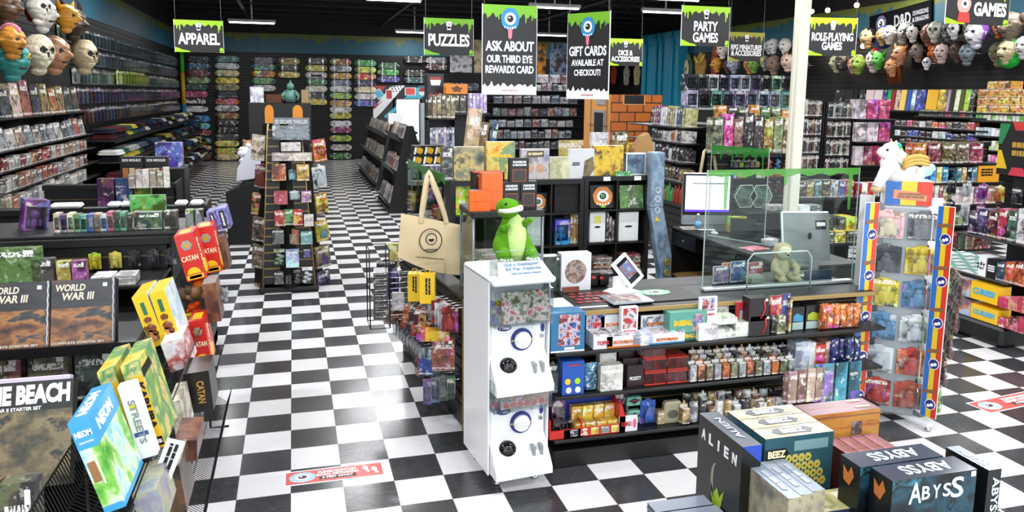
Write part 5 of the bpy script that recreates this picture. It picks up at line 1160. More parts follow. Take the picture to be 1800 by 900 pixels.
for z in(.5,.85,1.2):part(gt,'glass_shelf',MB().box(-w+.01,.02,z,w-.01,d-.02,z+.008),GLASS)
for i,(x,z,c,k,ww,hh)in enumerate(((-.12,.508,'5a4a3a','windowbox',.16,.2),(.1,.508,'3a3a44','windowbox',.2,.18),(-.1,.858,'8a8a6a','box',.2,.05),(.12,.858,'4a5a5a','windowbox',.16,.2),(-.1,.108,'6a6048','windowbox',.2,.22),(.12,.108,'a08a3a','box',.2,.1),(-.08,1.208,'b0a48a','palebox',.2,.06))):
 thing('cased_collectible','%s boxed collectible inside the glass tower, %s from the list of shelves'%(cname(c),ordw(i))if False else '%s boxed collectible inside the tall glass tower, %s shelf'%(cname(c),('third left','third right','second left','second right','bottom left','bottom right','top')[i]),'toy figure',G[k],((gx0+gx1)/2+x,gy0+.12,z+.002),scale=(ww,.15,hh),color=H(c))
OR=shade('box_orange','dd5f16',.35)
def towerbox(label,x0,y0,x1,y1,Y,d,mat,**kw):
 a,b=PY(x0,y1,Y),PY(x1,y0,Y);w,h=b.x-a.x,b.z-a.z
 return gamebox(label,w,d,h,((a.x+b.x)/2,Y,kw.pop('z',a.z)),front=mat,**kw),w,h
def dnd(label,x0,y0,x1,y1,Y,z):
 o,w,h=towerbox(label,x0,y0,x1,y1,Y,.05,INK,z=z,lid=0)
 facetext(o,'DUNGEONS\n& DRAGONS','front',w,h,.05,.5,.80,w*.72,h*.2,SW,bold=.03)
 part(o,'art_frame',MB().box(-w*.36,-.002,h*.1,w*.36,0,h*.58),shade('frame_copper','8a4a2a'));part(o,'art_print',MB().box(-w*.32,-.003,h*.13,w*.32,-.002,h*.55),picmat('print_red_dungeon',['2a1410','5a221a','9a3a24','3a1a16'],14))
o,w,h=towerbox('black and red tall game box topping the glass tower',834,283,887,345,.70,.14,shade('box_wine','2c1414'),z=gz,top=shade('box_red','b0261f'))
for k in range(5):faceprint(o,'spine_print','front',w,h,.14,.06,.14+.17*k,.94,.26+.17*k,picmat('print_red_dungeon',['2a1410'],14));
facetext(o,'DUNGEONS & DRAGONS','front',w,h,.14,.5,.92,w*.8,h*.05,SW)
z0=gz
hA=PY(860,338,.62).z
o,w,h=towerbox('tall orange box on the glass tower',847,308,884,373,.575,.11,OR,z=gz,top=OR,lid=.5)
for i in range(2):towerbox('low orange box on the glass tower, %s of the pair'%('left','right')[i],826+12*i,339,838+24*i,375,.52,.05,OR,z=gz,top=OR,lid=.5)
p=thing('flat_blue_pack','small pale blue pack lying on the low orange boxes','hobby pack',G['foilbox'],(sx(846,.62,gz+.19),.58,gz+sz(339,1.33,.56)-gz),scale=(.13,.1,.012),color=H('8ab0d0'))
hb=0
for i,(x0,x1)in enumerate(((884,914),(915,944))):dnd('small black box with framed red art, bottom %s of three'%('left','right')[i],x0,324,x1,372,.58,gz)
hb=sz(324,1.6,.58);dnd('small black box with framed red art standing on two others',896,280,930,326,.583,hb+.002)
# == gashapon machine
gm=thing('capsule_machine','white two tier capsule vending machine at the till corner','vending machine',None,(1.335,-.22,0),(0,0,.10))
mw=.185;dd=.46
part(gm,'body',MB().prism([(0,.12),(0,.80-.6),(-.09,.10)],-mw,mw).xform(RZ(PI/2)@RZ(0),(0,0,0))if False else MB().rbox(-mw,.06,.08,mw,dd,1.26,.012),WHITE)
for s in(-1,1):part(gm,'side_panel',MB().rbox(s*mw-(.0 if s>0 else .012),-.0,.08,s*mw+(.012 if s>0 else 0),dd+.02,1.29,.005),WHITE)
for s in(-1,1):
 for y in(.04,dd-.06):part(gm,'foot',MB().cyl((s*(mw-.06),y,0),(s*(mw-.06),y,.02),.028,n=10).cyl((s*(mw-.06),y,.02),(s*(mw-.06),y,.08),.012,n=8),CHROME)
CAPS=['c9304a','3a7ac0','d8c02a','4a9a4a','e8e0dc','8a4a9a']
for i,z in enumerate((.16,.68)):
 u=part(gm,'dispenser',MB().rbox(-mw+.006,.02,z,mw-.006,.08,z+.32,.01),WHITE)
 ap=MB();b=len(ap.v)
 pr_=[(.03,z+.14),(-.11,z-.03),(-.11,z-.07),(.06,z-.07)]
 for x in(-mw+.004,mw-.004):ap.v+=[(x,y,zz)for y,zz in pr_]
 ap.face([3,2,1,0]);ap.face([4,5,6,7]);
 for k in range(4):j=(k+1)%4;ap.face([k,j,4+j,4+k])
 part(gm,'chute_apron',ap,WHITE)
 kx,kzz=.02,z+.225
 part(gm,'dial_ring',MB().cyl((kx,.024,kzz),(kx,.006,kzz),.070,.066,28),M('machine_navy','26327a',.35));dl=part(gm,'dial',MB().cyl((kx,.01,kzz),(kx,-.012,kzz),.054,.05,24).rbox(kx-.045,-.03,kzz-.009,kx+.045,-.01,kzz+.009,.004),WHITE)
 for q in(-1,1):part(gm,'ring_mark',MB().box(kx+q*.062-.006,.003,kzz-.004,kx+q*.062+.006,.007,kzz+.004),shade('mark_yellow','d8c23a'))
 part(gm,'capsule_door',MB().ball((-.075,.0,z+.065),(.062,.05,.062),0,18,12),M('smoked_bubble','161618',.08));part(gm,'coin_return',MB().prism([(.07,z+.01),(.14,z+.01),(.14,z+.09),(.12,z+.09),(.12,z+.03),(.09,z+.03),(.09,z+.09),(.07,z+.09)],-.06,.0),GREY)
 part(gm,'token_label',MB().prism(ngon(-.09,z+.305,.045,.02,14),.016,.02),_M['machine_navy']);letter(gm,'1 Token',.06,.018,(-.09,.013,z+.305),mat=SW)
 part(gm,'coin_label',MB().prism(ngon(.155,z+.29,.013,.032,12),.016,.02),_M['machine_navy']);part(gm,'coin_slot',MB().cyl((.11,.02,z+.30),(.11,.01,z+.30),.02,n=14),WHITE);part(gm,'lock',MB().cyl((.15,.02,z+.235),(.15,.006,z+.235),.011,n=10),CHROME)
 z0,z1=z+.335,z+.52+.03*i
 part(gm,'window',MB().box(-mw,-.075,z0,mw,-.07,z1).box(-mw,-.07,z0,-mw+.005,.06,z1).box(mw-.005,-.07,z0,mw,.06,z1).box(-mw,-.07,z0,mw,.06,z0+.005).box(-mw,-.07,z1-.005,mw,.06,z1),CLEAR)
 part(gm,'insert_card',MB().box(-mw+.05,-.05,z0+.012,mw-.02,-.045,z1-.012),picmat('print_capsule_toys%d'%i,['8a1f34','c9445a','e8d8d0','7a8a5a','5a3a3a','b0455a']if i else['c9c4d8','e8e4e8','c97a8a','d8c8a0','6a6a9a','e0d8d8'],22))
 if i==0:
  mb=MB()
  for k in range(6):mb.prism(ngon(-.1+.045*k,z0+.035,.018,.018,10),-.053,-.05)
  part(gm,'insert_dots',mb,shade('dot_pink','c96a5a'))
 for k in range(9):part(gm,'capsule',MB().ball((-mw+.03+.04*(k%3),.0+.03*(k//3),z0+.03+.042*(k//3)),.02,0,10,8),PLAIN,color=H(CAPS[(k+i)%6]))
part(gm,'top',MB().rbox(-mw-.012,-.08,1.26,mw+.012,dd+.02,1.30,.012),WHITE)
hd=part(gm,'header_card',MB().prism([(-.165,0),(.175,0),(.15,.13),(-.13,.13)],0,.006),shade('pale_card','c4d0de'),loc=(0.005,-.06,1.305),rot=(-1.0,0,0))
for k,(tx,tw)in enumerate((('Got a Gashapon!',.22),('$5 Per Capsule',.22),('~1',.20))):letter(hd,tx,tw,.03 if k<2 else .016,(.01,-.003,.10-.036*k),mat=shade('faded_blue','7a94b0'),bold=.01)
part(gm,'clear_tray',MB().tube([(-.17,.05,1.30),(-.17,.05,1.40),(-.14,.06,1.44),(.1,.06,1.44),(.15,.05,1.40),(.17,.05,1.30)],.006,5).box(-.165,.048,1.30,.165,.052,1.41),CLEAR)
DG,DB_,DW=M('plush_green','5a9420',.95,0,.1),M('plush_pale_green','c3dc8c',.95,0,.1),M('plush_white','ece8e2',.95,0,.1)
def PM(px,py,Y=-.06):p=PY(px,py,Y);return p
o0=PY(903,465,-.02);s=(o0-CAM).length/FPX
di=thing('plush_dinosaur','green plush dinosaur toy sitting on the capsule machine','plush toy',None,(o0.x,.05,1.306))
def dp(px,py,dy=0):q=PY(px,py,.05+dy);return Vector((q.x-di.location.x,dy,q.z-di.location.z))
mb=MB().ball(dp(900,425),(.115,.085,.17),0,20,16,fn=lambda d,p:Vector((p.x*(1-.25*max(0,d.z)),p.y,p.z))).ball(dp(897,392),(.055,.06,.07),0,14,10)
part(di,'body',mb,DG)
mb=MB().ball(dp(905,420,-.028),(.072,.075,.16),0,16,14);part(di,'belly',mb,DB_)
hd_=dp(892,366,-.03)
part(di,'head',MB().ball(hd_,(.060,.085,.062),0,22,16,RZ(.45),fn=lambda d,p:Vector((p.x*(1+.12*max(0,-d.y)),p.y,p.z*(1-.1*max(0,-d.y)))).copy()).ball(hd_+Vector((.006,-.03,.016)),(.060,.062,.046),0,18,12),DG)
part(di,'mouth',MB().tube([hd_+RZ(.45)@Vector(q)for q in((-.064,.0,-.012),(-.056,-.05,-.006),(-.024,-.086,.002),(.024,-.094,.008),(.058,-.055,.008),(.066,-.005,.004))],[.012,.016,.018,.018,.016,.012],8),DW)
for q in(-1,1):part(di,'eye',MB().ball(hd_+RZ(.45)@Vector((q*.052,-.05,.032)),.012,0,10,8),INK)
for(a,b,c)in(((918,395),(928,390),(933,386)),((882,402),(888,400),(893,397))):part(di,'arm',MB().tube([dp(*a,-.05),dp(*b,-.09),dp(*c,-.11)],[.024,.02,.014],8).ball(dp(*c,-.112),.017,0,8,6),DG)
for(a,b,c)in(((880,432),(884,446),(890,458)),((922,432),(932,445),(937,455))):
 l=part(di,'leg',MB().ball(dp(*a,-.02),(.05,.06,.07),0,14,10).ball(dp(*b,-.06),(.045,.055,.05),0,14,10).ball(dp(*c,-.10),(.042,.06,.026),0,14,8),DG)
 for k in range(4):put('toe',MB().ball(dp(c[0]-9+6*k,c[1]+2-abs(k-1.5),-.145),.013,0,8,6).mesh('toe',DW),l)
part(di,'tail',MB().tube([dp(905,440,.06),dp(920,450,.12),dp(935,455,.16)],[.06,.04,.012],10),DG)
# == left side of the till: low slat wall with hanging goods
a0,a1=Vector((1.165,.62,0)),Vector((.97,2.45,0));dv=(a1-a0);LL=dv.length;ang=math.atan2(dv.x,dv.y)
sw=thing('slat_stand','low black slatwall with gold edges along the left of the till','slatwall',None,a0,(0,0,-ang))
mb=MB();slats(mb,0,LL,.10,.93,'y',0,-1,.085);part(sw,'slat_panel',mb,BLACK,GOLD)
part(sw,'core',MB().box(.018,0,0,.11,LL,.95),BLACK);part(sw,'gold_trim',MB().box(-.004,-.012,0,.012,0,.95).box(-.004,-.012,.945,.012,LL,.957),GOLD);part(sw,'cap',MB().rbox(-.01,-.01,.95,.13,LL,.972,.004),BLACK)
def wside(px,py,off):
 """Point on the plane `off` metres outside the low slat wall, behind a pixel."""
 n=Vector((-math.cos(ang),math.sin(ang),0));d=ray(px,py);t=(n.dot(a0+n*off-CAM))/n.dot(d);return CAM+d*t
def sidepack(kind,name,cat,label,x0,y0,x1,y1,col,d=.10,turn=0,off=None,w=None,group='packs hanging left of the till'):
 p=wside((x0+x1)/2,y1,off if off else d);q=CAM+(PY((x0+x1)/2,y0,p.y)-CAM)
 dist=(p-CAM).length;ww=w or(x1-x0)*dist/FPX
 o=thing(name,label,cat,G[kind]if isinstance(kind,str)else kind,p,(0,0,turn),(ww,d,q.z-p.z),H(col),group)
 n=Vector((math.cos(ang),-math.sin(ang),0));t=put('peg',MB().tube([(0,0,0),n*(off or d)*1.02],.004,4).mesh('peg',CHROME));t.parent=o;t.matrix_parent_inverse=Matrix.LocRotScale(p,Matrix.Rotation(turn,3,'Z').to_quaternion(),(ww,d,q.z-p.z)).inverted();t.location=p+Vector((0,0,(q.z-p.z)*.94))+n*.02
 return o
YB_=shade('label_yellow','e8bf12')
for i,(x0,y0,x1,y1)in enumerate(((717,482,739,530),(738,484,764,534))):
 p=wside((x0+x1)/2,y1,.20);hh=PY((x0+x1)/2,y0,p.y).z-p.z;w=(x1-x0)*(p-CAM).length/FPX
 o=gamebox('bright yellow hanging box with black lettering, %s of the pair'%('left','right')[i],w,.1,hh,p,(0,0,-.25),front=YB_,lid=0);facetext(o,'~2','front',w,hh,.1,.55,.62,hh*.6,w*.4,INK,turn=-PI/2);part(o,'hang_tab',MB().tube([(-.02,.05,hh),(-.015,.05,hh+.03),(.015,.05,hh+.03),(.02,.05,hh)],.004,5),YB_)
for i in range(6):sidepack('blister','magnet_pack','hobby pack','clear card with red and black toy left of the till, %s from the front'%ordw(5-i),742+6*i,520+4*i,772+6*i,562+5*i,('d8d4d4','c9c4c4','b03a34')[i%3],.05,-.5,off=.16)
for r_ in range(2):
 for i in range(6):sidepack('pack','mini_figure_pack','toy figure','red and orange figure pack, %s row, %s from the far end, left of the till'%(('upper','lower')[r_],ordw(i)),690+9*i+4*r_,530+22*r_+3*i,706+9*i+4*r_,560+22*r_+4*i,('b83a26','8a2a26','c05a2a','3a3440')[(i+r_)%4],.08,-.4,off=.22)
CUP=MB().lathe((0,.5,0),[(0,0),(.4,0),(.5,.9),(.5,1),(.44,1),(.36,.06),(0,.06)],14).ball((0,.5,.4),(.25,.25,.3),1,8,6).mesh('cup',CLEAR,PLAIN)
for i in range(8):sidepack(CUP,'capsule_cup','toy capsule','clear plastic toy cup left of the till, %s from the far end'%ordw(i),691+6.4*i,572+5.5*i,712+6.4*i,592+5.8*i,('d0a0b0','a8b8c0','6a6a72')[i%3],.13,0,off=.25)
for lab,k,q,c,d,off,tn in(('purple clear toy pack at the far top of the till slatwall','windowbox',(672,480,698,526),'6a4a8a',.1,.24,-.3),('white price card on the till slatwall','palebox',(689,514,710,546),'dcdce4',.02,.26,-.4),('brown hanging pack under the white price card','box',(676,536,700,570),'7a6a4a',.08,.24,-.3),('yellow book pack behind the tote bag','palebox',(683,428,700,470),'c9b86a',.06,.16,-.3),('dark clear pack under the tote bag corner','darkblister',(660,458,696,486),'3a3440',.06,.26,-.3),('green topped red toy pack mid till slatwall','windowbox',(733,588,758,640),'c0342a',.1,.20,-.3),('blue and red toy pack below the green topped one','box',(736,612,760,660),'2f4a9a',.08,.22,-.3),('yellow topped toy card on the till slatwall','graphicbox',(748,582,790,600),'e0b020',.10,.16,-.2),('brown picture box with white label near the slatwall end','box',(760,596,799,651),'8a4a34',.08,.12,-.25),('clear grey card row under the brown picture box','darkblister',(758,655,800,672),'5a5e60',.08,.12,-.2),('orange clear toy pack beside the brown picture box','bag',(728,630,752,665),'c9742a',.08,.2,-.3)):
 sidepack(k,'hanging_pack','hanging pack',lab,*q,c,d,tn,off)
for i in range(4):sidepack('windowbox','mini_toy_pack','toy figure','lowest clear mini toy pack on the till slatwall, %s from the left'%ordw(i),744+14*i,672-2*i,758+14*i,711-3*i,('8a6ab0','7a8ab0','6a7a6a','5a7a5a')[i],.07,-.15,off=.14-.02*i)
for i in range(9):sidepack('darkbox','bagged_toy','hanging pack','black bagged toy in the tall stack at the far slatwall end, %s from the top'%ordw(i),657,480+9.4*i,682,488.5+9.4*i,'26262a',.2,-.1,off=.40)
fr=wside(668,572,.40)
mb=MB()
for s in(-1,1):
 for y in(0,.24):mb.tube([(s*.075,y,0),(s*.075,y,.62)],.005,5)
for z in(0,.31,.62):mb.tube([(-.075,0,z),(.075,0,z),(.075,.24,z),(-.075,.24,z)],.004,5,closed=True)
thing('wire_stand','small black wire stand holding the bagged toys','display rack',mb.mesh('wire',WIRE),(fr.x,fr.y-.02,fr.z-.02))
g0,g1=Vector((1.12,1.02,0)),Vector((1.05,2.45,0));zt=1.77
gp=thing('sneeze_guard','clear guard panel with green slime edge behind the tote bag','guard panel',None,g0,(0,0,-math.atan2((g1-g0).x,(g1-g0).y)));L=(g1-g0).length
def slime_edge(L,seed,drops=((.2,.1),(.45,.2),(.7,.12),(.9,.16)),base=.07):
 q=[(-L/2+x,z)for x,z in[(0,0)]];pts=slime_poly(L,base*2,base,drops,seed);return pts
GSL=filmmat('green_slime_film','2f8a34',.66);GSL2=filmmat('lime_slime_film','4f9a34',.62)
pn=MB().box(-.003,0,.972,.003,L,zt);part(gp,'acrylic_sheet',pn,GLASS)
part(gp,'slime_film',MB().prism(slime_edge(L,2),-.003,0).xform(RZ(PI/2),(-.004,L/2,zt-.07)),GSL);part(gp,'bright_edge',MB().box(-.004,0,zt,.004,L,zt+.005),GLASS)
CAN=M('canvas_tote','dcc7a0',.9,0,.1)
bag=thing('tote_bag','cream canvas tote bag with black eyeball print hanging by the till','tote bag',None,(0,0,0))
BY_=1.06
def bp_(px,py,dy=0):
 q=PY(px,py,BY_+dy);return q
TL,TR,BL,BR=bp_(705,375),bp_(814,396,-.02),bp_(699,452),bp_(811,484,-.02)
bag.location=(TL+TR+BL+BR)/4;bl_=bag.location
mb=MB();nu,nv=16,12
for side in(0,1):
 b=len(mb.v)
 for i in range(nu+1):
  for j in range(nv+1):
   u,v=i/nu,j/nv;p=(TL*(1-u)+TR*u)*(1-v)+(BL*(1-u)+BR*u)*v
   p=p+(bp_(705,375)-bp_(705,377))*(-3*math.sin(PI*u))*v*1.2
   bul=math.sin(PI*u)*math.sin(PI*min(1,v*.9+.12));p=p+Vector((0,(-.045 if side==0 else .045)*bul-.006*math.sin(9*u+4*v)*math.sin(7*v),0))
   mb.v.append(tuple(p-bl_))
 for i in range(nu):
  for j in range(nv):
   q=[b+i*(nv+1)+j,b+i*(nv+1)+j+1,b+(i+1)*(nv+1)+j+1,b+(i+1)*(nv+1)+j];mb.face(q if side==0 else q[::-1],0,True)
part(bag,'body',mb,CAN)
def strap(pts,dy):
 mb=MB();P=[bp_(x,y,dy)-bl_ for x,y in pts]
 b=0
 for i,p in enumerate(P):
  d=(P[min(i+1,len(P)-1)]-P[max(i-1,0)]).normalized();nrm=Vector((-d.z,0,d.x))*.017
  for s,yy in((1,-.003),(-1,-.003),(-1,.003),(1,.003)):mb.v.append(tuple(p+nrm*s+Vector((0,yy,0))))
 for i in range(len(P)-1):
  for k in range(4):mb.face([i*4+k,i*4+(k+1)%4,i*4+4+(k+1)%4,i*4+4+k],0,True)
 part(bag,'strap',mb,CAN)
strap([(740,392),(741,374),(744,350),(748,325),(751,309),(754,302),(757,309),(763,330),(772,352),(780,372),(785,392)],-.035)
strap([(742,376),(748,340),(752,312),(755,305),(761,318),(772,345),(781,378)],.02)
cc=bp_(757,423,-.055)-bl_;rr=(bp_(776,423).x-bp_(737,423).x)/2
pr3=[(cc.x+x,cc.z+z)for x,z in ngon(0,0,rr,rr*1.05,26)]
def ringy(cx,cz,r0,y):return MB().tube([(cx+r0*math.cos(t),y,cz+r0*1.05*math.sin(t))for t in[2*PI*k/26 for k in range(26)]],.0035,5,closed=True)
part(bag,'eye_print',ringy(cc.x,cc.z,rr,cc.y),INK);part(bag,'eye_print',ringy(cc.x+.005,cc.z+.012,rr*.48,cc.y),INK)
part(bag,'eye_print',MB().prism([(cc.x+.005+rr*.26*math.cos(t),cc.z+.012+rr*.26*math.sin(t))for t in[PI+PI*k/8 for k in range(9)]]+[(cc.x+.005+rr*.2*math.cos(t),cc.z+.015-rr*.02+rr*.08*math.sin(t))for t in[PI*k/6+PI*2 for k in range(0,1)]],cc.y-.002,cc.y),INK)
mb=MB()
for k in range(7):mb.tube([(cc.x-rr*.5+k*rr*.17,cc.y,cc.z-rr*.78),(cc.x-rr*.44+k*rr*.17,cc.y,cc.z-rr*.9),(cc.x-rr*.36+k*rr*.17,cc.y,cc.z-rr*.76)],.003,4)
part(bag,'teeth_print',mb,INK)
q=bp_(756,454,-.05)-bl_;letter(bag,'www.thirdeyecomics.com',rr*2.5,.017,q,(0,.13,0),INK,bold=.02)
# == front counter of the till with three slat shelves
CX0,CX1=1.60,4.04
ct=thing('till_counter','long black till counter with slatwall front and tan edges','counter',None,(0,0,0))
mb=MB();slats(mb,CX0,CX1,.12,.94,'x',.20,-1,.085);part(ct,'slat_panel',mb,BLACK,GOLD)
part(ct,'worktop',MB().rbox(CX0,.02,.955,CX1,.49,.99,.006).rbox(1.84,.49,.955,CX1,.74,.99,.006),BLACK)
part(ct,'worktop_edge',MB().box(CX0,.008,.962,CX1,.02,.988),GOLD)
part(ct,'carcass',MB().box(CX0,.22,0,CX1,.45,.955),BLACK);part(ct,'plinth',MB().rbox(CX0,-.10,0,CX1,.2,.115,.006),BLACK)
TZ={1:.765,2:.482,3:.195}
for k,z in TZ.items():
 s=part(ct,'shelf',MB().rbox(CX0,-.12,z-.022,CX1,.2,z,.004),BLACK);part(s,'gold_strip',MB().box(CX0,.17,z-.06,CX1,.199,z-.045),GOLD)
def cput(kind,name,cat,label,x0,x1,top,tier,col,d=.1,dy=0,lift=0,turn=0,**kw):
 Y=-.10+dy;z=TZ[tier]+.002+lift;a,b=sx(x0,Y,z),sx(x1,Y,z);h=sz(top,(a+b)/2,Y)-z
 return thing(name,label,cat,G[kind]if isinstance(kind,str)else kind,((a+b)/2,Y,z),(0,0,turn),(b-a,d,h),H(col),**kw)
def cbox(label,x0,x1,top,tier,mat,d=.08,dy=0,lift=0,tilt=0,**kw):
 Y=-.10+dy;z=TZ[tier]+.002+lift;a,b=sx(x0,Y,z),sx(x1,Y,z);h=sz(top,(a+b)/2,Y)-z
 return gamebox(label,b-a,d,h,((a+b)/2,Y,z),(-tilt,0,0),front=mat,lid=0,name='card_box',cat='trading cards',**kw),b-a,h
HB=shade('hockey_blue','2f6f98');PLAYER=picmat('print_players',['1f2f5a','3f5fa0','c9c4c8','a83a3a','2a2a34','d0a08a'],22)
o,w,h=cbox('tall blue trading card box with hockey players picture',968,1027,550,1,HB,.14)
faceprint(o,'player_print','front',w,h,.14,.22,.16,.86,.96,PLAYER);faceprint(o,'label_print','front',w,h,.14,.4,.06,.7,.12,WHITEM);faceprint(o,'base_print','front',w,h,.14,0,0,1,.04,SW)
WB=shade('card_white','dcdce2');TR_=shade('topps_red','c22f33');BOR=shade('bowman_orange','c9702a')
def openbox(label,x0,x1,top,mid,tier,word,wm,art_m,strip=None):
 o,w,h=cbox(label,x0,x1,top,tier,WB,.012,.13)
 f=part(o,'front_tray',MB().box(-w/2,-.13,0,w/2,-.126,h*.42).box(-w/2,-.126,0,-w/2+.004,0,h*.5).box(w/2-.004,-.126,0,w/2,0,h*.5),WB)
 for k in range(5):part(o,'card_pack',MB().box(-w*.44,-.12+.021*k,.003,w*.44,-.106+.021*k,h*.46),ARTS,color=H('c9c4c8'))
 part(o,'picture_print',MB().box(-w*.46,-.0015,h*.5,w*.46,0,h*.94),art_m);letter(o,word,w*.62,h*.14,(0,-.003,h*.62),mat=wm,bold=.04)
 letter(f,word,w*.6,h*.14,(0,-.132,h*.2),mat=wm,bold=.04)
 if strip:part(f,'strip_print',MB().box(-w/2,-.1315,0,w/2,-.13,h*.07),strip)
 return o
openbox('white red open card box left on the counter top shelf',1030,1063,551,590,1,'TOPPS',TR_,PLAYER)
openbox('open white card box with orange base strip on the counter shelf',1053,1111,552,580,1,'BOWMAN',BOR,WB,BOR)
o,w,h=cbox('tall white card box with two red players on its front',1091,1120,540,1,WB,.04,.06);faceprint(o,'player_print','front',w,h,.05,.1,.42,.9,.97,picmat('print_red_players',['c9382f','a02a26','d8d4d8','3a3a4a'],18));facetext(o,'TOPPS','front',w,h,.05,.5,.32,w*.7,h*.1,TR_,bold=.05)
cput('palebox','card_carton','trading cards','low white and blue card carton beside the tall red players box',1112,1148,587,1,'c8cce0',.1)
openbox('wide open card box with two pitchers and blue base strip',1126,1187,553,585,1,'BOWMAN',BOR,picmat('print_pitchers',['dcdce4','c9ccd4','3a3a44','d8d8e0'],16),HB)
GB=shade('baseball_teal','5a9a8a');o,w,h=cbox('green teal card box with yellow lettering and batter picture',1176,1241,548,1,GB,.1,.04)
facetext(o,'BASEBALL','front',w,h,.1,.36,.62,w*.5,h*.2,CY,bold=.05);faceprint(o,'batter_print','front',w,h,.1,.62,.3,.92,.9,picmat('print_batter',['d8d4d8','c99a7a','2f5a9a','d8d4d8'],18));faceprint(o,'strip_print','front',w,h,.1,.0,.02,1,.28,shade('base_green','3f7a6a'));facetext(o,'BASEBALL','front',w,h,.1,.45,.15,w*.5,h*.14,CY,bold=.05)
o,w,h=cbox('white card display with red lettering beside the pale green packs',1227,1258,522,1,WB,.02,.07);facetext(o,'TOPPS','front',w,h,.03,.5,.52,w*.72,h*.14,TR_,bold=.05,shear=.2);faceprint(o,'player_print','front',w,h,.03,.15,.66,.85,.97,PLAYER)
for i,(x0,x1,t,l,c)in enumerate(((1228,1262,570,0,'dcd8dc'),(1258,1292,566,0,'d8d8d0'),(1292,1324,566,0,'dfe4d4'),(1262,1296,542,.09,'d4e0c8'),(1240,1262,556,.08,'e0dcdc'))):
 cput('displaybox' if i%2 else 'palebox','card_pack_tray','trading cards','white and pale green card tray on the counter, %s of five'%ordw(i),x0,x1,t,1,c,.12,.01*i,l,group='pale card trays on the counter')
o,w,h=cbox('red and blue helmet card pack above the black card boxes',1293,1318,531,1,shade('pack_red','b8303a'),.02,.08);faceprint(o,'helmet_print','front',w,h,.02,.2,.2,.85,.75,PLAYER)
BR2=shade('black_red_card','1c1214')
for k in range(2):
 o,w,h=cbox('black card box with red stripe on the counter, %s of two'%('lower','upper')[k],1318-2*k,1352-2*k,(556,524)[k],1,BR2,.09,.0,.105*k);part(o,'stripe_print',MB().tube([(w*.1,-.002,h*.1),(w*.3,-.002,h*.5),(w*.25,-.002,h*.9)],.006,5),TR_);faceprint(o,'price_tag','front',w,h,.16,.82,.84,.94,.96,WHITEM)
for i,(x0,x1,t,b2,c)in enumerate(((1352,1372,520,0,'b03a4a'),(1356,1366,555,0,'4a4a4a'),(1366,1380,555,0,'8a8a5a'),(1372,1386,517,0,'3f4f8a'),(1386,1390,524,0,'a8743a'))):cput('box','carded_pack','trading cards','%s upright card pack right of the black red boxes, %s from the left'%(cname(c),ordw(i)),x0,x1,t,1,c,.025,.07-.03*(i%3))
for i,(x0,x1,t,c,c2)in enumerate(((1391,1412,540,'14181f','3f8ab0'),(1415,1445,537,'1a1c18','9aa82a'))):
 o,w,h=cbox('black card tray with %s panel on the counter'%('blue','lime')[i],x0,x1,t,1,shade('tray_black','16181a'),.08,.06);part(o,'panel_print',MB().prism([(-w*.4,h*.4),(w*.4,h*.36),(w*.4,h*.6),(-w*.1,h*.74),(-w*.4,h*.62)],-.002,0),shade('tray_'+c2,c2));faceprint(o,'pale_print','front',w,h,.08,.05,.02,.95,.34,shade('tray_pale','9fb4b0'))
for r_ in range(2):
 for i in range(6):cput('foilpack','gum_pack','trading cards','orange white and blue foil pack, %s row, %s from the left, counter end'%(('back','front')[r_],ordw(i)),1446+11.5*i-3*r_,1457+11.5*i-3*r_,534+2*r_,1,('d8742a','c9622a','e0884a')[(i+r_)%3],.05,.08-.07*r_)
cput('darkblister','figure_card','trading cards','dark carded figure at the left end of the middle counter shelf',967,984,640,2,'4a3a2a',.06)
o,w,h=cbox('bright blue card box on the middle counter shelf',988,1026,635,2,shade('card_blue','2452a8'),.1)
for a,b2,c in((.25,.4,'yellow'),(.7,.4,'lime'),(.3,.14,'white'),(.72,.14,'white')):part(o,'sticker_print',MB().prism(ngon((a-.5)*w,b2*h,w*.13,w*.14,12),-.002,0),{'yellow':CY,'lime':LIME,'white':SW}[c])
facetext(o,'~1','front',w,h,.1,.5,.88,w*.6,h*.07,TR_)
cput('foilpack','blue_card_pack','trading cards','blue foil pack right of the bright blue card box',1026,1050,638,2,'3f6f9a',.05,.02)
for k in range(2):cput('palebox','white_card_box','trading cards','white card box on the middle counter shelf, %s one'%('front low','rear tall')[k],1055-2*k,1094-12*k,(642,616)[k],2,('c9c8c0','d8d4d0')[k],.07,.09*k)
for k in range(3):
 o,w,h=cbox('dark wine card box with white lettering, %s of three'%ordw(k),1086+8*k,1114+8*k,642-12*(2-k),2,shade('wine_card','2a1418'),.05,.12-.045*k);facetext(o,'PICKETT','front',w,h,.05,.5,.4,w*.7,h*.16,SW)
RC=clearmat('red_clear_plastic','d8584a',.2,.1)
MINI=MB().rbox(-.5,0,0,.5,1,.12,.03).rbox(-.5,0,.88,.5,1,1,.03,0).box(-.48,.03,.12,.48,.05,.88,1).box(-.46,.3,.12,-.06,.7,.8,2).box(.06,.3,.12,.46,.7,.8,2).box(-.03,.05,.12,.03,.95,.88).mesh('box',shade('clear_red','b23a30',.2),RC,ARTS)
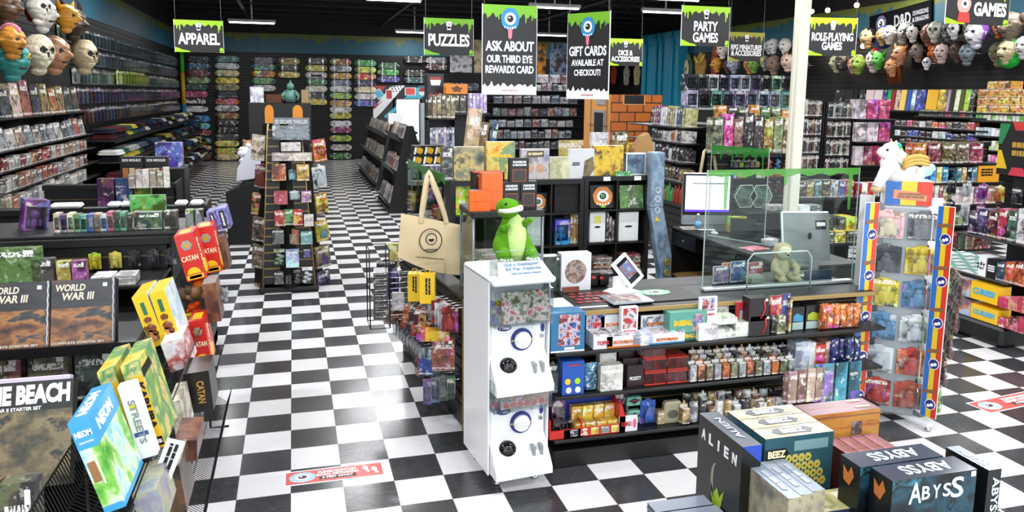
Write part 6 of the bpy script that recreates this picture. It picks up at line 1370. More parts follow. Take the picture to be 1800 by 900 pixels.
for i,(x0,x1,t,l)in enumerate(((1134,1172,651,0),(1134,1172,632,.1),(1130,1170,611,.2),(1174,1212,646,0),(1174,1211,627,.1))):cput(MINI,'card_cube','trading cards','red clear card case, %s stack, %s from the bottom, counter'%(('left','right')[i>2],ordw(i if i<3 else i-3)),x0,x1,None or(t-0),2,'8a94a0',.14,.02,l)if False else thing('card_cube','red clear card case, %s stack, %s from the bottom, on the counter'%(('left','right')[i>2],ordw(i if i<3 else i-3)),'trading cards',MINI,((sx(x0,-.08,.6)+sx(x1,-.08,.6))/2,-.08,TZ[2]+.002+l*.92),scale=(sx(x1,-.08,.6)-sx(x0,-.08,.6),.15,.09),color=H('8a94a0'))
for r_ in range(2):
 for i in range(13):cput('pack','card_pack','trading cards','%s trading card pack, %s row, %s from the left, middle counter shelf'%(('grey','tan','orange','white','olive','dark')[(i*2+r_)%6],('front','back')[r_],ordw(i)),1212+14.4*i+2*r_,1225+14.4*i+2*r_,(632,613)[r_]-.75*i,2,('8a8c90','a88a6a','b0602a','c9c8cc','6a6a4a','2a2a2e')[(i*2+r_)%6],.05,.09*r_,.035*r_)
for i,(x0,x1,t,c)in enumerate(((1396,1410,602,'a8b4c4'),(1408,1422,600,'b4bccc'),(1421,1432,602,'d0d0d0'),(1430,1450,606,'c8402f'),(1448,1462,600,'a8846a'))):cput('palebox','deck_box','trading cards','%s hanging deck box, %s from the left, right part of the middle shelf'%(cname(c),ordw(i)),x0,x1,t,2,c,.1,.03)
for i in range(4):cput('foilpack','navy_bag','hanging pack','navy blue bagged toy, %s from the left, right end of middle shelf'%ordw(i),1461+13*i,1475+13*i,596-i,2,'1f2a6a',.06,.03*(i%2))
cput('windowbox','character_pack','toy figure','purple red figure pack at the left end of lowest shelf',970,992,704,3,'7a3a6a',.08,.08)
t=cput(MB().box(-.5,0,0,.5,.05,.45).box(-.5,.95,0,.5,1,.5).box(-.5,.05,0,-.46,.95,1).box(.46,.05,0,.5,.95,.8).box(-.46,.05,0,.46,.95,.05).mesh('tray',shade('tray_red','c42a22')),'red_tray','display tray','open red display tray on the lowest counter shelf',966,1024,738,3,'c42a22',.12)
for i in range(4):cput('windowbox','tray_figure','toy figure','dark carded figure in the red display tray, %s from the left'%ordw(i),972+12*i,985+12*i,738+3*(i%2),3,('3a2a2a','5a5a60','2a2026','6a5a5a')[i],.03,.03+.02*i,.008)
x0=sx(1042,-.06,.25);kb=thing('stepped_display_tray','blue and yellow stepped display of mini boxes on lowest shelf','display tray',None,(x0,-.10,TZ[3]+.002));w=.21
part(kb,'back_card',MB().box(-w,.15,0,w*.8,.155,.29),shade('deep_blue','2a3f9a'));part(kb,'tray',MB().box(-w,0,0,w,.15,.02).box(-w,0,.02,w,.004,.06),shade('tray_red','c42a22'));part(kb,'red_wing',MB().prism([(w*.8,0),(w,0),(w,.1),(w*.84,.2),(w*.8,.2)],.0,.16),shade('tray_red','c42a22'))
letter(kb,'~2',.2,.03,(-.02,.147,.245),(0,-.12,0),mat=TR_,bold=.05);part(kb,'sun_print',MB().prism(ngon(.1,.235,.04,.04,14),.146,.15),shade('ring_white','d8d8e8'))
for i in range(4):
 for k in range(2):part(kb,'mini_box',MB().box(-w*.62+.075*i,.02+.06*k,.022,-w*.62+.07+.075*i,.07+.06*k,.085+.085*k),ARTP,color=H(('d8a82a','e0b83a')[i%2]))
for i in range(5):part(kb,'card_print',MB().box(-w*.8+.07*i,-.002,.008,-w*.8+.055+.07*i,0,.055),ARTP,color=H(('3a3a4a','c9402f','d8c04a','8a8a8a','c9a04a')[i]))
for i in range(3):cput('darkblister','light_stick','toy figure','black and pink stick toy beside the stepped display, %s of three'%ordw(i),1084+7*i,1092+7*i,684+4*i,3,('8a2a5a','b83a7a','2a2a30')[i],.04,.1)
for k in range(2):
 o=cput(MB().rbox(-.5,0,0,.5,1,1,.12).mesh('tin',shade('tin_teal','6aa896')),'card_tin','trading cards','teal card tin with dark diamond badge, %s of the pair'%('front lower','rear upper')[k],1102,1128,(722,698)[k],3,'6aa896',.04,.1+.0*k,.125*k);part(o,'badge_print',MB().prism([(-.38,.62),(0,.86),(.38,.62),(0,.2)],-.03,0),INK);letter(o,'TOPPS',.4,.12,(0,-.05,.6),mat=TR_,bold=.04)
o,w,h=cbox('white card with pink bird print on the lowest counter shelf',1088,1120,731,3,WB,.01,.0);facetext(o,'FLAMINGO','front',w,h,.01,.4,.5,w*.55,h*.3,TR_);part(o,'pink_print',MB().prism(ngon(w*.34,h*.5,w*.1,h*.3,12),-.002,0),shade('flamingo','d8608a'))
cput('blister','blue_toy','toy figure','blue figure toy card between the teal tins and the tin badge',1130,1156,704,3,'2f5fc0',.05,.05)
cput('palebox','tan_pack','trading cards','small tan pack beside the embossed grey tin',1156,1168,722,3,'b0946a',.04,.05)
o=cput(MB().rbox(-.5,0,0,.5,1,1,.1).mesh('tin',shade('tin_grey','a09a80',.3)),'embossed_tin','trading cards','grey tan embossed tin with round emblem on lowest shelf',1167,1197,706,3,'a09a80',.04,.05);part(o,'emblem',MB().prism(ngon(0,.42,.32,.2,16),-.04,0),shade('tin_dark','5a5648'))
for r_ in range(2):
 for i in range(13):cput('foilpack' if(i+r_)%3 else 'pack','card_pack','trading cards','%s card pack, %s row, %s from the left, lowest counter shelf'%(('tan','silver','dark','brown','white')[(i+2*r_)%5],('front','back')[r_],ordw(i)),1199+15*i+3*r_,1213+15*i+3*r_,(708,692)[r_]-.9*i,3,('a88a5a','a8acb0','2a2c30','6a4a3a','c8c4c0')[(i+2*r_)%5],.05,.09*r_,.03*r_)
for i in range(10):cput('palebox','card_sleeve_pack','trading cards','hanging brown card sleeve pack, %s from the left, right lowest counter row'%ordw(i),1377+8*i,1391+8*i,655-1.2*i,3,('8a6a5a','a08474','c0a898')[i%3],.022,-.048-.024*(i%2),.10)
for i in range(6):cput('graphicbox','teal_hang_pack','hanging pack','teal hanging pack, %s from the left, at the counter right end'%ordw(i),1430+12*i,1450+12*i,641-i,3,('4a9ab0','5aa8b8','3f8aa0')[i%3],.022,-.048-.024*(i%2),.08)
WT=.992
mat_=thing('counter_mat','black rubber counter mat with green eye emblem and red scales','counter mat',MB().rbox(-.62,-.2,0,.3,.2,.006,.002).mesh('mat',INK),(2.42,.30,WT));em=eye_emblem(mat_,.20,(.04,.02,.007),(-PI/2,0,0),shade('emblem_green','2fa860'),False,.75);em.scale=(1.2,.3,1)
mb=MB()
for i in range(7):
 for j in range(4):mb.prism(ngon(-.56+.06*i+.02*(j%2),-.12+.07*j,.026,.024,6),-.002,0)
part(mat_,'scale_print',mb,shade('scale_red','9a2a2a'),loc=(0,0,.008),rot=(-PI/2,0,0))
pp=thing('paper_sheet','white paper with round green eye sticker on the counter corner','paper',MB().box(-.2,-.13,0,.16,.15,.002).mesh('paper',WHITEM),(1.86,.2,WT+.0));eye_emblem(pp,.13,(.05,.02,.003),(-PI/2,0,0),shade('emblem_green','2fa860'),False,.8).scale=(1.3,.2,1)
pp=thing('clear_folder','grey printed leaflet lying under clear plastic on the counter','leaflet',MB().rbox(-.14,-.11,0,.16,.12,.012,.004).mesh('leaflet',M('leaflet_grey','8f969c',.15)),(2.18,.17,WT+.008),(0,0,.06));part(pp,'print',MB().box(-.11,-.08,.012,.1,.09,.013),ARTP,color=H('9a7a7a'))
def onc(px,py,Y):return sx(px,Y,WT),Y
def cnt(label,x0,x1,top,Y,mat,d,**kw):
 a,b=sx(x0,Y,WT),sx(x1,Y,WT);h=sz(top,(a+b)/2,Y)-WT
 return gamebox(label,b-a,d,h,((a+b)/2,Y,WT+.002),front=mat,lid=0,**kw),b-a,h
o,w,h=cnt('white game box with round monster portrait on the counter',986,1038,446,.50,shade('soft_white','d2d2d6'),.09)
part(o,'round_print',MB().prism(ngon(-w*.02,h*.52,w*.36,w*.38,24),-.002,0),picmat('print_portrait',['3a2a26','8a4a3a','5a5a54','b09a8a','4a2a26','7a8a8a'],26))
o,w,h=cnt('dark game box with green monsters beside the white portrait box',950,983,452,.52,picmat('print_dark_moss',['14181a','24302c','3f4f44','1a1f22'],12),.1);faceprint(o,'price_tag','front',w,h,.1,.84,.9,.95,.96,WHITEM)
o,w,h=cnt('small dark picture card leaning at the foot of the white box',989,1018,505,.46,picmat('print_small_dark',['2a2420','6a5a4a','8a3a2a','3a4a3a'],18),.01)
tb=thing('payment_tablet','white payment tablet on a folded stand on the counter','tablet',None,(sx(1095,.40,1.06),.40,WT+.007),(0,0,.35))
part(tb,'stand',MB().prism([(-.11,.0),(.11,.0),(.06,.012),(-.06,.012)],-.10,.08).prism([(-.05,.0),(.05,.0),(.05,.1),(-.05,.1)],.02,.05),WHITE)
td=part(tb,'tablet_case',MB().rbox(-.075,-.012,-.11,.075,.012,.11,.008),WHITE,loc=(.03,-.01,.145),rot=(-.45,-.55,0));part(td,'screen',MB().box(-.05,-.014,-.085,.05,-.012,.085),M('tablet_screen','16181d',.1));part(td,'screen_picture',MB().box(-.045,-.015,-.05,.045,-.014,.06),picmat('print_screen',['2a2a4a','8a4a3a','3a6aa0','c0a090'],20))
for i,(px,c,s)in enumerate(((1046,'1a1a1e',.1),(1060,'2a2226',.09))):thing('card_reader',('black box with red latch behind the tablet','black card reader behind the tablet')[i],'card reader',MB().rbox(-.05,0,0,.05,.1,s,.01).rbox(-.03,-.01,s*.6,.0,0,s*.8,.003,1).mesh('reader',BLACKM,TR_),(sx(px,.58,1.02),.58,WT+.002))
def guard(label,A,B,z0,z1,mat,seed,tall=.05,drops=((.12,.22),(.5,.06),(.95,.25))):
 d=Vector(B)-Vector(A);L=d.length;t=thing('sneeze_guard',label,'guard panel',None,(A[0],A[1],z0),(0,0,math.atan2(d.y,d.x)));h=z1-z0
 part(t,'acrylic_sheet',MB().box(0,-.003,.012,L,.003,h),GLASS);part(t,'slime_film',MB().prism([(x+L/2,z)for x,z in slime_poly(L,tall*2,tall,drops,seed)],-.005,-.0035).xform(Matrix.Identity(3),(0,0,h-tall)),mat)
 part(t,'edge_strip',MB().box(-.004,-.005,.012,0,.005,h).box(L,-.005,.012,L+.004,.005,h),M('acrylic_edge','aab8b4',.2));part(t,'foot_rail',MB().rbox(0,-.03,0,L,.03,.022,.004),M('rail_silver','b4b8ba',.3,.5))
 return t
a=sx(1239,.30,1.4);b=sx(1503,.30,1.4)
guard('large clear guard panel on the counter with lime slime corner',(a,.30),(b,.30),WT,sz(299,a,.30),GSL2,4)
A_,B_=PY(1252,252,2.7),PY(1352,268,2.1)
guard('second clear guard panel with green slime edge behind the monitor',(A_.x,2.7),(B_.x,2.1),.9,1.86,GSL,6,.09,((.2,.05),(.4,.1),(.6,.05),(.8,.1),(.92,.2)))
o=thing('arched_guard','small arched clear guard on the counter before the register','guard panel',MB().tube([(-.26,0,0),(-.26,0,.22),(-.22,0,.27),(.22,0,.27),(.26,0,.22),(.26,0,0)],.006,6).box(-.255,-.002,0,.255,.002,.26,1).mesh('guard',_M['acrylic_edge'],GLASS),(sx(1370,.22,1.1),.22,WT))
SL_=M('plush_beige','c9b48e',.95,0,.1);SLW=M('plush_cream','e6dcc4',.95,0,.1);q=PY(1378,478,.42)
sl=thing('plush_sloth','beige plush sloth sitting on the counter in front of the pillar','plush toy',None,(q.x,.42,WT+.002))
part(sl,'body',MB().ball((0,.05,.09),(.07,.065,.10),0,14,10),SL_);hd_=part(sl,'head',MB().ball((.0,.03,.225),(.072,.065,.065),0,16,12),SL_);part(hd_,'face',MB().ball((-.012,-.012,.222),(.052,.045,.048),0,14,10),SLW)
for s in(-1,1):part(hd_,'eye_patch',MB().ball((-.012+s*.026,-.052,.228),(.016,.008,.012),0,8,6).ball((-.012+s*.024,-.06,.229),.006,1,6,5),SL_,INK)
part(hd_,'nose',MB().ball((-.014,-.062,.212),(.012,.008,.008),0,8,6),INK)
for s in(-1,1):part(sl,'arm',MB().tube([(s*.06,.02,.15),(s*.09,-.03,.10),(s*.05,-.07,.05)],[.026,.026,.022],8),SL_);part(sl,'leg',MB().tube([(s*.04,0,.04),(s*.06,-.08,.03)],[.034,.028],8).ball((s*.06,-.085,.03),.03,0,8,6),SL_)
thing('cloth_pile','grey rolled cloth on the counter left of the plush sloth','cloth',MB().rbox(-.07,-.05,0,.07,.05,.07,.02).mesh('cloth',M('grey_cloth','8a887e',.9)),(sx(1335,.33,1.02),.40,WT+.002))
for i in range(5):thing('bagged_magazine','%s bagged magazine upright behind the counter guard, %s from the left'%(cname(('7a6a8a','c0622a','4a5a8a','3a3a44','b03a3a')[i]),ordw(i)),'magazine',G['comic'],(sx(1268+15*i,.46+.03*(i%2),1.05),.46+.03*(i%2),WT+.002),(0,0,.1),(.13,.02,.13+.015*(i%3)),H(('7a6a8a','c0622a','4a5a8a','3a3a44','b03a3a')[i]))
DZ=.92
A_,B_=PZ(1180,398,DZ),PZ(1385,470,DZ)
dk=thing('till_desk','black angled till desk carrying the glowing monitor','desk',None,(A_.x,A_.y,0),(0,0,math.atan2((B_-A_).y,(B_-A_).x)));L=(B_-A_).length
part(dk,'desktop',MB().rbox(0,0,DZ-.03,L,.75,DZ,.005),BLACK);part(dk,'side_panel',MB().rbox(0,.01,0,.03,.74,DZ-.03,.004),BLACK);part(dk,'side_panel',MB().rbox(L-.03,.01,0,L,.74,DZ-.03,.004),BLACK);part(dk,'back_panel',MB().box(.03,.7,.1,L-.03,.72,DZ-.03),BLACK)
dr=part(dk,'drawer',MB().rbox(.04,-.005,DZ-.19,.56,.4,DZ-.035,.005),BLACKM);part(dr,'lock',MB().cyl((.3,-.012,DZ-.11),(.3,-.004,DZ-.11),.012,n=10),CHROME);part(dk,'shelf',MB().box(.03,.02,.38,L-.03,.7,.40),M('shelf_wood','9a7a4a',.5))
def ondesk(px,py,z=DZ):return PZ(px,py,z)
p0,p1=ondesk(1215,398),ondesk(1280,410)
mo=thing('computer_monitor','silver all in one computer with bright white screen','monitor',None,PZ(1240,404,DZ),(0,0,-.28));dist=(mo.location-CAM).length;mw_=84*dist/FPX/2
part(mo,'case',MB().rbox(-mw_,-.02,.06,mw_,.02,.62,.008),M('aluminium','c4c6c8',.3,.7));part(mo,'bezel',MB().box(-mw_+.004,-.022,.165,mw_-.004,-.02,.612),INK);sc_=part(mo,'screen',MB().box(-mw_+.03,-.024,.20,mw_-.03,-.022,.59),M('lit_screen','f2f4fa',.3,emit=1.1));part(sc_,'screen_bar',MB().box(-mw_+.1,-.025,.50,mw_-.05,-.024,.515),GREY);part(sc_,'screen_dock',MB().box(-mw_+.03,-.025,.20,mw_-.03,-.024,.225),M('lit_dock','5a30d0',.3,emit=.8))
part(mo,'stand',MB().prism([(-.1,.002),(.1,.002),(.08,.08),(-.08,.08)],.02,.03).rbox(-.1,-.05,.002,.1,.12,.01,.003),_M['aluminium'])
q=PZ(1422,505,WT);q.y=.52
m2=thing('computer_monitor','silver all in one computer seen from its back on the counter','monitor',None,(sx(1420,.52,1.1),.52,WT+.002),(0,0,.25));cs=part(m2,'case',MB().rbox(-.27,-.014,.10,.27,.014,.50,.01),_M['aluminium'],rot=(-.18,.07,0));part(cs,'logo_print',MB().prism(ngon(.03,.31,.022,.026,12,.06,2),-.017,-.0142),INK);part(cs,'note_label',MB().box(.1,-.017,.36,.22,-.0145,.43),INK);part(cs,'note_label',MB().box(.11,-.018,.385,.21,-.0165,.415),WHITEM)
part(m2,'stand',MB().rbox(-.06,-.13,.0,.08,.05,.008,.003).prism([(-.05,.008),(.05,.008),(.05,.2),(-.05,.2)],-.06,-.05),_M['aluminium'])
thing('blue_notebook','dark blue folder standing at the foot of the silver computer','folder',MB().rbox(-.12,0,0,.12,.012,.085,.004).mesh('folder',shade('folder_blue','24344a')),(sx(1445,.32,1.03),.36,WT+.002))
for i in range(8):
 z0=.95+0
 a=sx(1395+14*i,.95+.03*(i%2),.95)
for lab,px,py,sc3,col,kk,rz in(('black tilted tablet holder on the till desk',1306,418,(.26,.02,.2),'121316','plainbox',-.5),('dark phone holder standing on the till desk',1338,424,(.1,.08,.17),'14161a','plainbox',.3),('yellow boxed toy behind the tablet holder',1296,408,(.2,.1,.16),'c9a52a','graphicbox',-.2),('red and white leaflet lying on the till desk',1338,440,(.24,.17,.006),'d0707a','palebox',.3),('white paper stack lying on the desk left part',1225,404,(.3,.18,.006),'e0dfdf','palebox',-.2),('white computer mouse on the till desk',1262,412,(.06,.1,.025),'e6e6e8','plainbox',.3),('white device box on the right side of the desk',1360,432,(.14,.1,.06),'c8ccd0','palebox',.4)):
 q=PZ(px,py,DZ);thing('desk_item',lab,'desk item',G[kk],(q.x,q.y,DZ+.002),(-.35 if 'tilted' in lab else 0,0,rz),sc3,H(col))if 'mouse' not in lab else thing('computer_mouse',lab,'mouse',MB().ball((0,.5,0),(.5,.5,1),0,12,8).mesh('mouse',WHITE),(q.x,q.y,DZ+.002),(0,0,rz),sc3)
dd_=(B_-A_).normalized();q=A_+dd_*_lin(0,1,lambda t:_ex(1226,(A_+dd_*t).x-dd_.y*.06,(A_+dd_*t).y+dd_.x*.06,DZ))+Vector((-dd_.y*.06,dd_.x*.06,.002));t=thing('water_bottle','clear water bottle with blue label on the desk edge','bottle',None,q);part(t,'bottle',MB().lathe((0,0,0),[(0,0),(.03,0),(.032,.1),(.03,.16),(.014,.19)],14),CLEAR);part(t,'label',MB().cyl((0,0,.07),(0,0,.13),.0335,n=14),shade('water_blue','6ab0d8'));part(t,'cap',MB().cyl((0,0,.19),(0,0,.21),.014,n=10),WHITE)
for i,(px,py,c)in enumerate(((1200,455,'c8c8c4'),(1210,462,'d8d6d0'),(1255,470,'c4c8cc'))):q=PZ(px,py,.405);thing('paper_stack','%s paper stack on the shelf under the desk, %s from the left'%(cname(c),ordw(i)),'paper',MB().rbox(-.13,0,0,.13,.3,.05,.006).mesh('papers',WHITEM),(q.x+.1,q.y+.08,.402),(0,.0,-.35),color=H(c))
b2=thing('paper_bag','grey white slanted bag shape under the till desk','bag',MB().prism([(-.3,0),(.35,0),(.3,.12),(.05,.34),(-.06,.34)],0,.2).mesh('bag',M('bag_grey','b4b8be',.5)),(sx(1290,1.05,.5),1.02,.45));thing('till_shelf','black inner shelf behind the counter guard','shelf',MB().box(2.75,.76,.40,4.0,1.3,.445).box(2.75,1.27,0,4.0,1.3,.4).mesh('shelf',BLACK))
# == toy spinner beside the counter
SPY=.12;spx=sx(1577,SPY,.9)
zA,zB=.10,sz(366,spx,SPY-.2)
sp_=thing('toy_spinner','tall toy spinner with blue yellow red edge strips','display rack',None,(spx,SPY,0),(0,0,-.62));R_=.235
part(sp_,'core',MB().rbox(-.15,-.15,.06,.15,.15,zB,.01),M('spinner_grey','9aa0a4',.3))
for a in(0,PI/2):part(sp_,'foot_bar',MB().rbox(-.36,-.03,.03,.36,.03,.06,.006).xform(RZ(a+PI/4)),WHITE)
for k in range(4):a=PI/4+k*PI/2;part(sp_,'caster',MB().cyl((.34*math.cos(a),.34*math.sin(a),0),(.34*math.cos(a),.34*math.sin(a),.03),.02,n=10),CHROME)
SBL,SYE,SRE=shade('strip_blue','2f6ab8'),shade('strip_yellow','e0bf28'),shade('strip_red','cf3a22')
for k in range(4):
 t=part(sp_,'edge_strip',MB().box(-.055,-.004,zA,.055,.004,zB+.03),SW,loc=(R_*(1 if k in(1,2)else-1),R_*(1 if k>1 else-1),0),rot=(0,0,(.5,-.5,PI+.5,PI-.5)[k]))
 for i,m in enumerate((SBL,SYE,SRE)):put('stripe',MB().box(-.052+.035*i,-.006,zA+.003,-.018+.035*i,-.004,zB+.027).mesh('stripe',m),t)
 for i in range(5):
  z=zA+.10+i*(zB-zA)/5;put('badge',MB().prism(ngon(.01,z,.036,.04,18),-.008,-.006,0).prism(ngon(.01,z,.031,.035,16),-.010,-.008,1).prism(ngon(.0,z-.008,.012,.012,8),-.011,-.010,0).prism(ngon(.02,z,.011,.013,8),-.011,-.010,0).mesh('badge',SW,M('badge_navy','1f2a78',.4)),t)
  put('name_plate',MB().prism([(-.045,z+.10),(.045,z+.115),(.05,z+.09),(-.04,z+.075)],-.009,-.006).mesh('plate',shade('plate_brown','8a5a3a')),t)
for i,z in enumerate([zA+.02+(zB-zA)*q/6 for q in range(6)]):
 for k in range(2):
  for f in range(3):
   a=sp_.rotation_euler.z+(0,-PI/2,PI/2)[f];c=Vector((.115*(2*k-1),-.225,0));p=sp_.location+RZ(a)@c;col=('c0392f','d8c02a','5a8a4a','c8ccd0','5a5a60','b04a34','5a8ab0','d8c8a0')[(i*3+k*5+f*2)%8]
   if f==1:continue
   thing('spinner_toy','%s carded toy on the spinner %s face, %s row from the bottom, %s'%(cname(col),('front','','right')[f],ordw(i),('left','right')[k]),'toy',G['blister' if(i+k)%3 else 'darkblister'],p+Vector((0,0,z)),(0,0,a),(.205,.07,.21),H(col),'carded toys on the spinner')
for i in range(5):
 for k in range(4):
  q=sp_.location+RZ(-.62+PI/2)@Vector((-.17+.11*k,-.33-.02*i,0));col=('6a3a2a','8a4a3a','4a3a34','7ab03a')[0 if i else 3]if k%2==0 or i==0 else '7a5a4a'
  thing('spinner_bag','clear bag of %s toys hanging at the spinner right side, %s row, %s'%(cname(col),ordw(i),ordw(k)),'toy',G['bag'],q+Vector((0,0,zA+.02+.2*i)),(0,0,-.62+PI/2),(.10,.06,.20),H(col),'toy bags on the spinner')
hz_=sz(316,spx,SPY);hw_=.155
hb=thing('spinner_header','blue yellow and red header box topping the toy spinner','sign',MB().rbox(-hw_,-.09,0,hw_,.09,hz_-zB,.004).mesh('header',SW),(spx,SPY,zB+.002),(0,0,-.55))
for i,m in enumerate((SBL,SYE,SRE)):part(hb,'stripe',MB().box(-hw_+.003+.103*i,-.093,.004,-hw_+.104+.103*i,-.09,hz_-zB-.004),m)
part(hb,'name_plate',MB().prism([(-.10,.05),(.12,.035),(.12,.075),(.06,.10),(-.10,.115)],-.096,-.0935),shade('plate_salmon','d08a6a'));letter(hb,'~2',.18,.04,(.01,-.098,.075),mat=shade('plate_brown','8a5a3a'))
UW=M('plush_snow','efece8',.95,0,.1);UG=M('plush_gold','c9a55a',.8,0,.2);UT=M('plush_tan','c4a888',.9,0,.1)
uo=PY(1578,318,SPY);un=thing('plush_unicorn','white plush unicorn with golden wings on top of the toy spinner','plush toy',None,(uo.x,SPY,uo.z+.002))
def up(px,py,dy=0):q=PY(px,py,SPY+dy);return Vector((q.x-uo.x,dy,q.z-uo.z))
fz=lambda d,p:p*(1+.03*math.sin(13*d.x+7*d.z)*math.sin(11*d.y))
part(un,'body',MB().ball(up(1582,304),(.13,.08,.075),0,20,14,fn=fz).ball(up(1604,308),(.09,.075,.065),0,16,10,fn=fz).tube([up(1568,300),up(1564,288),up(1566,274)],[.075,.065,.06],12),UW)
he=part(un,'head',MB().ball(up(1567,266),(.075,.06,.065),0,18,12,fn=fz).ball(up(1555,268,-.0),(.055,.045,.042),0,14,10),UW)
part(he,'eye',MB().ball(up(1560,264,-.055),.010,0,8,6),INK);part(un,'horn',MB().tube([up(1567,254),up(1566,244)],[.016,.003],8),UT);part(he,'ear',MB().ball(up(1575,254,-.03),(.014,.01,.028),0,8,6),UW)
for i,(a,b)in enumerate(((1558,1540),(1566,1550))):part(un,'front_leg',MB().tube([up(a,300,-.04+.08*i),up((a+b)/2,315,-.05+.09*i),up(b,330,-.05+.09*i)],[.045,.036,.034],10),UW);part(un,'hoof',MB().ball(up(b-1,333,-.05+.09*i),(.036,.036,.026),0,10,8),UT)
for i in range(2):part(un,'hind_leg',MB().tube([up(1606,308,-.05+.1*i),up(1618,314,-.06+.12*i)],[.05,.034],10),UW)
for i,c in enumerate(('3fb08a','e8d04a','e88a3a','d84a5a','6ac0a0')):part(un,'mane',MB().ball(up(1577+2*(i%2),258+7*i,-.02),(.026,.04,.03),0,10,8),M('mane_%d'%i,c,.95,0,.1))
for k in range(3):part(un,'wing',MB().tube([up(1588,298-5*k,-.075)]+[up(1592+6*j,292-6*k-5*math.sin(PI*j/7),-.085)for j in range(8)],[.016]*8+[.006],8),UG)
part(un,'tail',MB().tube([up(1616,306),up(1630,300),up(1640,292)],[.03,.045,.02],10),M('plush_mint','a8dcc8',.95,0,.1));part(un,'tag',MB().box(-.03,0,-.04,.03,.002,.04),WHITEM,loc=up(1585,276,-.075),rot=(0,.6,0))
# == mid right gondola: left face and end cap
def facerow(kind,name,cat,where,X,z,px0,px1,n,h,d,**kw):
 """Row on a face that looks to the left (-x), between two pixel columns."""
 return row(kind,name,cat,where,(X,sy(px0,X,z),z+.002),(X,max(DY+.14,sy(px1,X,z)),z+.002),n,h,d,ang=-PI/2,**kw)
DY=5.0;DX=sx(1243,DY,1.25);D1=sx(1402,DY,1.4)
gondola('gondola_shelf','tall black gondola end cap behind the till monitor',DX,D1,DY,2.0,((1.60,.28,0),(1.27,.26,0),(.86,.3,0)),back=.06)
t=thing('gondola_shelf','long black gondola face with board game shelves left of the end cap','shelving unit',None,(DX,DY+.1,0));Yd=sy(1142,DX,1.6)
mb=MB();slats(mb,0,Yd-DY,.12,1.95,'y',.0,-1);part(t,'slat_panel',mb,BLACK,SLATG);part(t,'core',MB().box(.02,0,0,.5,Yd-DY,1.97),BLACK)
SZ_=[PX(1200,y,DX-.3).z for y in(224,252,287,322,362)]
for z in SZ_:part(t,'shelf',MB().rbox(-.32,0,z-.02,0,Yd-DY,z,.004),BLACK)
P_MIX=['c8c4c8','6a6488','a8a86a','8a3a3a','4a5f7a','d0d0d4','7a6454','3a4a3a','9a8a7a','d8d8dc']
for i,(kk,n,hh,pal)in enumerate((('palebook',14,.42,P_MIX),('box',11,.38,['b0602a','8a8a90','3a3a40','6a4a3a','c9c4c0']),('box',9,.34,['3a3a44','c8c8cc','6a3a3a','2a2a30']),('darkbox',9,.30,['5a5a44','8a7a4a','3a3a3a']),('paint_bottle',10,.30,['4a9a5a','9a3a2a','7a7a3a']))):
 hh=.30 if i==0 else min(hh,SZ_[i-1]-SZ_[i]-.035);facerow(kk,'shelf_game','boxed game','%s shelf behind blue post'%ordw(i),DX-.31,SZ_[i],1144,1243,n,hh,.2 if i<4 else .1,pal=pal,hv=.25,fill=.84,tilt=.06 if i<4 else 0,jit=.03 if i<4 else 0,noun=('tall boxed game','boxed game','game box','dark game box','bottle')[i],fmt='{c} {noun}, {o} from the far end, {where}')
FY=DY-.27
yrow('box','shelf_game','boxed game','top shelf of the tall end cap',FY,1.602,1252,1392,8,196,.2,pal=['6a7a5a','d0408a','8a6a5a','3a3a3a','4a4040','a07a3a','8a8a5a','c9b88a'],seq=True,noun='shelf game',hv=.2)
yrow('darkbox','shelf_game','boxed game','leaning above the end cap',DY-.1,2.003,1258,1392,7,184,.1,pal=['c08a2a','5a7a4a','3a3034','6a3a34'],noun='thin game',hv=.3)
for r_,(y0,y1)in enumerate(((243,259),(262,277),(281,295))):
 yrow('pack','card_pack','trading cards','%s pack row of the end cap'%ordw(r_),FY+.15,sz(y1,5.9,FY+.15),1289,1336,5,y0,.1,pal=['8a6a9a','b8b82a','3a7a5a','8a5a6a','c08a5a'],seq=True,noun='bright small pack')
 yrow('bag','toy_bag','toy','%s bag row of the end cap'%ordw(r_),FY+.1,sz(y1+4+22*r_,6.3,FY+.1),1348,1392,3,y0-8+16*r_,.12,pal=['c0602a','8a4a2a','4a8ab0','c03a2a'],noun='orange toy bag' if False else 'toy bag')
yrow('graphicbox','comic_bag','toy','above the hexagon boxes',FY,1.272,1262,1345,5,302,.1,pal=['3f6ab0','4a7ac0','b0502a','2a2a2e','d8d0c8'],seq=True,noun='blue or red box',hv=.2)
for i in range(2):
 c=PY(1311+27*i,345,FY-.1);h=.17
 o=thing('hexagon_box','grey green hexagon game box behind the monitor, %s of the pair'%('left','right')[i],'board game',MB().prism([(h*math.cos(PI*k/3),h*math.sin(PI*k/3))for k in range(6)],0,.06).mesh('box',picmat('print_hex',['2a3430','4a5a54','7a8a80','34403a'],9)),(c.x,c.y,c.z));part(o,'hexagon_edge',MB().tube([(h*math.cos(PI*k/3),-.002,h*math.sin(PI*k/3))for k in range(6)],.006,5,closed=True),SW)
thing('low_display','black low display block under the hexagon boxes','display case',MB().rbox(5.6,4.2,0,6.9,4.66,PY(1311,345,FY-.1).z-.155,.01).mesh('block',BLACK))
yrow('palebox','shelf_game','boxed game','beside the pillar behind the desk',4.3,PY(1311,345,FY-.1).z-.155,1352,1386,1,362,.2,pal=['c8c0c0'],noun='white red game box',fmt='{noun} {where}')
GY=9.0;z0=sz(190,sx(1290,GY,1.95),GY);g0_,g1_=sx(1202,GY,z0),sx(1398,GY,z0)
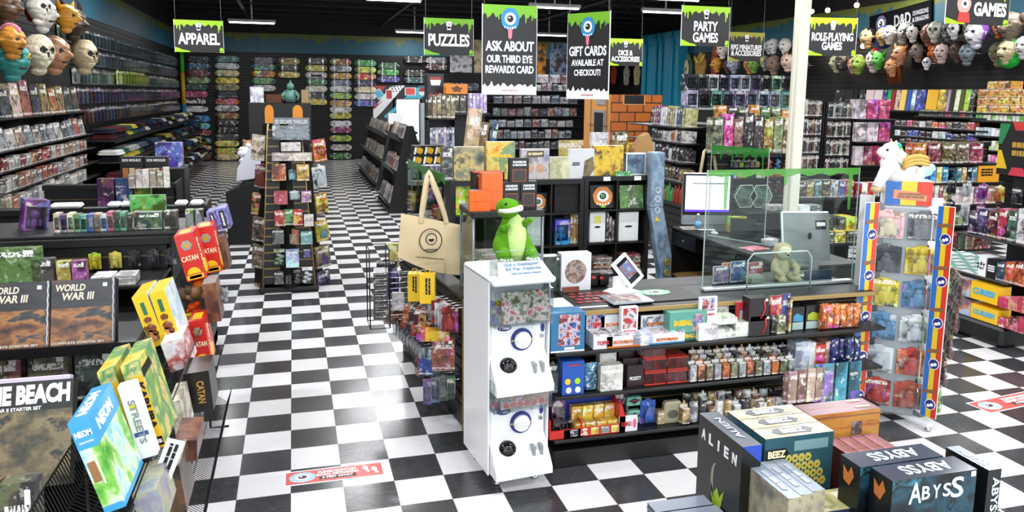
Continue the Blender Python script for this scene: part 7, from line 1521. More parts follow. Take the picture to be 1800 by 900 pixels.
t=thing('display_cabinet','long cabinet with pale top carrying boxed helmets','cabinet',None,((g0_+g1_)/2,GY,0));w=(g1_-g0_)/2;part(t,'top',MB().rbox(-w,0,z0-.04,w,.5,z0,.006),M('pale_laminate','8d9296',.4));part(t,'body',MB().rbox(-w,.02,0,w,.5,z0-.04,.005),BLACK)
P_COL=['9a94b0','5a5070','a8acb0','2a2a2e','24283a','8a94a8','4a8a74','2a2c30','6a9a84']
for k in range(2):yrow('windowbox','collectible_box','boxed figure','%s layer on the pale topped cabinet'%('bottom','top')[k],GY+.05+.02*k,z0+.002+(sz(160,8,GY)-z0)*k,1206,1392,9+k,160-28*k,.25,pal=P_COL,noun='boxed helmet',hv=.08*(1-k)*0)
o=thing('tote_bag','plain cream tote bag hanging on the gondola behind the monitor','tote bag',None,PY(1244,338,DY-.07));part(o,'body',MB().rbox(-.23,0,0,.22,.05,.24,.02),CAN);part(o,'strap',MB().tube([(-.12,.02,.22),(-.07,.02,.55),(.0,.02,.62),(.07,.02,.55),(.13,.02,.22)],.022,6),CAN)
# == bookcases and comic boxes
BKY=6.3
def bookcase(label,px0,px1,shelves_px,ztpx,n,where,Y=BKY):
 x0,x1=sx(px0,Y,1.7),sx(px1,Y,1.7);w=(x1-x0)/2;zt=sz(ztpx,(x0+x1)/2,Y);t=thing('bookcase',label,'bookcase',None,((x0+x1)/2,Y,0))
 part(t,'carcass',MB().box(-w,.3,0,w,.32,zt).box(-w,0,0,-w+.025,.3,zt).box(w-.025,0,0,w,.3,zt).box(-w+.025,0,0,w-.025,.3,.1),BLACK)
 for k,py in enumerate(shelves_px):
  z=sz(py,(x0+x1)/2,Y);part(t,'shelf',MB().box(-w+.025,.005,z-.025,w-.025,.3,z),BLACK)
  row('book','rule_book','book','%s shelf, %s'%(ordw(k),where),(x0+.045,Y+.01,z+.002),(x1-.045,Y+.01,z+.002),n,.27,.2,pal=['3a3a40','5a4a44','8a8a90','2a3038','7a4a3a','a8a0a0','4a5248','b0a890'],hv=.12,fill=.93,noun='book',fmt='{c} {noun}, {o} from the left, {where}')
bookcase('left black bookcase of role playing books by the pillar',1408,1447,(205,238,270,300),176,12,'left rule book case');bookcase('right black bookcase of role playing books beside pink comic boxes',1449,1499,(209,242,274,306),178,14,'right rule book case')
gondola('gondola_shelf','black slatwall gondola of pink comic boxes',sx(1500,BKY,1.7),sx(1566,BKY,1.7),BKY+.2,sz(176,8.9,BKY),[(sz(y,8.9,BKY),.3,0)for y in(209,249,290)],back=.3)
for k,(y0,y1,n)in enumerate(((175,209,3),(215,249,3),(257,290,4))):yrow('graphicbox','comic_box_set','book','%s shelf beside the book cases'%ordw(k),BKY-.06,sz(y1,8.9,BKY)+.002,1501,1564,n,y0,.15,pal=['c23a6a','d8c8d0','b84a70','a85a6a'],noun='pink comic box set')
LY=3.5
def lowshelf(label,px0,px1,py,Y,d=.4):
 z=sz(py,sx((px0+px1)/2,Y,1),Y);return thing('low_shelf',label,'shelf',MB().rbox(sx(px0,Y,z),Y,z-.03,sx(px1,Y,z),Y+d,z,.004).rbox(sx(px0,Y,z)+.1,Y+d-.05,0,sx(px1,Y,z)-.1,Y+d-.01,z-.03,.004).mesh('shelf',BLACK)),z
_,z=lowshelf('black shelf of tall game boxes behind the clear guard',1398,1545,348,LY)
yrow('box','shelf_game','boxed game','shelf behind the clear guard',LY+.02,z+.002,1402,1500,7,317,.15,pal=['4a3a34','8a7a3a','5a7a80','6a4a30','c8ccd0','3f4f8a','c0702a'],seq=True,noun='game box',hv=.1)
yrow('graphicbox','shelf_game','boxed game','behind the spinner top',LY+.02,z+.002,1503,1546,4,322,.15,pal=['b02a2a','d8c8c8','c23a34','d8d0c0'],seq=True,noun='red game box')
_,z2=lowshelf('lower black shelf with yellow boxed sets behind the guard',1398,1512,430,LY-.6,.5)
for k in range(3):yrow('graphicbox' if k else 'box','boxed_set','boxed game','pile behind the silver computer, layer %s'%ordw(k),LY-.58+.03*k,z2+.002+.142*k,1445,1508,3,430-22,.25,pal=['d8bf3a','5a5a4a','e0c84a'],noun='yellow boxed set')
yrow('palebox','boxed_set','boxed game','left of the yellow sets',LY-.58,z2+.002,1400,1442,2,362,.2,pal=['d0d0d4','5a5e62'],seq=True,noun='white boxed set')
# == right wall: masks, goods shelf, small goods, spot lamps
for lab,k,c,px,py,sp,hr,hc in(('black haired man mask at the left of the upper right wall row','man','c9a070',1532,66,32,'cap','14100c'),('tan mask in blue hood on the upper right wall row','man','c0985a',1552,63,30,'hood','26305a'),('bald white mask beside the blue hooded one','man','d8d4cc',1571,60,30,None,None),('grey veiled mask in the upper right wall row','man','8a8880',1592,58,32,'hood','6a6a62'),('white faced mask with very long black hair','long','dcd8d0',1613,58,28,'long','0e0c0c'),('red brown burnt mask in the upper right wall row','beast','7a4430',1634,60,36,None,None),('pale grey skull mask below the games sign','skull','b8b8a8',1652,55,34,None,None),('dark grey horned skull mask below the games sign','skull','7a7a80',1667,55,30,'horns','4a4a50'),('white dark eyed mask below the emblem on the games sign','skull','d0d0d0',1686,53,28,'cap','1a1a1c'),('small green tinted skull mask below the games sign','skull','8a9a6a',1702,52,22,'mohawk','5a2a2a'),('white long snouted skull mask with purple hair','long','d4d0d8',1724,60,42,'cap','7a4a9a'),('orange pumpkin mask under the right end of the games sign','skull','d8641e',1757,50,28,None,None),('brown tentacled mask near the upper right corner','long','6a5a48',1786,46,46,'tufts','5a4a3c'),('bald pink mask at the left of the lower right wall row','man','d89a80',1500,114,26,None,None),('green long nosed mask in the lower right wall row','beast','8aa83a',1516,112,32,None,None),('white clown mask with red hair in the lower right wall row','man','d8c4c4',1536,106,36,'mohawk','b01f24'),('bright green goblin mask beside the clown mask','beast','4ab03a',1551,106,28,'ears','3a8a2a'),('ginger doll mask with long brown hair, tilted','man','c98a5a',1569,117,30,'long','6a3418'),('pig snouted tan mask with pointed ears','beast','c9845a',1590,96,30,'ears','b8704a'),('old grey mask with long dark hair','long','7a6a5c',1615,90,32,'long','1c1612'),('small white ghost mask on the right wall','skull','d8d8dc',1637,111,20,None,None),('orange haired mask in the lower right wall row','man','b0602a',1647,92,28,'tufts','b8541c'),('red and white vampire mask in the lower right wall row','man','d0b8b0',1664,92,32,'cap','3a2420'),('dark brown ape mask in the lower right wall row','beast','4a2f20',1684,90,32,'cap','2a1a12'),('flat headed blue grey monster mask on the right wall','man','6a7a84',1709,94,34,'cap','22262a'),('olive wrinkled zombie mask on the right wall','man','6e6e4a',1756,93,38,None,None),('green hooded witch mask at the right photo edge','beast','c0b088',1780,90,38,'hood','1f8a30'),('white clown mask cut by the right photo edge','man','d0d0d0',1799,82,34,'tufts','3a8a3a'),('orange mask at the far left of the right wall masks','man','c0842a',1266,113,26,'ears','8a5a24'),('dark clown mask beside the far orange mask','beast','4a3a30',1280,116,24,None,None),('blue grey bearded mask under the RPG sign','man','8a94a4',1296,114,28,'cap','7a8494'),('tan orange mask under the RPG sign','man','c98a4a',1318,114,28,None,None),('green monster mask under the RPG sign','beast','7ab04a',1332,114,26,None,None),('grey stubbly mask right of the green far mask','skull','8a8680',1346,110,26,None,None),('bald brown mask left of the pillar','man','8a7462',1367,113,34,None,None),('pink white mask touching the pillar at its left','man','d8c0b8',1385,108,32,'cap','3a2a22'),('brown mask just right of the pillar','beast','8a6a44',1419,115,26,None,None),('pale green bald zombie mask right of the pillar','man','c0c49a',1471,110,30,None,None),('dark helmeted mask beside the bald zombie','skull','4a4a44',1486,106,26,'hood','2a2a2a'),('white mannequin head left of three beside the RPG sign','man','c8ccd0',1353,82,24,None,None),('white mannequin head, middle of three beside the RPG sign','man','d4d8dc',1366,80,26,None,None),('white mannequin head right of three, by the pillar','man','d8d8d8',1380,80,28,None,None),('small white clown head left of the RPG sign','man','d8d0cc',1276,88,28,'tufts','c05a3a')):
 p,s=lmask(px,py,sp,X=XR-.52);mask(lab,k,c,p,s,-PI/2+.35+RND.uniform(-.35,.2),hr,hc,RND.uniform(-.15,.15),group='rubber masks on the right wall')
WX=XR-.42
def wallrow(kind,name,cat,where,py,px0,px1,n,h,d,X=WX,shelf=None,**kw):
 z=PX((px0+px1)/2,py,X).z;y0,y1=sy(px0,X,z),sy(px1,X,z)
 if shelf:thing('slat_shelf',shelf,'shelf',MB().rbox(X-.02,y1-.3,-.03,XR,y0+.1,0,.004).mesh('shelf',BLACK),(0,0,z))
 return row(kind,name,cat,where,(X,y0,z+.002),(X,y1,z+.002),n,h,d,ang=-PI/2,end='far end',**kw)
z_sh=PX(1650,196,WX).z
thing('slat_shelf','long high black shelf of bright folded goods on the right wall','shelf',MB().rbox(WX-.02,3.5,-.03,XR,11.5,0,.004).mesh('shelf',BLACK),(0,0,z_sh))
for i,(a,b,c)in enumerate(((1464,1480,'1c1c1f'),(1481,1496,'232326'),(1497,1504,'1a1a1a'),(1506,1516,'26262a'),(1518,1532,'d8c0c0'),(1533,1547,'dcccca'),(1548,1555,'2a3f7a'),(1556,1563,'2a9a4a'),(1564,1570,'9a2230'),(1571,1578,'d8b8a8'),(1579,1589,'d8b860'),(1591,1598,'2a58a8'),(1599,1606,'c8d0e8'),(1607,1623,'2f48b0'),(1625,1645,'d8a82a'),(1646,1660,'d8b03a'),(1661,1666,'a890b0'),(1667,1674,'2a3018'),(1675,1683,'c8d0a8'),(1684,1691,'4a5020'),(1692,1701,'a8c840'),(1702,1710,'2a2818'))):
 y0,y1=sy(a,WX,z_sh),sy(b,WX,z_sh);lean=.25
 thing('folded_flag','%s flat pack leaning on the high right wall shelf, %s from the far end'%(cname(c),ordw(i)),'flat pack',G['plainbox' if i%3 else 'graphicbox']if c not in('2f48b0','a8c840')else G['graphicbox'],(WX,(y0+y1)/2,z_sh+.002),(-.10,0,-PI/2),((y0-y1)*.96,.05,.40),H(c))
yy0,yy1=sy(1716,WX,z_sh),sy(1835,WX,z_sh)
for k in range(4):
 n=(6,6,5,2)[k]
 for i in range(n):
  L=(yy0-yy1)/6;thing('yellow_box','yellow orange boxed pack with print, %s layer, %s from the left, high right shelf'%(ordw(k),ordw(i)),'boxed pack',G['box'],(WX,yy0-L*(i+.5+(.8 if k==3 else .2*k*0)),z_sh+.003+.135*k),(0,0,-PI/2),(L*.97,.3,.132),H(('d8a83a','e0b048','d09a3a')[(i+k)%3]))
for lab,py,x0,x1,n,h,kk,pal in(('first',205,1614,1710,8,.12,'box',['2a4a3a','26242a','c9c4c8','a02a34','2f5a3a']),('second',225,1572,1712,12,.135,'palebox',['6a5a5a','c0602a','3a3a3e','c8ccd0','4a4a4a']),('third',243,1572,1712,12,.13,'palebox',['3a2a34','3a4a9a','c8d0d4','2a2a2e','d0d0d0']),('fourth',258,1580,1712,11,.13,'box',['9a3a4a','3a3a5a','5a5a5a','b03a4a'])):
 wallrow(kk,'small_pack','small pack','%s left row, right wall'%lab,py,x0,x1,n,h,.12,pal=pal,hv=.25,noun='small pack',shelf='narrow black shelf under the %s left small pack row, right wall'%lab)
for lab,py,pal in(('first',213,['d0d8c0','6aa84a','d8dcc8','c8ccc0','d8d4c4']),('second',241,['c8d0d8','b0c8d0','d8dce0','d0d0c0']),('third',266,['c8d07a','d8dcb0','e0e4d4','b8c85a']),('fourth',290,['d0a0c0','d86ab0','d8d0d8','c890c0'])):
 wallrow('palebox','sleeve_pack','card sleeves','%s right row, right wall'%lab,py,1714,1815,14,.165,.14,pal=pal,hv=.35,jit=.03,fill=.86,noun='sleeve pack',shelf='narrow black shelf under the %s pale sleeve row, right wall'%lab)
for i,(px,py,z)in enumerate(((1427,20,4.2),(1455,18,4.2),(1506,9,4.2),(1500,83,3.6),(1517,81,3.6),(1415,89,3.6))):
 p=PX(px,py,XR-1.1 if i<3 else XR-.5);t=thing('spot_lamp','small lit spot bulb near the right wall, %s of six'%ordw(i),'spot lamp',None,p,group='spot bulbs near the right wall')
 part(t,'bulb',MB().ball((0,0,0),.05,0,10,8),M('lit_bulb','ffe2b8',.4,emit=14));part(t,'cap',MB().cyl((0,0,.04),(0,0,.1),.03,n=8),BLACKM)
 part(t,'cord',MB().cyl((0,0,.1),(0,0,ZC-p.z),.006,n=5)if i<3 else MB().cyl((0,0,.09),(.5-.02,0,.09),.012,n=6),BLACKM)
 l=bpy.data.lights.new('spot_bulb','POINT');l.energy=5;l.color=(1,.85,.65);l.shadow_soft_size=.05;o=bpy.data.objects.new('lamp',l);COL.objects.link(o);o.parent=t;o.location=(0,0,-.07)
q=PX(1580,36,XR-.06);o=thing('hung_board','dark right wall sign with grey lettering and blue eye emblem','sign',MB().box(-.85,0,-.22,.85,.03,.24).mesh('board',M('board_matt','08080a',.9,0,.1)),q,(0,-.1,-PI/2));letter(o,'D&D',.45,.24,(.1,-.004,0),mat=GREY,bold=.03);letter(o,'DUNGEONS\n& DRAGONS',.42,.22,(.58,-.004,0),mat=GREY);eye_emblem(o,.3,(-.5,-.004,.02),(0,0,0),shade('emblem_navy','2a3a6a'),False)
# == brick castle box, goods fixtures on the right floor
CB=NT('orange_brick');tc=CB.n('ShaderNodeTexCoord');bt=CB.n('ShaderNodeTexBrick');mp=CB.n('ShaderNodeMapping');mp.inputs['Rotation'].default_value=(PI/2,0,0);CB.l(tc.outputs['Object'],mp.inputs[0]);CB.l(mp.outputs[0],bt.inputs[0])
for k,v in(('Color1',H('b8641e')),('Color2',H('a8571a')),('Mortar',H('120a06'))):bt.inputs[k].default_value=v
bt.inputs['Scale'].default_value=1;bt.inputs['Brick Width'].default_value=.37;bt.inputs['Row Height'].default_value=.2;bt.inputs['Mortar Size'].default_value=.012;CB.base(bt.outputs[0]);CB.rough(.6)
QY=11.0;qx0,qx1=sx(1074,QY,2),sx(1163,QY,2);cw=qx1-qx0
o=thing('brick_castle','orange brick patterned castle booth with black mortar lines','booth',None,(qx0,QY,0));part(o,'brick_front',MB().box(0,0,0,cw,.02,2.37),CB.m);part(o,'side',MB().box(0,.02,0,.02,1.6,2.37),shade('booth_tan','c98a4a',.6));part(o,'back',MB().box(.02,1.58,0,cw,1.6,2.37).box(cw-.02,.02,0,cw,1.58,2.37),shade('booth_tan','c98a4a',.6))
part(o,'door',MB().box(-.02,.35,0,0,.9,1.98),INK);part(o,'door_frame',MB().box(-.03,.30,0,0,.35,2.03).box(-.03,.9,0,0,.95,2.03).box(-.03,.35,1.98,0,.9,2.03),GREY)
for x,y,m in((.35,-.01,INK),):part(o,'crenel_print',MB().box(cw*.22,-.012,2.15,cw*.66,0,2.36),shade('booth_tan','c98a4a',.6));part(o,'crenel_print',MB().box(cw*.25,-.02,2.18,cw*.63,-.012,2.36),INK)
part(o,'crenel_print',MB().box(-.02,.3,2.15,0,.8,2.36),GREY);part(o,'wire_grid',MB().tube([(-.03,.15,.4),(-.03,.15,2.3)],.008,4).tube([(-.03,1.1,.4),(-.03,1.1,2.3)],.008,4).tube([(-.03,.1,1.2),(-.03,1.2,1.2)],.008,4).tube([(-.03,.1,1.7),(-.03,1.2,1.7)],.008,4),BLACKM)
EY=4.3;ez=[sz(y,8.8,EY)for y in(288,322,361,398,441)];ex0,ex1=sx(1612,EY,1.3),sx(1765,EY,1.3)
gondola('gondola_shelf','black gondola with stacked game rows behind the toy spinner',ex0,ex1,EY+.3,ez[0]+.28,[(z,.32,0)for z in ez],back=.25)
for lab,kk,z,a,b,n,top,pal,nn in(('top','box',0,1602,1728,5,252,['c08a2a','7a3a34','6a5a3a','6a5a4a','8a3a4a'],'framed game box'),('second','palebook',1,1600,1666,6,294,['3f7ac0','c8c06a','2a5aa0'],'blue book'),('second right','darkbox',1,1680,1716,4,294,['4a7a8a','b08a5a','3a4a5a'],'small game'),('third','comic',2,1624,1664,5,326,['c9b08a','6a4a7a','d8d0c8','8a5a3a'],'leaning book'),('third right','palebox',2,1670,1750,4,328,['b8b0a8','c8c0b0','9a6a8a','9a7a5a'],'pale card game'),('fourth','box',3,1672,1712,2,374,['7a8a5a','8a9a9a'],'clear game box'),('lowest','windowbox',4,1666,1740,5,408,['8a3a34','4a6a3a','c09a8a','a03a2a'],'small figure box')):
 yrow(kk,'shelf_game','boxed game','%s row behind the spinner'%lab,EY-.01,ez[z]+.002,a,b,n,top,.15,pal=pal,seq=True,noun=nn,fmt='{c} {noun}, {o} from the left, {where}')
o,w_,h_=(lambda a,b,z,t:(gamebox('orange yellow lettered box on the gondola behind the spinner',b-a,.08,t-z,((a+b)/2,EY-.01,z),front=shade('amber_box','d8962a'),lid=0),b-a,t-z))(sx(1717,EY,1.2),sx(1754,EY,1.2),ez[1]+.002,sz(292,9,EY))
facetext(o,'~3','front',w_,h_,.08,.4,.6,w_*.6,h_*.5,INK)
UX,UY0,UY1=6.5,1.15,2.75
u=thing('stepped_display','black stepped display unit at the right photo edge','shelving unit',None,(UX,UY0,0));part(u,'base',MB().rbox(0,0,0,1.6,UY1-UY0,.20,.03),BLACK);part(u,'core',MB().rbox(.36,.3,.20,1.3,UY1-UY0-.05,.6,.02).rbox(.40,.0,.2,1.4,.42,1.7,.02),BLACK);part(u,'middle_shelf',MB().rbox(.06,.05,.60,.36,UY1-UY0,.625,.01),BLACK);part(u,'upper_shelf',MB().rbox(.1,-.05,.985,.39,.75,1.01,.01).rbox(.36,-.05,.985,1.5,.35,1.01,.01),BLACK);part(u,'middle_shelf',MB().rbox(.36,.05,.6,1.5,.35,.625,.01),BLACK)
def ubox(label,px0,px1,top,z,X,mat,words=None,wm=None,d=.16,kind=None,col=None,lift=0):
 y0,y1=sy(px0,X,z+lift),sy(px1,X,z+lift);h=sz(top,X,(y0+y1)/2)-z-lift;loc=(X,(y0+y1)/2,z+lift+.002)
 if kind:return thing('board_game_box',label,'board game',G[kind],loc,(0,0,-PI/2),(y0-y1,d,h),H(col))
 o=gamebox(label,y0-y1,d,h,loc,(0,0,-PI/2),front=mat,lid=0)
 if words:facetext(o,words,'front',y0-y1,h,d,.5,.52,(y0-y1)*.8,h*.36,wm,bold=.05,shear=.1)
 return o
CUB=shade('curses_blue','4fb0d8');LM=shade('lime_box','8fd83a')
for k in range(2):
 ubox('lime green plain box, %s of the stack behind the spinner'%('lower','upper')[k],1637,1672,(526,490)[k],.205,UX+.02,LM,lift=.17*k)
 ubox('white and blue cartoon picture box, %s of two left of the yellow pair'%('lower','upper')[k],1674,1704,(526,488)[k],.205,UX+.02,picmat('print_cartoon',['d8dce4','8ab0d8','c9c4c8','b0603a','3a5a8a','e4e4e8'],7),lift=.19*k)
 o=ubox('yellow box with big blue lettering, %s of the pair'%('lower','upper')[k],1705,1752,(540,500)[k],.205,UX+.02,CY,'CURSES!',CUB,lift=.19*k)
 for i in range(3):ubox('pink and red character box right of the yellow pair, %s layer, %s'%(('lower','upper')[k],ordw(i)),1754+17*i,1770+17*i,(560,524)[k],.205,UX+.02,None,kind='graphicbox',col=('c83a6a','c05a6a','b83a50')[i],lift=.19*k)
o=ubox('white box with teal maze waves on the stepped display',1668,1712,448,.625,UX+.07,SW);mb=MB()
for k in range(7):mb.tube([(-.2+.4*j/10,-.003,.03+.028*k+.012*math.sin(j*1.1+k))for j in range(11)],.005,4)
part(o,'maze_print',mb,shade('maze_teal','3a9a80'));ubox('white box with scattered black letters',1713,1731,450,.625,UX+.07,SW,'m E a\nF n i',INK);ubox('black boxed party game with small white print',1733,1748,456,.625,UX+.07,INK,'~3',SW)
for i in range(3):ubox('black box with orange party art, %s from the left'%ordw(i),1749+16*i,1764+16*i,462,.625,UX+.07,None,kind='darkbox',col=('3a4a5a','c06a2a','b0502a')[i])
for i in range(6):ubox('dark purple and red boxed card game on the upper step, %s from the left'%ordw(i),1700+17*i,1716+17*i,372-4*(i%2),1.012,UX+.12,None,kind='darkbox',col=('4a3a6a','5a4a7a','6a2a34','a83a4a','4a6a5a','c9c4c8')[i],d=.2)
o=thing('trivia_board','black octagon game board with red green yellow corners','board game',None,(UX+.34,sy(1786,UX+.34,1.55),PX(1786,262,UX+.34).z),(0,0,-PI/2));part(o,'board',MB().box(-.24,0,-.26,.24,.03,.26),INK)
for i,(pts,c)in enumerate((([(-.1,.26),(.1,.26),(.06,.18),(-.06,.18)],'c23a34'),([(-.24,.24),(-.12,.24),(-.2,.04),(-.24,.04)],'2a7a4a'),([(-.24,-.02),(-.2,-.02),(-.12,-.2),(-.24,-.2)],'d8b02a'),([(-.1,-.26),(.1,-.26),(.06,-.18),(-.06,-.18)],'c23a4a'),([(.24,.24),(.12,.24),(.2,.04),(.24,.04)],'2a7a9a'))):part(o,'corner_print',MB().prism(pts,-.004,0),shade('trivia_'+c,c))
letter(o,'~2',.2,.16,(0,-.004,.0),mat=shade('old_gold','b08a3a'))
for i in range(10):c=('2a2a2e','c8c8cc','8a3a8a','c0602a','3a3a40')[i%5];thing('pen_pack','%s hanging pen pack under the octagon board, %s row, %s'%(cname(c),('upper','lower')[i//5],ordw(i%5)),'pen pack',G['darkblister'],(UX+.27,UY0+1.1-.2*(i%5),1.12+.22*(1-i//5)),(0,0,-PI/2),(.11,.08,.17),H(c))
# == foreground table of boxed games
TT=.70
t=thing('display_table','black low table under the foreground game boxes','table',None,(2.05,-2.6,0));part(t,'tabletop',MB().rbox(-.62,-.25,TT-.04,.75,.75,TT,.008),BLACK)
for x in(-.5,.65):
 for y in(-.15,.65):part(t,'leg',MB().rbox(x-.025,y-.025,0,x+.025,y+.025,TT-.04,.004),BLACK)
ZT_=1.1;AB=shade('alien_black','0d100c',.3)
o=gamebox('tall black game box with spaced white title and green glow',.315,.08,ZT_-TT-.002,(1.606,-2.0425,TT+.002),(0,0,-PI/2),front=AB,top=shade('alien_top','4a4f58',.25),right=AB,lid=0);w,L,h=.315,.08,ZT_-TT-.002
for i,c in enumerate('ALIEN'):facetext(o,c,'front',w,h,L,.14+.18*i,.83,.030 if c!='I' else .010,.042,SW,bold=.03)
mo_=[(w*.12*math.cos(a)-.01,h*.46+h*.18*math.sin(a))for a in[PI*.55+PI*.9*k/10 for k in range(11)]];mo_+=[(x*.55-.004,z)for x,z in mo_[::-1]]
part(o,'crescent_print',MB().prism(mo_,-.0015,0),shade('moon_grey','8a9078'));part(o,'glow_print',MB().prism([(-.045,.17),(-.02,.13),(0,.16),(.02,.13),(.05,.17),(.03,.09),(.0,.06),(-.03,.09)],-.0015,0),shade('acid_green','9ab81e'));part(o,'mist_print',MB().prism(ngon(0,.02,.06,.018,12),-.0015,0),shade('dark_moss','2f4a1a'))
part(o,'line_print',MB().prism([(-.07,.062),(.08,.035),(.08,.039),(-.07,.066)],-.0015,0),SW);facetext(o,'ALIEN','top',w,h,L,.5,.5,w*.6,.028,M('print_silver','a8acb4',.3),turn=PI)
part(o,'brand_corner',MB().prism([(.0,h),(.08,h),(.08,h-.07)],0,.0015).xform(RZ(PI/2),(w/2+.0015,0,0)),shade('corner_blue','2a48b0'))
BZT=shade('beez_teal','2f5560',.3)
for k in range(3):
 w,L,h=.296,.088,.30;o=gamebox('teal game box with pale bee pattern top, %s from the front'%ordw(k),w,L,h,(1.873,-2.165+.0915*k,ZT_-h),front=BZT,top=picmat('print_bee_top',['d8c88a','e4dcb8','c0b08a','8a8a8a','e0d0a0'],7),lid=0)
 part(o,'plaque_print',MB().prism([(-.07,.02),(.06,.02),(.085,.044),(.06,.068),(-.07,.068),(-.095,.044)],-.001,.0).xform(RX(-PI/2),(.0,0,h+.001)),shade('plaque_grey','5a5c64'));facetext(o,'BEEZ','top',w,h,L,.49,.5,.10,.032,SW,bold=.03)
 if k==0:
  part(o,'plaque_print',MB().prism([(x-.10,z+.235)for x,z in((-.045,-.02),(.04,-.022),(.055,.0),(.04,.022),(-.045,.02))],-.0015,0),INK);facetext(o,'BEEZ','front',w,h,L,.17,.785,.075,.028,shade('cream_letter','f5e6b8'),bold=.04)
  faceprint(o,'text_print','front',w,h,L,.42,.80,.92,.93,shade('text_teal','7a9aa0'));mb=MB();mc_=MB()
  for i in range(6):
   for j in range(5):
    if(i+j)%9 not in(0,8):mb.prism(ngon(-.045+.028*i+.014*(j%2),.075+.034*j,.0155,.018,6),-.0015,0);mc_.prism(ngon(-.045+.028*i+.014*(j%2),.075+.034*j,.006,.006,5),-.0025,-.0015,(i*2+j)%3)
  part(o,'honeycomb_print',mb,shade('honey','c9bd5a'));part(o,'token_print',mc_,shade('tok_red','8a3a2a'),shade('tok_green','4a6a34'),shade('tok_gold','b08a2a'))
TX_=M('table_riser_black','0a0a0b',.5);thing('riser','black riser block under the teal bee boxes','riser',MB().rbox(1.72,-2.17,TT+.001,2.025,-1.89,.798,.005).mesh('riser',TX_))
for k in range(2):
 w,L,h=.328,.055,.30;o=gamebox('wine red topped wooden looking game box, %s of two behind the teal bee boxes'%('front','back')[k],w,L,h,(2.19,-2.02+.057*k,ZT_-h),front=picmat('print_amber_wood',['8a4a1e','b8782e','c08a3a','9a5a24'],5,(1,1,8)),top=shade('wine_top','7a4a54',.25),right=shade('wine_side','4a2024'),lid=.06);facetext(o,'~2','top',w,h,L,.8,.6,.07,.016,shade('cream_letter','f5e6b8'))
 if k==0:
  for z in(.2,.08):part(o,'photo_print',MB().box(.03,-.0015,z,.08,0,z+.055),picmat('print_photo_dark',['1c1614','5a4a44','a8a09a'],30))
thing('riser','black riser block under the wine red topped boxes','riser',MB().rbox(2.03,-2.02,TT+.001,2.354,-1.91,.798,.005).mesh('riser',TX_))
for k in range(4):
 z=1.0;p=PZ(1478+27*k,783,z);gamebox('pink brown spine up game box before the wooden box, %s from the left'%ordw(k),.055,.26,z-TT-.002,(p.x,-2.29,TT+.002),(0,0,0),front=shade('spine_brown','5a2f2a'),top=picmat('print_pink_spine',['c89aa8','a8747c','8a5a50','d0b0b8'],9),lid=0)
for k in range(3):
 z=1.015;a=PZ(1326+37*k,838-14*k,z);w,L,h=.052,.25,z-TT-.002
 o=gamebox('grey steel topped game box standing on edge, %s from the left'%ordw(k),w,L,h,(1.672+.055*k,-2.43+.012*k,TT+.002),front=picmat('print_ruin',['5a5a52','8a8474','b0a88a','4a4a44'],9),top=shade('steel_top','8f9aa8',.2),left=picmat('print_ruin',['5a5a52'],9),lid=0);facetext(o,'~2','left',w,h,L,.45,.30,.2,.06,SW,bold=.03);facetext(o,'~1','top',w,h,L,.5,.5,.16,.03,M('print_silver','a8acb4',.3),turn=PI/2)
z=.93;P1,P2,P3=PZ(1362,875,z),PZ(1507,853,z),PZ(1555,884,z);w,L,h=(P2-P1).length,(P3-P2).length,z-TT-.002
o=gamebox('cream and olive topped flat game box at the bottom photo edge',w,L,h,((P1.x+P2.x)/2,P2.y-L,TT+.002),(0,0,0),front=shade('navy_side','2a2f4a'),top=picmat('print_olive_cream',['c9c49a','8a8a54','b0aa74','dcd8b8','7a7a4a'],5),right=shade('wine_side','4a2024'),lid=.1);faceprint(o,'badge_print','top',w,h,L,.62,.4,.86,.85,shade('badge_cream','e4dcc0'));faceprint(o,'heart_print','top',w,h,L,.71,.55,.78,.7,shade('heart_wine','7a2a34'))
ABY=picmat('print_deep_sea',['06090c','0a1418','102a34','1f4a5a','0a1216','3a7a8a'],7);ABT=M('print_abyss_top','474b58',.15);FOX=shade('fox_orange','c9743a')
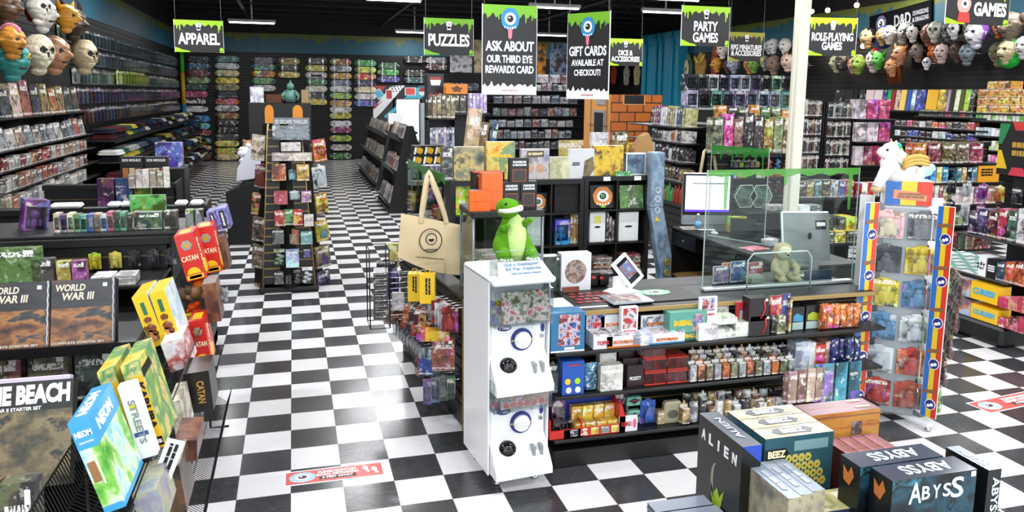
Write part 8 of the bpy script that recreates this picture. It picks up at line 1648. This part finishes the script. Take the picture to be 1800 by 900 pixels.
for k in range(2):
 w,L,h=.346,.104,.335;o=gamebox('black deep sea game box with large white title, %s of the pair'%('front','back')[k],w,L,h,(2.124-.048*k*0-.035*k,-2.555+.112*k,ZT_-h),front=ABY,top=ABT,left=shade('abyss_side','101417'),right=shade('abyss_side','101417'),lid=0)
 for i,c in enumerate('ABYSS'):facetext(o,c,'front',w,h,L,.27+.125*i,.83+(.012 if i in(0,4)else 0),.052 if i in(0,4)else .033,.075 if i in(0,4)else .048,shade('abyss_white','d4e0e4'),bold=.015)
 facetext(o,'ABYSS','top',w,h,L,.52,.5,.2,.058,shade('abyss_white','d4e0e4'),turn=PI,bold=.015);faceprint(o,'price_tag','front',w,h,L,.93,.93,.985,.985,WHITEM)
 part(o,'fox_print',MB().prism([(y,z_)for y,z_ in((.03,h-.05),(.045,h-.02),(.06,h-.05),(.085,h-.03),(.08,h-.08),(.05,h-.09))],0,.0015).xform(RZ(PI/2),(-w/2,0,0)),FOX)
thing('riser','black riser block under the pair of deep sea boxes','riser',MB().rbox(1.96,-2.55,TT+.001,2.29,-2.345,.763,.005).mesh('riser',TX_))
w,L,h=.056,.185,.34;o=gamebox('slim dark game box with white title down its spine',w,L,h,(2.356,-2.572,ZT_-h),front=shade('abyss_side','101417'),top=shade('steel_top','8f9aa8',.2),lid=0);facetext(o,'ABYSS','front',w,h,L,.62,.70,.15,.03,shade('abyss_white','d4e0e4'),turn=PI/2,bold=.015);facetext(o,'ABYSS','top',w,h,L,.5,.5,.12,.03,SW,turn=PI/2)
thing('riser','black riser block under the slim dark box','riser',MB().rbox(2.33,-2.57,TT+.001,2.382,-2.39,.757,.005).mesh('riser',TX_))
z=.80
for k in range(2):
 a,b=PZ(1116+40*k,893+8*k,z),PZ(1222,876+10*k,z);gamebox('grey blue game box lying at the bottom photo edge, %s of two'%('back','front')[k],.24,.075,z-TT-.002,(1.47+.01*k,a.y-.05-.03*k,TT+.002),front=shade('slate_side','2a3038'),top=shade('slate_top','7a8492',.2),lid=.2)
